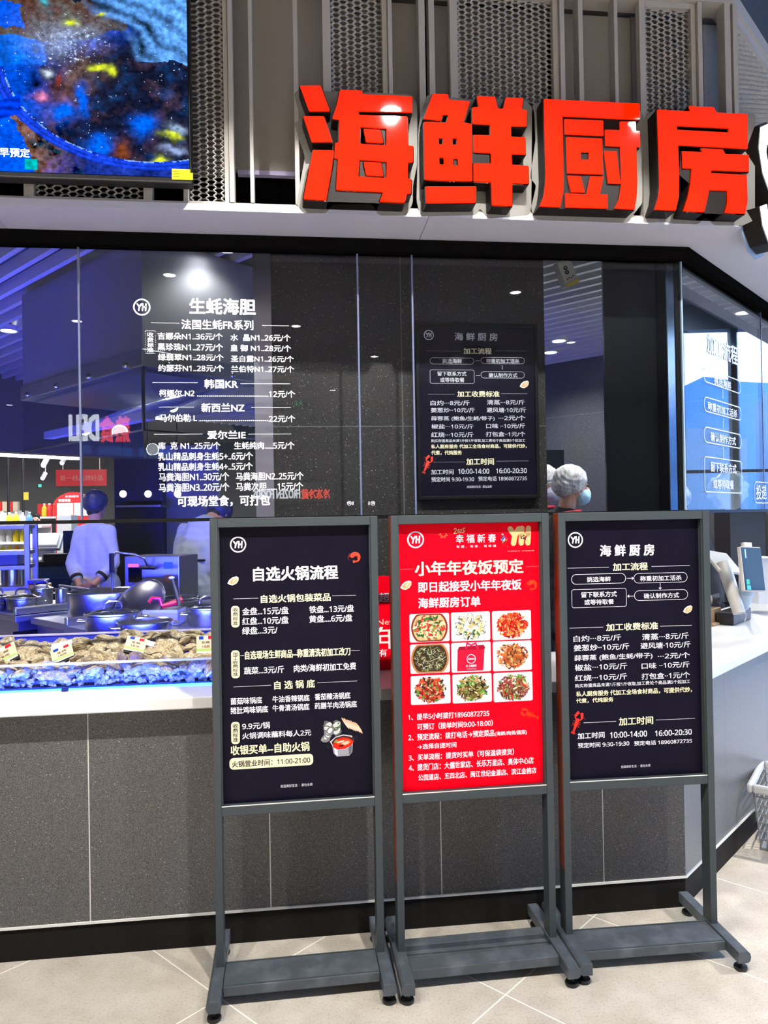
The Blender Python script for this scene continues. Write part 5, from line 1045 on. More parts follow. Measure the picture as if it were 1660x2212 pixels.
# leaning lid
c = atD(301, 1322, 4.2); t = thing('leaning_lid', 'big round steel lid leaning against the stockpot', 'pot lid', (c.x, c.y, ZK))
b = MB(); b.lathe([(0, .03), (.08, .026), (.15, .006), (.163, 0), (.166, -.004), (.158, -.004), (.1, .004), (0, .01)], (0, 0, 0), 48); o = part('disc', b, M['dark_steel'], t, True, local=True)
r_ = MB(); r_.tube([(.163*math.cos(2*PI*k/48), .163*math.sin(2*PI*k/48), 0) for k in range(48)], .005, 8, closed=True); o2 = part('rim', r_, M['steel'], t, True, local=True)
for q in (o, o2): q.location = (0, 0, .105); q.rotation_euler = (rad(50), rad(-20), rad(-15))
# clear tub with a red scoop, tamper, bowl, ladles
def tub(label, x, y, d, w_, dp, h, rz=0):
    p = atDz(x, d, ZK+.002); t = thing('clear_tub', label, 'food tub', tuple(p), rz)
    b = MB(); 
    for lo, hi in (((-w_/2, -dp/2, 0), (w_/2, dp/2, .004)), ((-w_/2, -dp/2, 0), (-w_/2+.004, dp/2, h)), ((w_/2-.004, -dp/2, 0), (w_/2, dp/2, h)), ((-w_/2, -dp/2, 0), (w_/2, -dp/2+.004, h)), ((-w_/2, dp/2-.004, 0), (w_/2, dp/2, h))): b.box(lo, hi)
    part('tub', b, mat('frosted_plastic', (.55, .6, .68, 1), .3, spec=.6), t, local=True)
    b = MB(); 
    for lo, hi in (((-w_/2-.01, -dp/2-.01, h), (w_/2+.01, -dp/2+.004, h+.006)), ((-w_/2-.01, dp/2-.004, h), (w_/2+.01, dp/2+.01, h+.006)), ((-w_/2-.01, -dp/2, h), (-w_/2+.004, dp/2, h+.006)), ((w_/2-.004, -dp/2, h), (w_/2+.01, dp/2, h+.006))): b.box(lo, hi)
    part('rim', b, M['clear'], t, local=True); return p
p = tub('clear plastic tub holding the red scoop', 352, 0, 4.15, .2, .16, .085, rad(-8))
t = thing('red_scoop', 'red plastic scoop lying across the clear tub', 'scoop', (p.x, p.y, p.z+.092)); b = MB(); b.tube([(-.075, -.03, .03), (-.06, -.03, .055), (-.02, -.02, .05), (-.01, -.02, .01)], .011, 8); part('handle', b, mat('red_plastic', (.7, .008, .02, 1), .3), t, True, local=True)
b = MB(); b.tube([(-.01, -.02, .006), (.05, -.01, .02), (.1, .0, .04)], [.012, .017, .02], 8); part('bowl', b, bpy.data.materials['red_plastic'], t, True, local=True)
p0, p1 = atD(371, 1248, 4.2), atD(388, 1306, 4.12); t = thing('steel_tamper', 'steel rod with a flat round end standing in the tub', 'utensil', tuple(p1)); b = MB(); b.tube([p0, p1], [.008, .013], 12); part('rod', b, M['steel'], t, True); b = MB(); b.ball(p0, (.018, .018, .009)); part('cap', b, M['trim'], t, True)
p = atDz(382, 4.6, ZK+.09); t = thing('glass_bowl', 'clear round bowl behind the red scoop', 'bowl', (p.x, p.y, p.z-.09)); b = MB(); b.lathe([(.0, .0), (.08, .0), (.09, .01), (.135, .09), (.139, .1), (.132, .1), (.086, .014), (0, .006)], (0, 0, 0), 36); part('bowl', b, M['clear'], t, True, local=True); b = MB(); b.tube([(.136*math.cos(2*PI*k/40), .136*math.sin(2*PI*k/40), .1) for k in range(40)], .003, 6, closed=True); part('rim', b, M['steel'], t, True, local=True)
p0, p1 = atD(385, 1302, 4.3), atD(475, 1289, 4.2); single('long_ladle', MB().tube([p0, p1], .006, 8), M['steel'], 'long thin steel handle pointing right behind the lidded pot', 'utensil', smooth=True)
p0, p1 = atD(128, 1265, 4.35), atD(192, 1274, 4.25); single('spatula', MB().tube([p0, p1], .009, 8), M['steel'], 'steel spatula handle resting on the left rim of the stockpot', 'utensil', smooth=True)
p0, p1 = atD(241, 1196, 4.45), atD(243, 1272, 4.4); t = thing('ladle', 'black-handled ladle standing in the largest stockpot', 'utensil', tuple(p1)); part('grip', MB().tube([p0, p0.lerp(p1, .55)], .015, 10), M['rubber'], t, True); part('shaft', MB().tube([p0.lerp(p1, .55), p1+Vector((0, 0, -.1))], .006, 8), M['steel'], t, True)
# food box
p = atDz(84, 5.55, ZK); t = thing('food_container', 'orange food tub with a blue lid on the far counter', 'food tub', (p.x, p.y, ZK+.001), rad(8)); part('tub', MB().box((-.07, -.06, 0), (.075, .06, .125)), mat('orange_plastic', (.55, .25, .06, 1), .35), t, local=True, bevel=.01); part('lid', MB().box((-.075, -.065, .125), (.06, .065, .155)), mat('blue_plastic', (.02, .03, .35, 1), .4), t, local=True, bevel=.008)
# water boiler with tap
p = atDz(326, 5.02, .15); t = thing('water_boiler', 'stainless boiler with lit displays and a tap, behind the pots', 'boiler', tuple(p), rad(-14))
wv = pxw(124, 5.02); zt = 1.55-pxw(74, 5.02); M['boiler'] = mat('boiler_steel', (.5, .5, .56, 1), .3, .9)
part('body', MB().box((-wv/2, 0, 0), (wv/2, .34, zt-.15)), M['boiler'], t, local=True, bevel=.006)
part('window', MB().box((-wv/2+.03, -.006, zt-.15-.175), (-wv/2+.125, .002, zt-.15-.075)), mat('black_screen', (.004, .004, .008, 1), .1), t, local=True)
part('red_display', MB().box((-wv/2+.03, -.006, zt-.15-.07), (-wv/2+.10, .002, zt-.15-.052)), mat('red_digits', (1, .1, .1, 1), .5, emit=(1, .06, .1, 1), es=3), t, local=True)
part('blue_display', MB().box((wv/2-.105, -.006, zt-.15-.085), (wv/2-.045, .002, zt-.15-.04)), mat('blue_digits', (.02, .05, .8, 1), .5, emit=(.03, .1, 1, 1), es=.9), t, local=True)
part('label', MB().box((wv/2-.1, -.004, zt-.15-.175), (wv/2-.05, .002, zt-.15-.125)), mat('orange_label', (.5, .2, .06, 1), .5), t, local=True)
part('tap', MB().tube([(-wv/2-.02, -.12, zt-.15-.0), (-wv/2+.01, -.13, zt-.15+.035), (-.06, -.12, zt-.15+.02), (-.01, -.09, zt-.15-.01), (.0, -.06, zt-.15-.06), (.0, .0, zt-.15-.07)], .008, 10), M['steel'], t, True, local=True)
part('tap_lever', MB().tube([(-.07, -.03, zt-.15-.075), (.04, -.03, zt-.15-.08)], .011, 10), M['rubber'], t, True, local=True)
# rack with white tubs at the far left
p = atDz(28, 5.9, .15); t = thing('storage_rack', 'blue-lit steel rack at the left edge holding tubs', 'rack', tuple(p), rad(10)); W2 = .42
for sx, sy in ((-1, 0), (1, 0), (-1, 1), (1, 1)): x_ = .1 if sx > 0 else -W2; part('post', MB().box((x_-.02, sy*.4-.02, 0), (x_+.02, sy*.4+.02, 1.40)), M['steel_dull'], t, local=True, bevel=.003)
for z in (.4, .89, 1.055, 1.17, 1.378): part('shelf', MB().box((-W2, -.012, z-.016), (.1, .4, z+.016)), M['steel_dull'], t, local=True, bevel=.003)
for k, (x_, z, r, h, m_) in enumerate(((-.03, .907, .085, .13, 'steel'), (-.24, .907, .085, .13, 'steel'))):
    q = Matrix.Rotation(rad(10), 3, 'Z') @ Vector((x_, .13, z+.001)); b = MB(); b.lathe([(0, 0), (r, 0), (r, h), (r-.006, h), (r-.006, .006), (0, .006)], tuple(p+q), 28); single('steel_canister', b, M[m_], ['steel canister on the rack, under the white tub', 'steel canister on the rack at the left edge of the photo'][k], 'canister', smooth=True)
q = Matrix.Rotation(rad(10), 3, 'Z') @ Vector((-.13, .12, 1.0725)); single('tub', MB().box(tuple(p+q-Vector((.16, .05, 0))), tuple(p+q+Vector((.16, .15, .1)))), mat('grey_tub', (.35, .35, .4, 1), .5), 'grey tub on the upper shelf of the rack', 'tub', bevel=.01)
# ---------------------------------------------------------------- supermarket beyond
def dbox(name, x0, y0, x1, y1, d, dep, m, label, cat, group=None, bevel=0):
    a = atD(x0, y1, d); b = atD(x1, y0, d); return single(name, MB().box((a.x, a.y, a.z), (b.x, a.y+dep, b.z)), m, label, cat, group, bevel=bevel)
RED = mat('red_board', (.5, .006, .012, 1), .4); RED2 = mat('bright_red_board', (.75, .02, .02, 1), .35); BLU = mat('deep_blue_panel', (.01, .03, .1, 1), .35); WHB = mat('white_board', (.75, .75, .76, 1), .5); DRK = mat('dark_panel', (.012, .012, .014, 1), .4)
# checkout counter with the till
a = atD(72, 1214, 8.4); b = atD(162, 1214, 8.4)
t = thing('checkout_counter', 'deep blue checkout counter beyond the kitchen, under the till', 'counter', (a.x, a.y, 0)); part('cabinet', MB().box((a.x, a.y, 0), (b.x+.6, a.y+.6, a.z-.03)), BLU, t); part('top', MB().box((a.x-.02, a.y-.02, a.z-.03), (b.x+.6, a.y+.62, a.z)), DRK, t); part('drawer', MB().box((a.x+.06, a.y-.012, a.z-.2), (b.x, a.y, a.z-.06)), mat('blue_drawer', (.012, .05, .16, 1), .25), t)
dbox('partition', 137, 1146, 170, 1213, 8.5, .05, BLU, 'dark blue partition standing on the checkout counter behind the till', 'partition')
pm = atD(98, 1165, 8.6); t = thing('till', 'white tilted till screen on the checkout counter beyond the kitchen', 'till', (pm.x, pm.y+.1, a.z))
Mx = Matrix.Translation(pm) @ Matrix.Rotation(rad(-4), 4, 'Z') @ Matrix.Rotation(rad(-38), 4, 'X'); part('screen', MB().box((-.13, -.01, -.085), (.15, .01, .085), Mx), mat('pale_screen', (.5, .55, .62, 1), .2, emit=(.6, .7, .8, 1), es=.35), t); part('shell', MB().box((-.20, .012, -.12), (.18, .06, .09), Mx), WHB, t); part('stand', MB().box((pm.x-.06, pm.y+.05, a.z), (pm.x+.08, pm.y+.12, pm.z)), WHB, t)
pm = atD(112, 1198, 8.3); single('card_printer', MB().box((pm.x-.13, pm.y+.1, a.z+.001), (pm.x+.14, pm.y+.3, a.z+.09)), DRK, 'black receipt printer on the checkout counter', 'printer', bevel=.01)
pm = atD(118, 1208, 8.2); single('blue_cloth', MB().ball((pm.x+.03, pm.y+.36, a.z+.024), (.06, .04, .022)), mat('bright_blue_cloth', (.03, .15, .7, 1), .6), 'small bright blue object on the checkout counter', 'object', smooth=True)
dbox('white_cabinet', 126, 1113, 152, 1389, 9.4, .3, WHB, 'white cabinet behind the till, left of the person in a dark cap', 'cabinet')
# promotion gondola
a = atD(117, 1112, 10.2); b = atD(196, 1065, 10.2); t = thing('promotion_stand', 'red arched promotion stand with white price sheets beyond the kitchen', 'display stand', (a.x, a.y, 0))
w_ = b.x-a.x; arc = [(a.x, a.y)]; m_ = MB(); pts = [(a.x, a.z)]+[(a.x+w_*(i/12), a.z+.18+.13*math.sin(PI*i/12)**.7) for i in range(13)]+[(b.x, a.z)]
n = len(pts); m_.v += [(x, a.y, z) for x, z in pts]+[(x, a.y+.06, z) for x, z in pts]; m_.f += [tuple(range(n)), tuple(reversed(range(n, 2*n)))]; m_.c += [None, None]
for i in range(n): j = (i+1) % n; m_.f.append((i, n+i, n+j, j)); m_.c.append(None)
part('header', m_, RED2, t); part('body', MB().box((a.x+.02, a.y+.005, 0), (b.x-.02, a.y+.3, a.z)), RED2, t)
for k in range(2): part('price_sheet', MB().box((a.x+.04+k*.22, a.y-.004, a.z-.02), (a.x+.25+k*.22, a.y+.004, a.z+.16)), WHB, t)
pl_ = Plane((0, a.y-.004, 0), (1, 0, 0)); m_ = MB(); text(m_, pl_, '永辉超市', a.x+.15, a.z+.235, a.x+.33, a.z+.265, .001, .01, WHT); text(m_, pl_, '新春特惠', a.x+.06, a.z+.175, a.x+.22, a.z+.215, .001, .02, WHT); part('lettering', m_, M['print'], t)
dbox('shelf_header', 84, 1088, 118, 1310, 14.4, .05, RED2, 'smaller red shelf header behind the customer', 'sign')
# hanging red banner
a = atD(121, 1050, 11.5); b = atD(226, 1013, 11.5); t = thing('hanging_banner', 'dark red banner hanging from the supermarket ceiling', 'banner', (a.x, a.y, a.z)); part('board', MB().box((a.x, a.y, a.z), (b.x, a.y+.04, b.z)), RED, t); m_ = MB(); pl_ = Plane((0, a.y, 0), (1, 0, 0)); text(m_, pl_, '第一线品牌好品', a.x+.06, a.z+.08, b.x-.05, b.z-.09, .002, .012, S(190, 120, 110)); part('lettering', m_, M['print'], t)
for x_ in (a.x+.1, b.x-.1): part('cord', MB().tube([(x_, a.y+.02, b.z), (x_, a.y+.02, 3.3)], .005, 6), M['trim'], t)
# lit line and track lights
a = atD(-30, 981, 9.0); b = atD(170, 990, 9.0); t = thing('linear_lamp', 'long thin lit line under the supermarket ceiling', 'ceiling light', tuple(a)); part('tube', MB().tube([a, b], .022, 8), mat('line_glow', (1, 1, 1, 1), .5, emit=(1, .96, .86, 1), es=4), t); part('housing', MB().tube([a+Vector((0, .02, .04)), b+Vector((0, .02, .04))], .03, 8), DRK, t)
for k, (x_, y_) in enumerate(((94, 1005), (134, 1000), (92, 1033))):
    p = atD(x_, y_, 9.6+k*1.2); t = thing('track_light', ['white track spotlight left of the hanging banner', 'white track spotlight above the hanging banner', 'farthest white track spotlight, low left of the banner'][k], 'spotlight', tuple(p)); part('barrel', MB().tube([p+Vector((.03, .05, .09)), p], .035, 10), M['trim'], t, True); part('lens', MB().ball(p, .03), M['klamp'], t, True); part('stem', MB().tube([p+Vector((.03, .05, .09)), p+Vector((.03, .05, 3.3-p.z))], .008, 6), M['trim'], t)
for k, x_ in enumerate((50, 18)):
    p = atD(x_, 1060, 11); single('ceiling_pole', MB().tube([(p.x, p.y, 0), (p.x, p.y, 3.3)], .02, 8), DRK, ['black pole left of the customer', 'black pole at the far left behind the bottles'][k], 'pole')
dbox('yellow_sign', 51, 1063, 60, 1080, 10.97, .02, mat('yellow_card', (.75, .6, .05, 1), .5), 'small yellow sign beside the black pole', 'sign')
a = atD(83, 1052, 13); b = atD(88, 1046, 13); t = thing('exit_sign', 'small green lit exit sign far back', 'sign', tuple(a)); part('case', MB().box((a.x, a.y, a.z), (b.x, a.y+.03, b.z)), mat('green_glow', (.05, .6, .3, 1), .5, emit=(.05, 1, .5, 1), es=1.2), t); part('rod', MB().tube([((a.x+b.x)/2, a.y+.015, b.z), ((a.x+b.x)/2, a.y+.015, 3.3)], .004, 6), DRK, t)
# shelf with bottles and packs
sh_ = atD(-40, 1137, 9.6); se = atD(68, 1137, 9.6)
t = thing('market_shelf', 'supermarket shelf at the far left carrying bottles', 'shelf', (sh_.x, sh_.y, 0))
for zz in (sh_.z-.42, sh_.z, sh_.z-.21): part('board', MB().box((sh_.x, sh_.y, zz-.03), (se.x+.1, sh_.y+.4, zz)), WHB, t)
part('back', MB().box((sh_.x, sh_.y+.38, 0), (se.x+.1, sh_.y+.41, sh_.z+.05)), WHB, t); part('base', MB().box((sh_.x, sh_.y+.02, 0), (se.x+.1, sh_.y+.38, .15)), WHB, t)
def bottle_mesh(col, cap):
    b = MB(); b.lathe([(0, 0), (.036, 0), (.038, .01), (.038, .12), (.03, .15), (.014, .175), (.013, .195)], (0, 0, 0), 12); c_ = MB(); c_.lathe([(.016, .19), (.016, .215), (0, .215)], (0, 0, 0), 12)
    return b, c_
PALB = [('yellow', (.75, .6, .03, 1)), ('white', (.75, .75, .72, 1)), ('green', (.1, .4, .15, 1)), ('red', (.7, .03, .03, 1)), ('orange', (.75, .28, .04, 1)), ('blue', (.1, .3, .6, 1))]
protos = []
for nm, c_ in PALB:
    t = thing('bottle', 'x', 'bottle', (0, 0, -5)); b, q = bottle_mesh(0, 0); part('bottle_body', b, mat(nm+'_bottle', c_, .3), t, True, local=True); part('bottle_cap', q, bpy.data.materials.get('cap_white') or mat('cap_white', (.8, .8, .8, 1), .4), t, True, local=True); protos.append(t)
rnd = random.Random(11); used = set()
def put_bottle(k, x, y, z, where):
    o = protos[k] if k not in used else dup(protos[k]); used.add(k); o.location = (x, y, z); s_ = rnd.uniform(.8, .92); o.scale = (1, 1, s_)
    o['label'] = '%s bottle with a white cap %s' % (PALB[k][0], where); o['category'] = 'bottle'; o['group'] = '%s bottles %s' % (PALB[k][0], where)
for row, zz in enumerate((sh_.z-.42, sh_.z-.21, sh_.z)):
    n = int((se.x-sh_.x)/.085)
    for i in range(n):
        k = [0, 1, 1, 0, 2, 1, 4, 0][(i*3+row*2+rnd.randint(0, 2)) % 8] if row < 2 else [1, 1, 5, 3, 1, 0][(i+rnd.randint(0, 2)) % 6]
        put_bottle(k, sh_.x+.05+i*.085, sh_.y+.1, zz+.001, ['on the lowest board of the market shelf', 'on the middle board of the market shelf', 'on the top board of the market shelf'][row])
rs = atD(86, 1116, 11); re_ = atD(118, 1116, 11); t = thing('market_shelf', 'low supermarket shelf with red bottles beside the promotion stand', 'shelf', (rs.x, rs.y, 0)); part('board', MB().box((rs.x, rs.y, rs.z-.03), (re_.x, rs.y+.3, rs.z)), WHB, t); part('base', MB().box((rs.x, rs.y+.02, 0), (re_.x, rs.y+.3, rs.z-.03)), DRK, t)
for i in range(3): put_bottle(3 if i else 0, rs.x+.04+i*.075, rs.y+.08, rs.z+.001, 'beside the promotion stand')
for i in range(5):
    a = atD(-18+i*11.5, 1104, 13.4); single('snack_box', MB().box((a.x, a.y, a.z-.0), (a.x+.08, a.y+.1, a.z+.17)), RED2 if i % 2 else mat('cream_box_%d' % i, (.7, .55, .4, 1), .5), 'small red or cream pack high on the far left display', 'pack', 'packs on the far left display')
a = atD(-40, 1104, 13.4); single('pack_shelf', MB().box((a.x, a.y-.02, 0), (atD(45, 1104, 13.4).x, a.y+.3, a.z-.002)), WHB, 'white display unit at the far left under red packs', 'display stand')
# dark equipment between the two cooks
dbox('tall_fridge', 250, 990, 346, 1262, 7.6, .6, DRK, 'tall black cabinet between the two cooks with their backs turned', 'cabinet')
dbox('steel_shelf', 250, 1090, 345, 1096, 7.3, .5, M['dark_steel'], 'dark steel shelf in front of the tall black cabinet', 'shelf')
dbox('pale_wall_panel', 346, 960, 470, 1260, 7.9, .1, mat('pale_grey_panel', (.35, .36, .38, 1), .5), 'pale grey panel behind the bending cook', 'panel')
for k in range(3):
    p = atD((266, 320, 384)[k], 1067, 7.0); t = thing('hanging_bulb', ['round hanging lamp left of the tall black cabinet', 'round hanging lamp before the tall black cabinet', 'round hanging lamp before the pale panel'][k], 'lamp', tuple(p)); part('globe', MB().ball(p, .035), mat('warm_globe', (1, .9, .7, 1), .4, emit=(1, .85, .6, 1), es=1.3) if k == 0 else bpy.data.materials['warm_globe'], t, True); part('cord', MB().tube([p, (p.x, p.y, 2.85)], .004, 6), M['rubber'], t)
# dark monitor on the back wall, seen at the right
dbox('wall_monitor', 1150, 971, 1222, 1022, 5.9, .05, mat('monitor_black', (.008, .01, .014, 1), .2), 'dark monitor behind the two masked people', 'monitor')
# hanging security camera with labels
p = atD(1224, 590, 3.35); t = thing('security_camera', 'white tilted camera hanging from the kitchen ceiling, with black eyes and yellow edge', 'camera', tuple(p))
Mx = Matrix.Translation(p) @ Matrix.Rotation(rad(-24), 4, 'Y') @ Matrix.Rotation(rad(8), 4, 'X')
part('body', MB().box((-.033, -.025, -.06), (.033, .04, .06), Mx), mat('camera_white', (.92, .92, .90, 1), .4), t, bevel=.008)
part('yellow_edge', MB().box((-.033, -.0265, -.0595), (.033, -.024, -.045), Mx), mat('camera_yellow', (.75, .6, .05, 1), .4), t)
for zz in (.022, .002): 
    m_ = MB(); m_.tube([Mx @ Vector((-.008, -.024, zz)), Mx @ Vector((-.008, -.028, zz))], .0095, 16); q = part('eye', m_, M['rubber'], t); m_ = MB(); m_.tube([Mx @ Vector((-.008, -.0275, zz)), Mx @ Vector((-.008, -.0285, zz))], .004, 12); part('pupil', m_, WHB, q)
m_ = MB(); plc = Plane(Mx @ Vector((0, -.0255, 0)), Mx.to_3x3() @ Vector((1, 0, 0)), Mx.to_3x3() @ Vector((0, 0, 1))); [rects(m_, plc, -.02+.01*k, -.03+.004*(k % 2), -.014+.01*k, -.024+.004*(k % 2), .001, None, S(70, 70, 70)) for k in range(4)]; part('lettering', m_, M['print'], t)
part('arm', MB().tube([Mx @ Vector((-.0, .0, .06)), (p.x-.02, p.y+.03, 2.85)], .012, 10), M['rubber'], t)
# ---------------------------------------------------------------- things on the right wing of the counter
ZC = .9255
def onc(x, y): return atZ(x, y, ZC)
WOOD = mat('pale_wood', (.62, .42, .26, 1), .45, noise=(18, (.5, .32, .18, 1), .35, .7)); IV = mat('ivory_plastic', (.78, .74, .68, 1), .35)
b0 = onc(1533, 1352); t = thing('wooden_box', 'pale wooden box on the right counter holding snacks', 'box', tuple(b0+DA*.02), rad(41))
part('box', grid_box(MB(), b0, .13, .2, ZC, ZC+.085), WOOD, t, bevel=.003); part('tray', grid_box(MB(), b0-DA*.03-DB*.02, .035, .3, ZC, ZC+.012), WOOD, t)
rnd = random.Random(4); t2_ = thing('snack_bags', 'clear bags of orange snacks standing in the wooden box', 'snack', tuple(b0+DA*.05+Vector((0, 0, ZC+.085-b0.z))))
for k in range(3):
    c = b0+DA*.06+DB*(.035+.06*k)+Vector((0, 0, .125)); m_ = MB(); m_.ball(c, (.028, .03, .04), 10, 8); q = part('bag', m_, mat('snack_orange', (.75, .33, .1, 1), .35, noise=(60, (.8, .7, .55, 1), .4, .6)) if k == 0 else bpy.data.materials['snack_orange'], t2_, True)
part('clear_case', grid_box(MB(), b0+DA*.005+DB*.004, .12, .19, ZC+.0855, ZC+.165), M['clear'], t2_)
# tablet till seen from the customer side
pt = onc(1592, 1330); t = thing('pos_terminal', 'white tablet till with a blue screen on the right counter', 'till', tuple(pt), rad(20))
s0, s1 = atD(1600, 1190, 3.5), atD(1652, 1268, 3.5); cen = (s0+s1)/2; Mx = Matrix.Translation(cen) @ Matrix.Rotation(rad(10), 4, 'Z') @ Matrix.Rotation(rad(-10), 4, 'X') @ Matrix.Rotation(rad(3), 4, 'Y'); hw, hh = pxw(27, 3.5), pxw(48, 3.5)
part('tablet', MB().box((-hw, -.004, -hh), (hw, .02, hh), Mx), IV, t, bevel=.004)
sc_ = part('screen', MB().box((-hw+.003, -.006, -hh+.004), (hw-.003, -.003, hh-.004), Mx), mat('tablet_screen', (.01, .03, .07, 1), .05, emit=(.01, .06, .16, 1), es=.6, spec=.12), t)
pls = Plane(Mx @ Vector((0, -.0062, 0)), Mx.to_3x3() @ Vector((1, 0, 0)), Mx.to_3x3() @ Vector((0, 0, 1))); m_ = MB(); rects(m_, pls, -hw+.012, -hh+.03, -hw+.03, -hh+.055, .0004, None, S(20, 140, 120)); rects(m_, pls, -hw+.012, -hh+.006, -hw+.034, -hh+.026, .0004, None, S(40, 150, 170)); rects(m_, pls, -hw+.02, hh-.055, -hw+.027, hh-.012, .0004, None, S(120, 170, 210)); part('screen_window', m_, mat('screen_ink', (0, 0, 0, 1), .2, attr=True, es=.8), sc_)
part('stand', MB().tube([cen+Vector((0, .03, -.03)), cen+Vector((.01, .06, -.1)), Vector((pt.x+.06, pt.y+.05, ZC+.03))], [.03, .035, .04], 12), mat('pale_blue_shell', (.4, .55, .75, 1), .35), t, True)
part('leg', MB().tube([atD(1562, 1215, 3.7), atD(1598, 1325, 3.6)], [.035, .03], 10), IV, t, True)
part('web_camera', MB().box((-.03, 0, hh), (.015, .025, hh+.022), Mx), IV, t, bevel=.003)
a = atD(1530, 1185, 3.85); Mx2 = Matrix.Translation(atD(1563, 1212, 3.75)) @ Matrix.Rotation(rad(28), 4, 'Z') @ Matrix.Rotation(rad(-48), 4, 'X') @ Matrix.Rotation(rad(14), 4, 'Y')
part('operator_screen', MB().box((-.085, 0, -.075), (.085, .016, .075), Mx2), IV, t, bevel=.004)
bx = onc(1590, 1352); t = thing('cash_drawer', 'black box with tangled cables on the right counter', 'box', tuple(bx), rad(41)); part('box', grid_box(MB(), bx+DA*.01, .095, .32, ZC, ZC+.07), DRK, t, bevel=.008)
cb = MB(); rnd = random.Random(9)
for k in range(5):
    q0 = bx+DA*.055+DB*(.12+.04*k)+Vector((0, 0, ZC+.075-bx.z)); cb.tube([q0+Vector((rnd.uniform(-.05, .05), rnd.uniform(-.04, .04), .015+.03*abs(math.sin(i+k)))) for i in range(7)], .005, 6)
part('cable', cb, M['rubber'], t, True); part('white_cord', MB().tube([bx+DA*-.005+DB*.14+Vector((0, 0, .01)), bx+DA*-.012+DB*.145+Vector((0, 0, .05)), bx+DA*.04+DB*.13+Vector((0, 0, .082))], .004, 6), WHB, t, True)
dbox('white_carton', 1640, 1205, 1700, 1305, 4.45, .2, WHB, 'white carton behind the tablet till, cut by the right edge', 'carton')
dbox('back_counter', 1580, 1102, 1660, 1230, 5.25, .2, mat('dark_back', (.012, .012, .018, 1), .45), 'dark low cupboard behind the right counter', 'cupboard')
# crumpled clear bags at the angled pane
pb = rw(-.06, .78, 1.655); bgm = MB().ball((0, 0, 0), (.09, .05, .09), 28, 20); bgm.v = [tuple(Vector(v)*(1+.35*mnoise.noise(Vector(v)*24)+.2*abs(mnoise.noise(Vector(v)*60)))+pb) for v in bgm.v]
t = single('plastic_bags', bgm, mat('thin_plastic', (.7, .72, .75, 1), .25, bump=(30, 1.0)), 'crumpled clear plastic bags behind the angled pane', 'bag', smooth=True)
# basket on the floor at the right edge
fb = atZ(1672, 1812, 0)+NR*.07; t = thing('plastic_basket', 'grey plastic basket on the floor, cut by the right edge', 'basket', tuple(fb), rad(49)); bk = MB(); h_ = .31
def bring(mb, z, wx, wy, r=.005): mb.tube([(sx*wx, sy*wy, z) for sx, sy in ((-1, -1), (1, -1), (1, 1), (-1, 1))], r, 6, closed=True)
for i in range(7): bring(bk, .01+i*.04, .15+.004*i, .10+.004*i, .004)
for i in range(11):
    for sy in (-1, 1): x_ = -.15+.03*i; bk.tube([(x_, sy*.10, .0), (x_*1.16, sy*.126, .27)], .003, 5)
for i in range(8):
    for sx in (-1, 1): y_ = -.1+.0286*i; bk.tube([(sx*.15, y_, .0), (sx*.176, y_*1.2, .27)], .003, 5)
bk.box((-.15, -.1, .0), (.15, .1, .006)); part('cage', bk, mat('grey_plastic', (.2, .21, .22, 1), .4), t, local=True)
rm = MB(); 
for lo, hi in (((-.205, -.15, .27), (.205, -.125, .31)), ((-.205, .125, .27), (.205, .15, .31)), ((-.205, -.125, .27), (-.178, .125, .31)), ((.178, -.125, .27), (.205, .125, .31))): rm.box(lo, hi)
part('rim', rm, mat('pale_grey_plastic', (.5, .51, .52, 1), .35), t, local=True, bevel=.01)
# ---------------------------------------------------------------- blue light of the tray and the kitchen
YTR = 2.914; TX1 = -.2
def area(loc, sx, sy, power, col, aim):
    L = bpy.data.lights.new('lamp', 'AREA'); L.shape = 'RECTANGLE'; L.size = sx; L.size_y = sy; L.energy = power; L.spread = rad(125); L.color = col; o = bpy.data.objects.new('lamp', L); COL.objects.link(o); o.location = loc; o.rotation_euler = (Vector(aim)-Vector(loc)).to_track_quat('-Z', 'Y').to_euler(); return o
area((-1.25, 3.44, 1.06), 1.9, .04, BLUE_W, (.035, .05, 1), (-1.25, 4.2, 1.55))
lo_ = area((-1.1, 3.40, 1.05), 1.7, .03, 16, (.02, .035, 1), (-1.1, 4.4, 1.03)); lo_.data.spread = rad(70)  # extra low blue light, added to turn the pots bluer
# fill lamps added to brighten the kitchen, hidden by the pillar and the column
for i, (x, y) in enumerate(((.3, 5.0), (atY(1372, 900, 4.0).x, 4.0), (-3.5, 4.6))):
    t = thing('work_lamp', ['round work lamp hanging in the kitchen behind the tiled pillar', 'round work lamp hanging behind the black column', 'round work lamp at the far left of the kitchen, outside the photo'][i], 'lamp', (x, y, 2.3)); part('globe', MB().ball((x, y, 2.3), .06), M['klamp'], t, True); part('cord', MB().tube([(x, y, 2.36), (x, y, 3.02)], .006, 6), M['rubber'], t)
    L = bpy.data.lights.new('lamp', 'POINT'); L.energy = KITCHEN_W*(.45, .7, .5)[i]; L.color = ((.85, .9, 1), (.9, .95, 1), (.45, .45, 1))[i]; L.shadow_soft_size = .062; o = bpy.data.objects.new('lamp', L); COL.objects.link(o); o.location = (x, y, 2.3)
# supermarket ceiling lights
for i, (x, y) in enumerate(((-3.2, 9.5), (-6, 9.0), (-2.8, 12.5), (-7, 13))):
    t = thing('market_light', 'long bright ceiling light of the supermarket', 'ceiling light', (x, y, 3.3), 0, 'ceiling lights of the supermarket'); part('diffuser', MB().box((x-.6, y-.08, 3.24), (x+.6, y+.08, 3.3)), M['klamp'], t)
    L = bpy.data.lights.new('lamp', 'AREA'); L.shape = 'RECTANGLE'; L.size = 1.2; L.size_y = .16; L.energy = 130; o = bpy.data.objects.new('lamp', L); COL.objects.link(o); o.location = (x, y, 3.22)
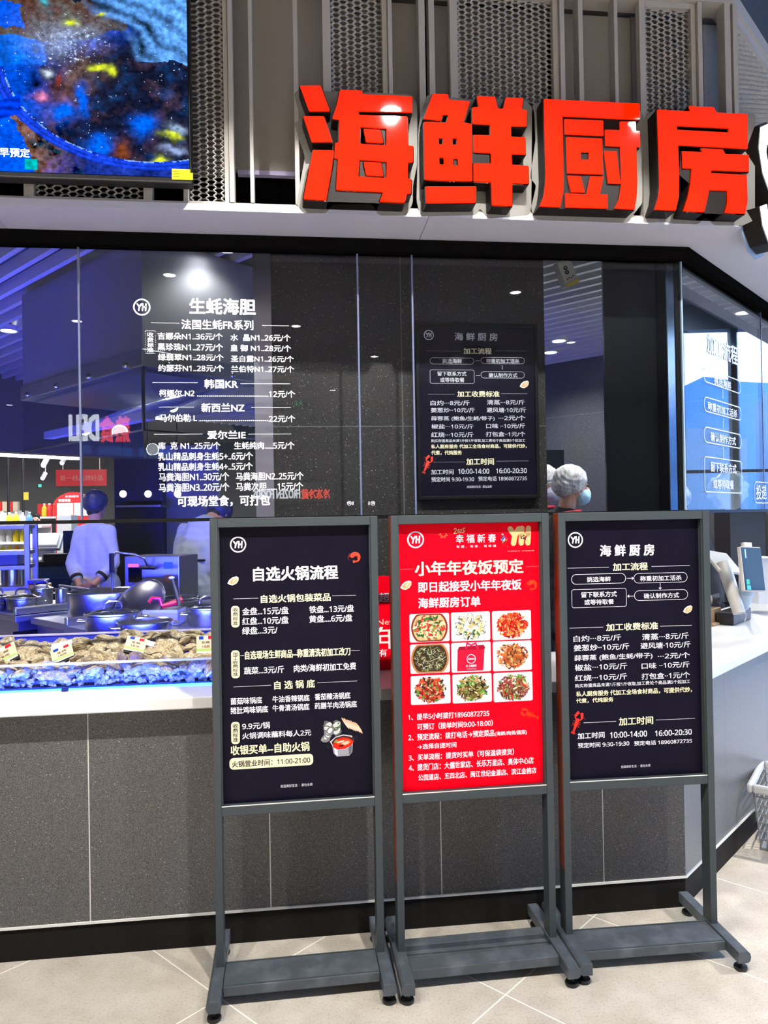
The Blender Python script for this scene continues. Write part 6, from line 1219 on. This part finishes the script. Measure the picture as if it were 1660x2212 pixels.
# ---------------------------------------------------------------- people
M['skin'] = mat('skin', (.56, .30, .20, 1), .5, noise=(25, (.50, .25, .17, 1), .35, .75))
M['skin_pale'] = mat('skin_pale', (.62, .38, .29, 1), .5)
M['hair'] = mat('black_hair', (.012, .010, .010, 1), .45)
M['coat'] = mat('pale_blue_coat', (.50, .54, .66, 1), .7, bump=(9, .9))
M['coat2'] = mat('grey_blue_coat', (.33, .38, .48, 1), .7, bump=(9, .9))
M['dark_cloth'] = mat('black_cloth', (.014, .013, .015, 1), .75, bump=(14, .6))
M['trousers'] = mat('dark_trousers', (.02, .022, .03, 1), .8)
M['cap'] = mat('navy_cap', (.03, .035, .08, 1), .45, bump=(60, .4))
def hairnet_material():
    m = bpy.data.materials.new('white_hairnet'); m.use_nodes = True; nt = m.node_tree; b = nt.nodes['Principled BSDF']; tc = nt.nodes.new('ShaderNodeTexCoord'); L = nt.links
    mp = nt.nodes.new('ShaderNodeMapping'); mp.inputs['Scale'].default_value = (.5, 1.6, .5); L.new(tc.outputs['Object'], mp.inputs[0])
    w = nt.nodes.new('ShaderNodeTexNoise'); w.inputs['Scale'].default_value = 42; w.inputs['Detail'].default_value = 3; w.inputs['Distortion'].default_value = 1.2; L.new(mp.outputs[0], w.inputs['Vector'])
    r = nt.nodes.new('ShaderNodeValToRGB'); L.new(w.outputs['Fac'], r.inputs[0]); r.color_ramp.elements[0].position = .3; r.color_ramp.elements[0].color = (.30, .29, .28, 1); r.color_ramp.elements[1].position = .56; r.color_ramp.elements[1].color = (.72, .70, .68, 1)
    L.new(r.outputs[0], b.inputs['Base Color']); b.inputs['Roughness'].default_value = .6
    bp = nt.nodes.new('ShaderNodeBump'); bp.inputs['Strength'].default_value = .6; bp.inputs['Distance'].default_value = .004; L.new(w.outputs['Fac'], bp.inputs['Height']); L.new(bp.outputs[0], b.inputs['Normal']); return m
M['hairnet'] = hairnet_material(); M['hairnet'].node_tree.nodes['Principled BSDF'].inputs['Alpha'].default_value = 1
M['mask'] = mat('blue_face_mask', (.42, .66, .78, 1), .6); M['mask_w'] = mat('white_face_mask', (.72, .72, .78, 1), .6)
V3 = Vector
def hand(W, d, n, side, s=1.0, curl=.5):
    """capsules of one hand: wrist W, pointing along d, palm facing n; side is the thumb's direction"""
    d = V3(d).normalized(); n = (V3(n)-d*V3(n).dot(d)).normalized(); t = V3(side); t = (t-d*t.dot(d)-n*t.dot(n)).normalized(); W = V3(W); c = []
    for k in (-1.2, -.4, .4, 1.2): c.append((W+t*k*.012*s, .014*s, W+d*.085*s+t*k*.020*s, .0125*s))
    for k, L_ in ((1.25, .068), (.42, .078), (-.42, .072), (-1.25, .058)):
        b = W+d*.088*s+t*k*.020*s; m_ = b+(d*math.cos(curl)+n*math.sin(curl))*L_*.5*s; e_ = m_+(d*math.cos(curl*2.2)+n*math.sin(curl*2.2))*L_*.5*s
        c += [(b, .0098*s, m_, .0090*s), (m_, .0090*s, e_, .0076*s)]
    b = W+d*.025*s+t*.022*s; m_ = b+(d*.7+t*.75)*.040*s+n*.008*s; e_ = m_+(d*.9+t*.25)*.032*s+n*.012*s
    c += [(b, .0135*s, m_, .0110*s), (m_, .0110*s, e_, .0088*s)]
    return c
def person(label, x, y, z0, face, h, arms, coat, lean=0., head_turn=0., head_tilt=0., cover='hairnet', mask=None, skin='skin', glasses=False, apron=False, voxel=.012, cuff=False, collar=None, coat_len=.42, sleeve=.75, group=None, slim=1.0):
    """face: direction the body looks, degrees anticlockwise from +X; joints are scaled by the height h"""
    t = thing('person', label, 'person', (x, y, z0), rad(face-90), group)
    def P(a, b_, c): return V3((a*h, b_*h, c*h))
    piv = P(0, 0, .53); Rl = Matrix.Rotation(-lean, 3, 'X')
    U = lambda a, b_, c: piv+Rl @ (P(a, b_, c)-piv)            # upper body leans forward about the hips
    neck, chest = U(0, -.005, .835), U(0, 0, .72); hc = U(0, .005, .835)+(Rl @ Matrix.Rotation(-head_tilt, 3, 'X')) @ P(0, .012, .098)
    Rh = Rl @ Matrix.Rotation(head_turn, 3, 'Z') @ Matrix.Rotation(-head_tilt, 3, 'X'); hd = lambda a, b_, c: hc+Rh @ P(a, b_, c)
    caps = [(neck, .034*h, hd(0, -.012, -.03), .033*h), (P(0, 0, .53), .06*h*slim, chest, .058*h*slim), (chest, .058*h*slim, U(0, 0, .79), .045*h)]
    balls = [(hd(0, -.008, .012), (.047*h, .057*h, .054*h), Rh), (hd(0, .010, -.022), (.038*h, .045*h, .047*h), Rh), (hd(0, .026, -.052), (.020*h, .018*h, .014*h), Rh), (hd(0, .056, -.016), (.0085*h, .012*h, .014*h), Rh), (hd(0, .046, -.036), (.016*h, .008*h, .005*h), Rh), (hd(-.046, -.004, -.008), (.006*h, .012*h, .018*h), Rh), (hd(.046, -.004, -.008), (.006*h, .012*h, .018*h), Rh), (hd(0, .046, .003), (.030*h, .006*h, .006*h), Rh)]
    sl = []; gar = []
    for s in (-1, 1):
        sh = U(s*.092*slim, 0, .795); el, wr, dd, nn, th = arms[0 if s < 0 else 1]; el = U(*el); wr = U(*wr)
        caps += [(U(s*.045, 0, .795), .030*h, sh, .026*h), (sh, .025*h, el, .021*h), (el, .0215*h, wr, .0165*h)]
        caps += hand(wr, Rl @ V3(dd), Rl @ V3(nn), Rl @ V3(th), h/1.72, .45)
        gar += [(U(s*.05, 0, .79), .047*h, sh, .039*h), (sh, .039*h, el, .031*h)]; w_ = el.lerp(wr, sleeve); gar.append((el, .031*h, w_, .027*h)); sl.append((w_, (wr-el).normalized()))
        hp, kn, an = P(s*.045, 0, .50), P(s*.052, .012, .285), P(s*.052, -.01, .045)
        caps += [(hp, .045*h, kn, .034*h), (kn, .034*h, an, .022*h)]
    blob(caps, balls, voxel, 'body', M[skin], t, 5)
    blob(gar+[(P(0, 0, .53), .085*h*slim, U(0, 0, .66), .088*h*slim), (U(0, 0, .66), .088*h*slim, U(0, 0, .775), .074*h*slim), (U(-.06*slim, 0, .6), .06*h, U(-.075*slim, 0, .765), .052*h), (U(.06*slim, 0, .6), .06*h, U(.075*slim, 0, .765), .052*h), (P(-.045, 0, .53), .075*h, P(-.05, 0, coat_len), .078*h), (P(.045, 0, .53), .075*h, P(.05, 0, coat_len), .078*h), (U(0, -.004, .80), .050*h, U(0, -.004, .825), .042*h)], [], max(.011, voxel), 'coat', M[coat], t, 4,
         disp=lambda c: .010*mnoise.noise(Vector((c.x*13, c.y*13, c.z*6)))+.006*math.sin(c.x*46+c.z*17+4*mnoise.noise(c*6))*max(0, mnoise.noise(c*5)+.4))
    blob([(P(s*.05, 0, .52), .062*h, P(s*.053, .012, .285), .046*h) for s in (-1, 1)]+[(P(s*.053, .012, .285), .046*h, P(s*.053, -.008, .06), .038*h) for s in (-1, 1)], [], .014, 'trousers', M['trousers'], t, 4)
    for s in (-1, 1): blob([(P(s*.052, -.02, .022), .024*h, P(s*.055, .075, .018), .020*h)], [(P(s*.052, -.022, .026), (.026*h, .03*h, .024*h))], .010, 'shoe', M['rubber'], t, 3)
    if cuff:
        for w_, d_ in sl: part('cuff', MB().tube([w_-d_*.012, w_+d_*.012], .030*h, 16), M['dark_cloth'], t, True, local=True)
    for s in (-1, 1):
        e_ = hd(s*.0175, .048, .002); part('eye', MB().ball(e_, .0062*h/1.0, 10, 8), M['hair'], t, True, local=True)
    if cover == 'hairnet':
        blob([], [(hd(0, -.013, .020), (.058*h, .066*h, .058*h), Rh), (hd(0, -.032, .0), (.052*h, .05*h, .05*h), Rh), (hd(-.036, -.006, -.002), (.018*h, .026*h, .03*h), Rh), (hd(.036, -.006, -.002), (.018*h, .026*h, .03*h), Rh)], .008, 'hairnet', M['hairnet'], t, 5, disp=lambda c: .0022*math.sin((c.x*1.3+c.z)*190)+.004*mnoise.noise(c*30))
    elif cover == 'cap':
        blob([(hd(-.045, -.01, .012), .018*h, hd(.045, -.01, .012), .018*h)], [(hd(0, -.010, .024), (.062*h, .066*h, .056*h), Rh), (hd(0, -.02, .0), (.058*h, .058*h, .045*h), Rh)], .009, 'cap', M['cap'], t, 6)
        part('hair', MB().ball(hd(0, -.026, -.035), (.034*h, .026*h, .03*h)), M['hair'], t, True, local=True)
    else:
        blob([], [(hd(0, -.014, .020), (.052*h, .060*h, .054*h), Rh), (hd(0, -.030, -.014), (.046*h, .042*h, .046*h), Rh), (hd(0, .03, .048), (.036*h, .022*h, .018*h), Rh)], .009, 'hair', M['hair'], t, 4, disp=lambda c: .003*mnoise.noise(c*50))
    if mask:
        blob([], [(hd(0, .030, -.040), (.043*h, .040*h, .036*h), Rh), (hd(0, .05, -.03), (.02*h, .022*h, .024*h), Rh)], .007, 'face_mask', M[mask], t, 3)
        for s in (-1, 1):
            for q in (-.02, -.055): part('mask_strap', MB().tube([hd(s*.040, .025, q), hd(s*.047, .008, q*.6), hd(s*.050, -.004, -.008)], .0022, 6), M['mask_w'], t, True, local=True)
    if glasses: part('glasses', MB().tube([hd(-.05, .0, .006), hd(-.04, .047, .004), hd(0, .058, .004), hd(.04, .047, .004), hd(.05, .0, .006)], .0035, 6), M['rubber'], t, True, local=True)
    if collar:
        c = U(0, -.004, .832); part('collar', MB().tube([c+Rl @ V3((.047*h*math.cos(2*PI*k/20), .05*h*math.sin(2*PI*k/20), .012*math.sin(2*PI*k/20))) for k in range(20)], .011, 8, closed=True), collar, t, True, local=True)
    if apron:
        a = MB(); n = 24; base = len(a.v)
        for j, (z, r) in enumerate(((.61, .106), (.55, .106), (.46, .108), (.36, .112))):
            for k in range(n+1):
                an = rad(-60+300*k/n); p = (P(0, 0, z)) if z < .53 else U(0, 0, z); a.v.append(tuple(p+V3((r*h*math.cos(an), r*h*math.sin(an)*.92, 0))))
        for j in range(3):
            for k in range(n): q = j*(n+1)+k; a.f.append((q, q+1, q+n+2, q+n+1)); a.c.append(None)
        part('apron', a, M['dark_cloth'], t, True, local=True)
        kn = U(0, -.098, .605); part('apron_tie', MB().tube([kn+V3((-.16, .05, .0)), kn+V3((-.05, .0, .0)), kn, kn+V3((.05, 0, 0)), kn+V3((.16, .05, 0))], .009, 8), M['dark_cloth'], t, True, local=True)
        part('apron_bow', MB().tube([kn+V3((-.05, -.01, -.19)), kn+V3((-.02, -.015, -.08)), kn+V3((.0, -.012, 0)), kn+V3((.035, -.015, -.07))], [.006, .01, .014, .006], 8), M['dark_cloth'], t, True, local=True)
    return t
ZF = .1505
def at_floor(px_, d): r = ray(px_, 1110); p = CAMP+r*d; return p.x, p.y
# cook with hands clasped behind the back, seen from behind
x, y = at_floor(205, 6.2)
armL = ((-.104, -.035, .640), (-.035, -.118, .533), (.95, -.1, -.28), (0, 1, .2), (.2, -.3, 1))
armR = ((.104, -.035, .640), (.040, -.126, .545), (-.95, -.05, -.25), (0, 1, .2), (-.2, -.3, 1))
person('person in pale blue coat and dark cap, hands clasped behind the back', x, y, ZF, 84, 1.665, (armL, armR), 'coat', cover='cap', cuff=True, voxel=.0075, head_turn=rad(-14), head_tilt=rad(4), coat_len=.40, sleeve=.62, mask=None, slim=.74)
# cook bending over the work top, black apron tied at the back
x, y = at_floor(412, 5.75)
armL = ((-.155, .09, .68), (-.10, .2, .60), (.2, 1, -.2), (0, -.3, -1), (1, 0, 0)); armR = ((.155, .09, .68), (.10, .2, .60), (-.2, 1, -.2), (0, -.3, -1), (-1, 0, 0))
person('person in grey-blue coat bending forward, black apron tied behind', x, y, ZF, 62, 1.72, (armL, armR), 'coat2', lean=rad(26), cover='cap', apron=True, head_tilt=rad(30), coat_len=.40, sleeve=.9, slim=1.3)
# two masked people at the right
dn = ((-.13, .02, .64), (-.12, .10, .52), (0, .5, -1), (1, 0, 0), (0, 1, 0)); dr = ((.13, .02, .64), (.12, .10, .52), (0, .5, -1), (-1, 0, 0), (0, 1, 0))
RC = mat('red_collar', (.6, .02, .05, 1), .6)
x, y = at_floor(1226, 4.62)
person('person in white hair net and pale blue mask facing right', x, y, ZF, 2, 1.70, (dn, dr), 'dark_cloth', cover='hairnet', mask='mask', collar=RC, head_tilt=rad(4), voxel=.0075)
x, y = at_floor(1172, 5.15)
person('person with glasses and a white mask half hidden by the tiled pillar', x, y, ZF, -38, 1.74, (dn, dr), 'dark_cloth', cover='hairnet', mask='mask_w', glasses=True, collar=RC)
# person in black behind the right counter
x, y = at_floor(1508, 4.95)
person('person in black with hair net behind the angled pane', x, y, ZF, 120, 1.63, (dn, dr), 'dark_cloth', cover='hairnet', collar=RC, lean=rad(12), head_tilt=rad(8), slim=1.1)
# customers far back
x, y = at_floor(76, 12.4)
person('customer with black hair in black clothes beyond the till', x, y, 0.0, -70, 1.73, (dn, dr), 'dark_cloth', cover='hair', skin='skin_pale', voxel=.014)
x, y = at_floor(121, 13.4)
M['pink'] = mat('pink_cloth', (.7, .3, .36, 1), .7)
person('customer in pink mostly hidden behind the till', x, y, 0.0, -80, 1.52, (dn, dr), 'pink', cover='hair', skin='skin_pale', voxel=.014)
finish_blobs()
# ---------------------------------------------------------------- oyster tray, ice, oysters, cards
ZC2 = .9255; TX0 = -2.3; TYB = 3.36
t = thing('oyster_tray', 'long clear acrylic oyster tray with blue light strips on the white counter', 'display tray', (-1.2, YTR, ZC2))
part('front_wall', MB().box((TX0, YTR, ZC2), (TX1, YTR+.008, 1.018)), M['clear'], t)
part('front_lip', MB().box((TX0, YTR-.004, 1.018), (TX1, YTR+.014, 1.0255)), mat('frosted_lip', (.72, .72, .82, 1), .3), t, bevel=.002)
M['blue_wall'] = mat('blue_acrylic', (.05, .07, .55, 1), .2, spec=.6)
part('rear_wall', MB().box((TX0, TYB, ZC2), (TX1, TYB+.01, 1.065)), M['blue_wall'], t)
part('rear_lip', MB().box((TX0, TYB-.006, 1.065), (TX1, TYB+.016, 1.073)), mat('lilac_lip', (.6, .55, .7, 1), .3), t, bevel=.002)
part('base', MB().box((TX0, YTR+.008, ZC2), (TX1, TYB, ZC2+.006)), M['blue_wall'], t)
part('end_wall', MB().box((TX1-.008, YTR+.008, ZC2), (TX1, TYB, 1.03)), M['clear'], t)
LED = mat('blue_led', (.05, .3, 1, 1), .4, emit=(.03, .28, 1, 1), es=8)
part('light_strip', MB().box((TX0, YTR-.012, ZC2+.0), (TX1, YTR-.001, ZC2+.0045)), LED, t)
part('rear_light_strip', MB().box((TX0, TYB+.012, 1.045), (TX1, TYB+.022, 1.06)), mat('deep_blue_led', (.02, .05, 1, 1), .4, emit=(.02, .05, 1, 1), es=30), t)
area((-1.2, YTR-.02, .95), 2.0, .02, 8, (.045, .10, 1), (-1.2, 3.1, 1.4))
area((-1.2, TYB-.03, 1.06), 2.0, .02, 5, (.03, .05, 1), (-1.2, 3.0, .98))
p = atY(141, 1484, YTR-.02); k_ = MB(); k_.lathe([(0, 0), (.013, 0), (.013, .008), (.008, .013), (0, .014)], (p.x, YTR-.024, ZC2), 16); single('tray_knob', k_, mat('blue_knob', (.01, .015, .2, 1), .3), 'small dark blue knob on the counter before the tray light strip', 'knob', smooth=True)
# crushed ice: nobody could count it
rnd = random.Random(21); ic = MB()
M['ice'] = mat('ice', (.74, .78, 1, 1), .1, spec=.8, trans=.3)
for i in range(3600):
    x = rnd.uniform(TX0+.02, TX1-.02); u = rnd.random()**1.5; y = YTR+.018+u*.40; top = .985+.02*math.sin(x*5)+.012*math.sin(x*13+1) if u < .25 else .97
    z = rnd.uniform(.94, top) if u > .06 else rnd.uniform(.935, top); s = rnd.uniform(.005, .0105)
    q = [V3((rnd.uniform(-1, 1), rnd.uniform(-1, 1), rnd.uniform(-1, 1)))*s*.35 for _ in range(8)]; Mr = Matrix.Rotation(rnd.random()*6, 3, V3((rnd.random(), rnd.random(), rnd.random()+.1)))
    n = len(ic.v)
    for c, j in zip(((-1,-1,-1),(1,-1,-1),(1,1,-1),(-1,1,-1),(-1,-1,1),(1,-1,1),(1,1,1),(-1,1,1)), q): ic.v.append(tuple(V3((x, y, z))+Mr @ (V3(c)*s*.75+j)))
    for f in ((0,3,2,1),(4,5,6,7),(0,1,5,4),(1,2,6,5),(2,3,7,6),(3,0,4,7)): ic.f.append(tuple(n+i_ for i_ in f)); ic.c.append(None)
single('crushed_ice', ic, M['ice'], 'crushed ice glowing blue along the front of the oyster tray', 'ice', kind='stuff')
# oysters
def oyster_mesh(seed, dark=False):
    r = random.Random(seed); mb = MB(); mb.vc = []; nr, na = 16, 36; o1 = r.uniform(0, 50)
    def shade(i, k, side):
        f = i/nr; a = 2*PI*k/na; X_, Y_ = math.cos(a)*f*3, math.sin(a)*f*3; nz = mnoise.noise(V3((X_+o1, Y_, seed*1.3+side))); n2 = mnoise.noise(V3((X_*3.3+o1, Y_*3.3, seed+5))); bandv = math.sin(f*34+3*nz+2*math.cos(a+seed))
        v = .55+.45*nz+.30*n2+.20*bandv-.45*max(0, f-.8)*2.2; v = min(1, max(0, v)); c = V3((.17, .11, .055)).lerp(V3((.80, .68, .43)), v)
        if nz > .25: c = c.lerp(V3((.76, .72, .62)), min(1, (nz-.25)*3))
        if n2 < -.25: c = c.lerp(V3((.07, .05, .05)), min(1, (-.25-n2)*3.5))
        if dark: c = c.lerp(V3((.17, .12, .26)), .65)
        return tuple(c)+(1,)
    for side in (1, -1):
        for i in range(nr+1):
            f = i/nr
            for k in range(na):
                mb.vc.append(shade(i, k, side))
                a = 2*PI*k/na; R = .036*(1+.30*math.cos(a)+.10*math.cos(2*a+seed)+.09*mnoise.noise(V3((math.cos(a)*2+o1, math.sin(a)*2, 1))))
                fl = 1+.045*math.sin(9*a+seed)*f**2
                step = (f*6) % 1.0; x = R*f*fl*1.18*math.cos(a); y = R*f*fl*.80*math.sin(a)
                hgt = (1-f**1.8)*.017*(1 if side > 0 else .8)+(.0032*(1-step) if f > .08 else .003)*(1 if side > 0 else .6)+.003*mnoise.noise(V3((x*70+o1, y*70, side)))*(1-f*.5)
                z = side*hgt if f < 1 else .0025*math.sin(7*a+o1)
                mb.v.append((x, y, z))
    for sd in (0, 1):
        b = sd*(nr+1)*na
        for i in range(nr):
            f = i/nr; step = (f*6) % 1.0
            for k in range(na):
                k2 = (k+1) % na; q = (b+i*na+k, b+(i+1)*na+k, b+(i+1)*na+k2, b+i*na+k2); mb.f.append(q if sd == 0 else q[::-1])
                mb.c.append(None)
    return mb
M['oyster'] = mat('oyster_shell', (1, 1, 1, 1), .6, attr=True, bump=(170, .5))
protos = []
for k in range(7): protos.append(single('oyster', oyster_mesh(k*7+3), M['oyster'], 'rough beige oyster heaped on the ice in the lit tray', 'oyster', 'oysters heaped in the tray', smooth=75))
purple = [single('oyster', oyster_mesh(91, True), M['oyster'], 'large purple-tinted oyster standing at the front of the heap', 'oyster', 'oysters heaped in the tray', smooth=75), single('oyster', oyster_mesh(95, True), M['oyster'], 'dark purple oyster below the third price card', 'oyster', 'oysters heaped in the tray', smooth=75)]
used = set()
def put_oyster(k, loc, rot, s):
    o = protos[k] if k not in used else dup(protos[k]); used.add(k); o.location = loc; o.rotation_euler = rot; o.scale = (s, s, s)
def heap(x, y):      # height of the heap surface
    v = (y-2.95)/.34; base = .982+(.058+.034*max(0, min(1, (x+1.0)*1.6)))*min(1, max(0, v*1.25)); m_ = .012*math.sin(x*9+1)+.010*math.sin(x*4.1)
    xr = (x+1.25)/1.0; return base+m_*min(1, v*2+.3)
rnd = random.Random(33); nrow = 8
for r_ in range(nrow):
    y = 2.955+r_*.042
    for c_ in range(28):
        x = -1.66+c_*.0525+(r_ % 2)*.026+rnd.uniform(-.012, .012)
        if x > TX1-.06: continue
        z = heap(x, y)+rnd.uniform(-.006, .010)
        put_oyster(rnd.randrange(7), (x, y+rnd.uniform(-.01, .01), z), (rnd.uniform(-.6, .6)+(.75 if r_ < 3 else .45), rnd.uniform(-.45, .45), rnd.uniform(0, 6.28)), rnd.uniform(.95, 1.25))
pp = atY(263, 1425, 2.945); purple[0].location = (pp.x, 2.95, pp.z); purple[0].rotation_euler = (1.2, .0, rad(95)); purple[0].scale = (1.05, 1.05, 1.05)
pp = atY(292, 1420, 2.965); purple[1].location = (pp.x, 2.965, pp.z); purple[1].rotation_euler = (1.0, .1, rad(60)); purple[1].scale = (.95, .95, .95)
# price cards
CARD = mat('cream_card', (1, 1, 1, 1), .45, attr=True)
def card(label, cx, cy, Y, w_, h_, roll, tilt=-28):
    p = atY(cx, cy, Y); t = thing('price_card', label, 'price card', tuple(p)); Mx = Matrix.Translation(p) @ Matrix.Rotation(rad(roll), 4, 'Y') @ Matrix.Rotation(rad(tilt), 4, 'X')
    part('card', MB().box((-w_/2, 0, -h_/2), (w_/2, .003, h_/2), Mx), mat('card_stock', (.72, .62, .42, 1), .5) if 'card_stock' not in bpy.data.materials else bpy.data.materials['card_stock'], t)
    pl = Plane(Mx @ V3((0, -.0004, 0)), Mx.to_3x3() @ V3((1, 0, 0)), Mx.to_3x3() @ V3((0, 0, 1))); m_ = MB()
    rects(m_, pl, -w_/2, -h_/2, w_/2, -h_/2+h_*.10, .0002, None, S(245, 245, 235)); rects(m_, pl, -w_/2, -h_/2+h_*.10, w_/2, -h_/2+h_*.26, .0002, None, S(176, 205, 120))
    for k, c in enumerate((S(20, 60, 170), S(240, 240, 245), S(220, 30, 40))): u = -w_*.36+k*w_*.24; rects(m_, pl, u, h_/2-h_*.2, u+w_*.24, h_/2-.001, .0003, None, c)
    for k, s_ in enumerate(('生蚝', '18元')): text(m_, pl, s_, -w_*.22, h_*(.05-.25*k), w_*.22, h_*(.19-.25*k), .0004, .015, S(90, 60, 30))
    part('print', m_, M['print'], t); part('dark_back', MB().box((-w_/2+.002, .0032, -h_/2-.008), (w_/2-.002, .02, -h_/2+.012), Mx), M['dark_cloth'], t)
card('cream price card at the left edge of the tray, cut by the photo', 8, 1414, 3.02, .10, .066, -26)
card('cream price card leaning among the oysters, second from the left edge', 134, 1411, 3.01, .085, .055, -22)
card('cream price card third from the left edge, above a dark oyster', 293, 1392, 3.03, .078, .058, 14)
card('upright cream price card beside the left poster stand', 445, 1392, 3.05, .075, .068, -1, -10)
single('white_tag', MB().box((-.04, 0, -.016), (.04, .002, .016), Matrix.Translation(atY(133, 1393, 3.06)) @ Matrix.Rotation(rad(-12), 4, 'Y') @ Matrix.Rotation(rad(-50), 4, 'X')), WHB, 'plain white tag lying behind the second price card', 'tag')
single('white_tag', MB().box((-.035, 0, -.013), (.035, .002, .013), Matrix.Translation(atY(315, 1387, 3.08)) @ Matrix.Rotation(rad(20), 4, 'Y') @ Matrix.Rotation(rad(-50), 4, 'X')), WHB, 'plain white tag behind the third price card', 'tag')
# an emergency sign of the hall, mirrored dimly in the glass
pw = CAMP+ray(649, 872)*16.5; p_ = V3((pw.x, 2*YG-pw.y, pw.z)); ples = Plane(p_, (-1, 0, 0)); t = thing('exit_sign', 'green lit running-man exit sign across the hall', 'sign', tuple(p_)); part('rod', MB().tube([p_+V3((0, -.03, .09)), (p_.x, p_.y-.03, HC+.02)], .01, 6), DRK, t); part('case', MB().box((p_.x-.16, p_.y-.06, p_.z-.09), (p_.x+.16, p_.y-.002, p_.z+.09)), DRK, t); m_ = MB(); GG = bpy.data.materials['green_glow']
for L_ in ([(-.02, .05), (.01, .03), (-.01, 0), (.03, -.02), (.02, -.06)], [(-.01, .0), (-.04, -.03), (-.06, -.03)], [(.01, .03), (.05, .02)], [(.0, .03), (-.04, .02)], [(.08, -.06), (.08, .06), (.12, .06), (.12, -.06)]): stroke(m_, ples, L_, .008, .001)
ring(m_, ples, -.02, .068, 0, .013, None, .001, 12); part('pictogram', m_, GG, t)
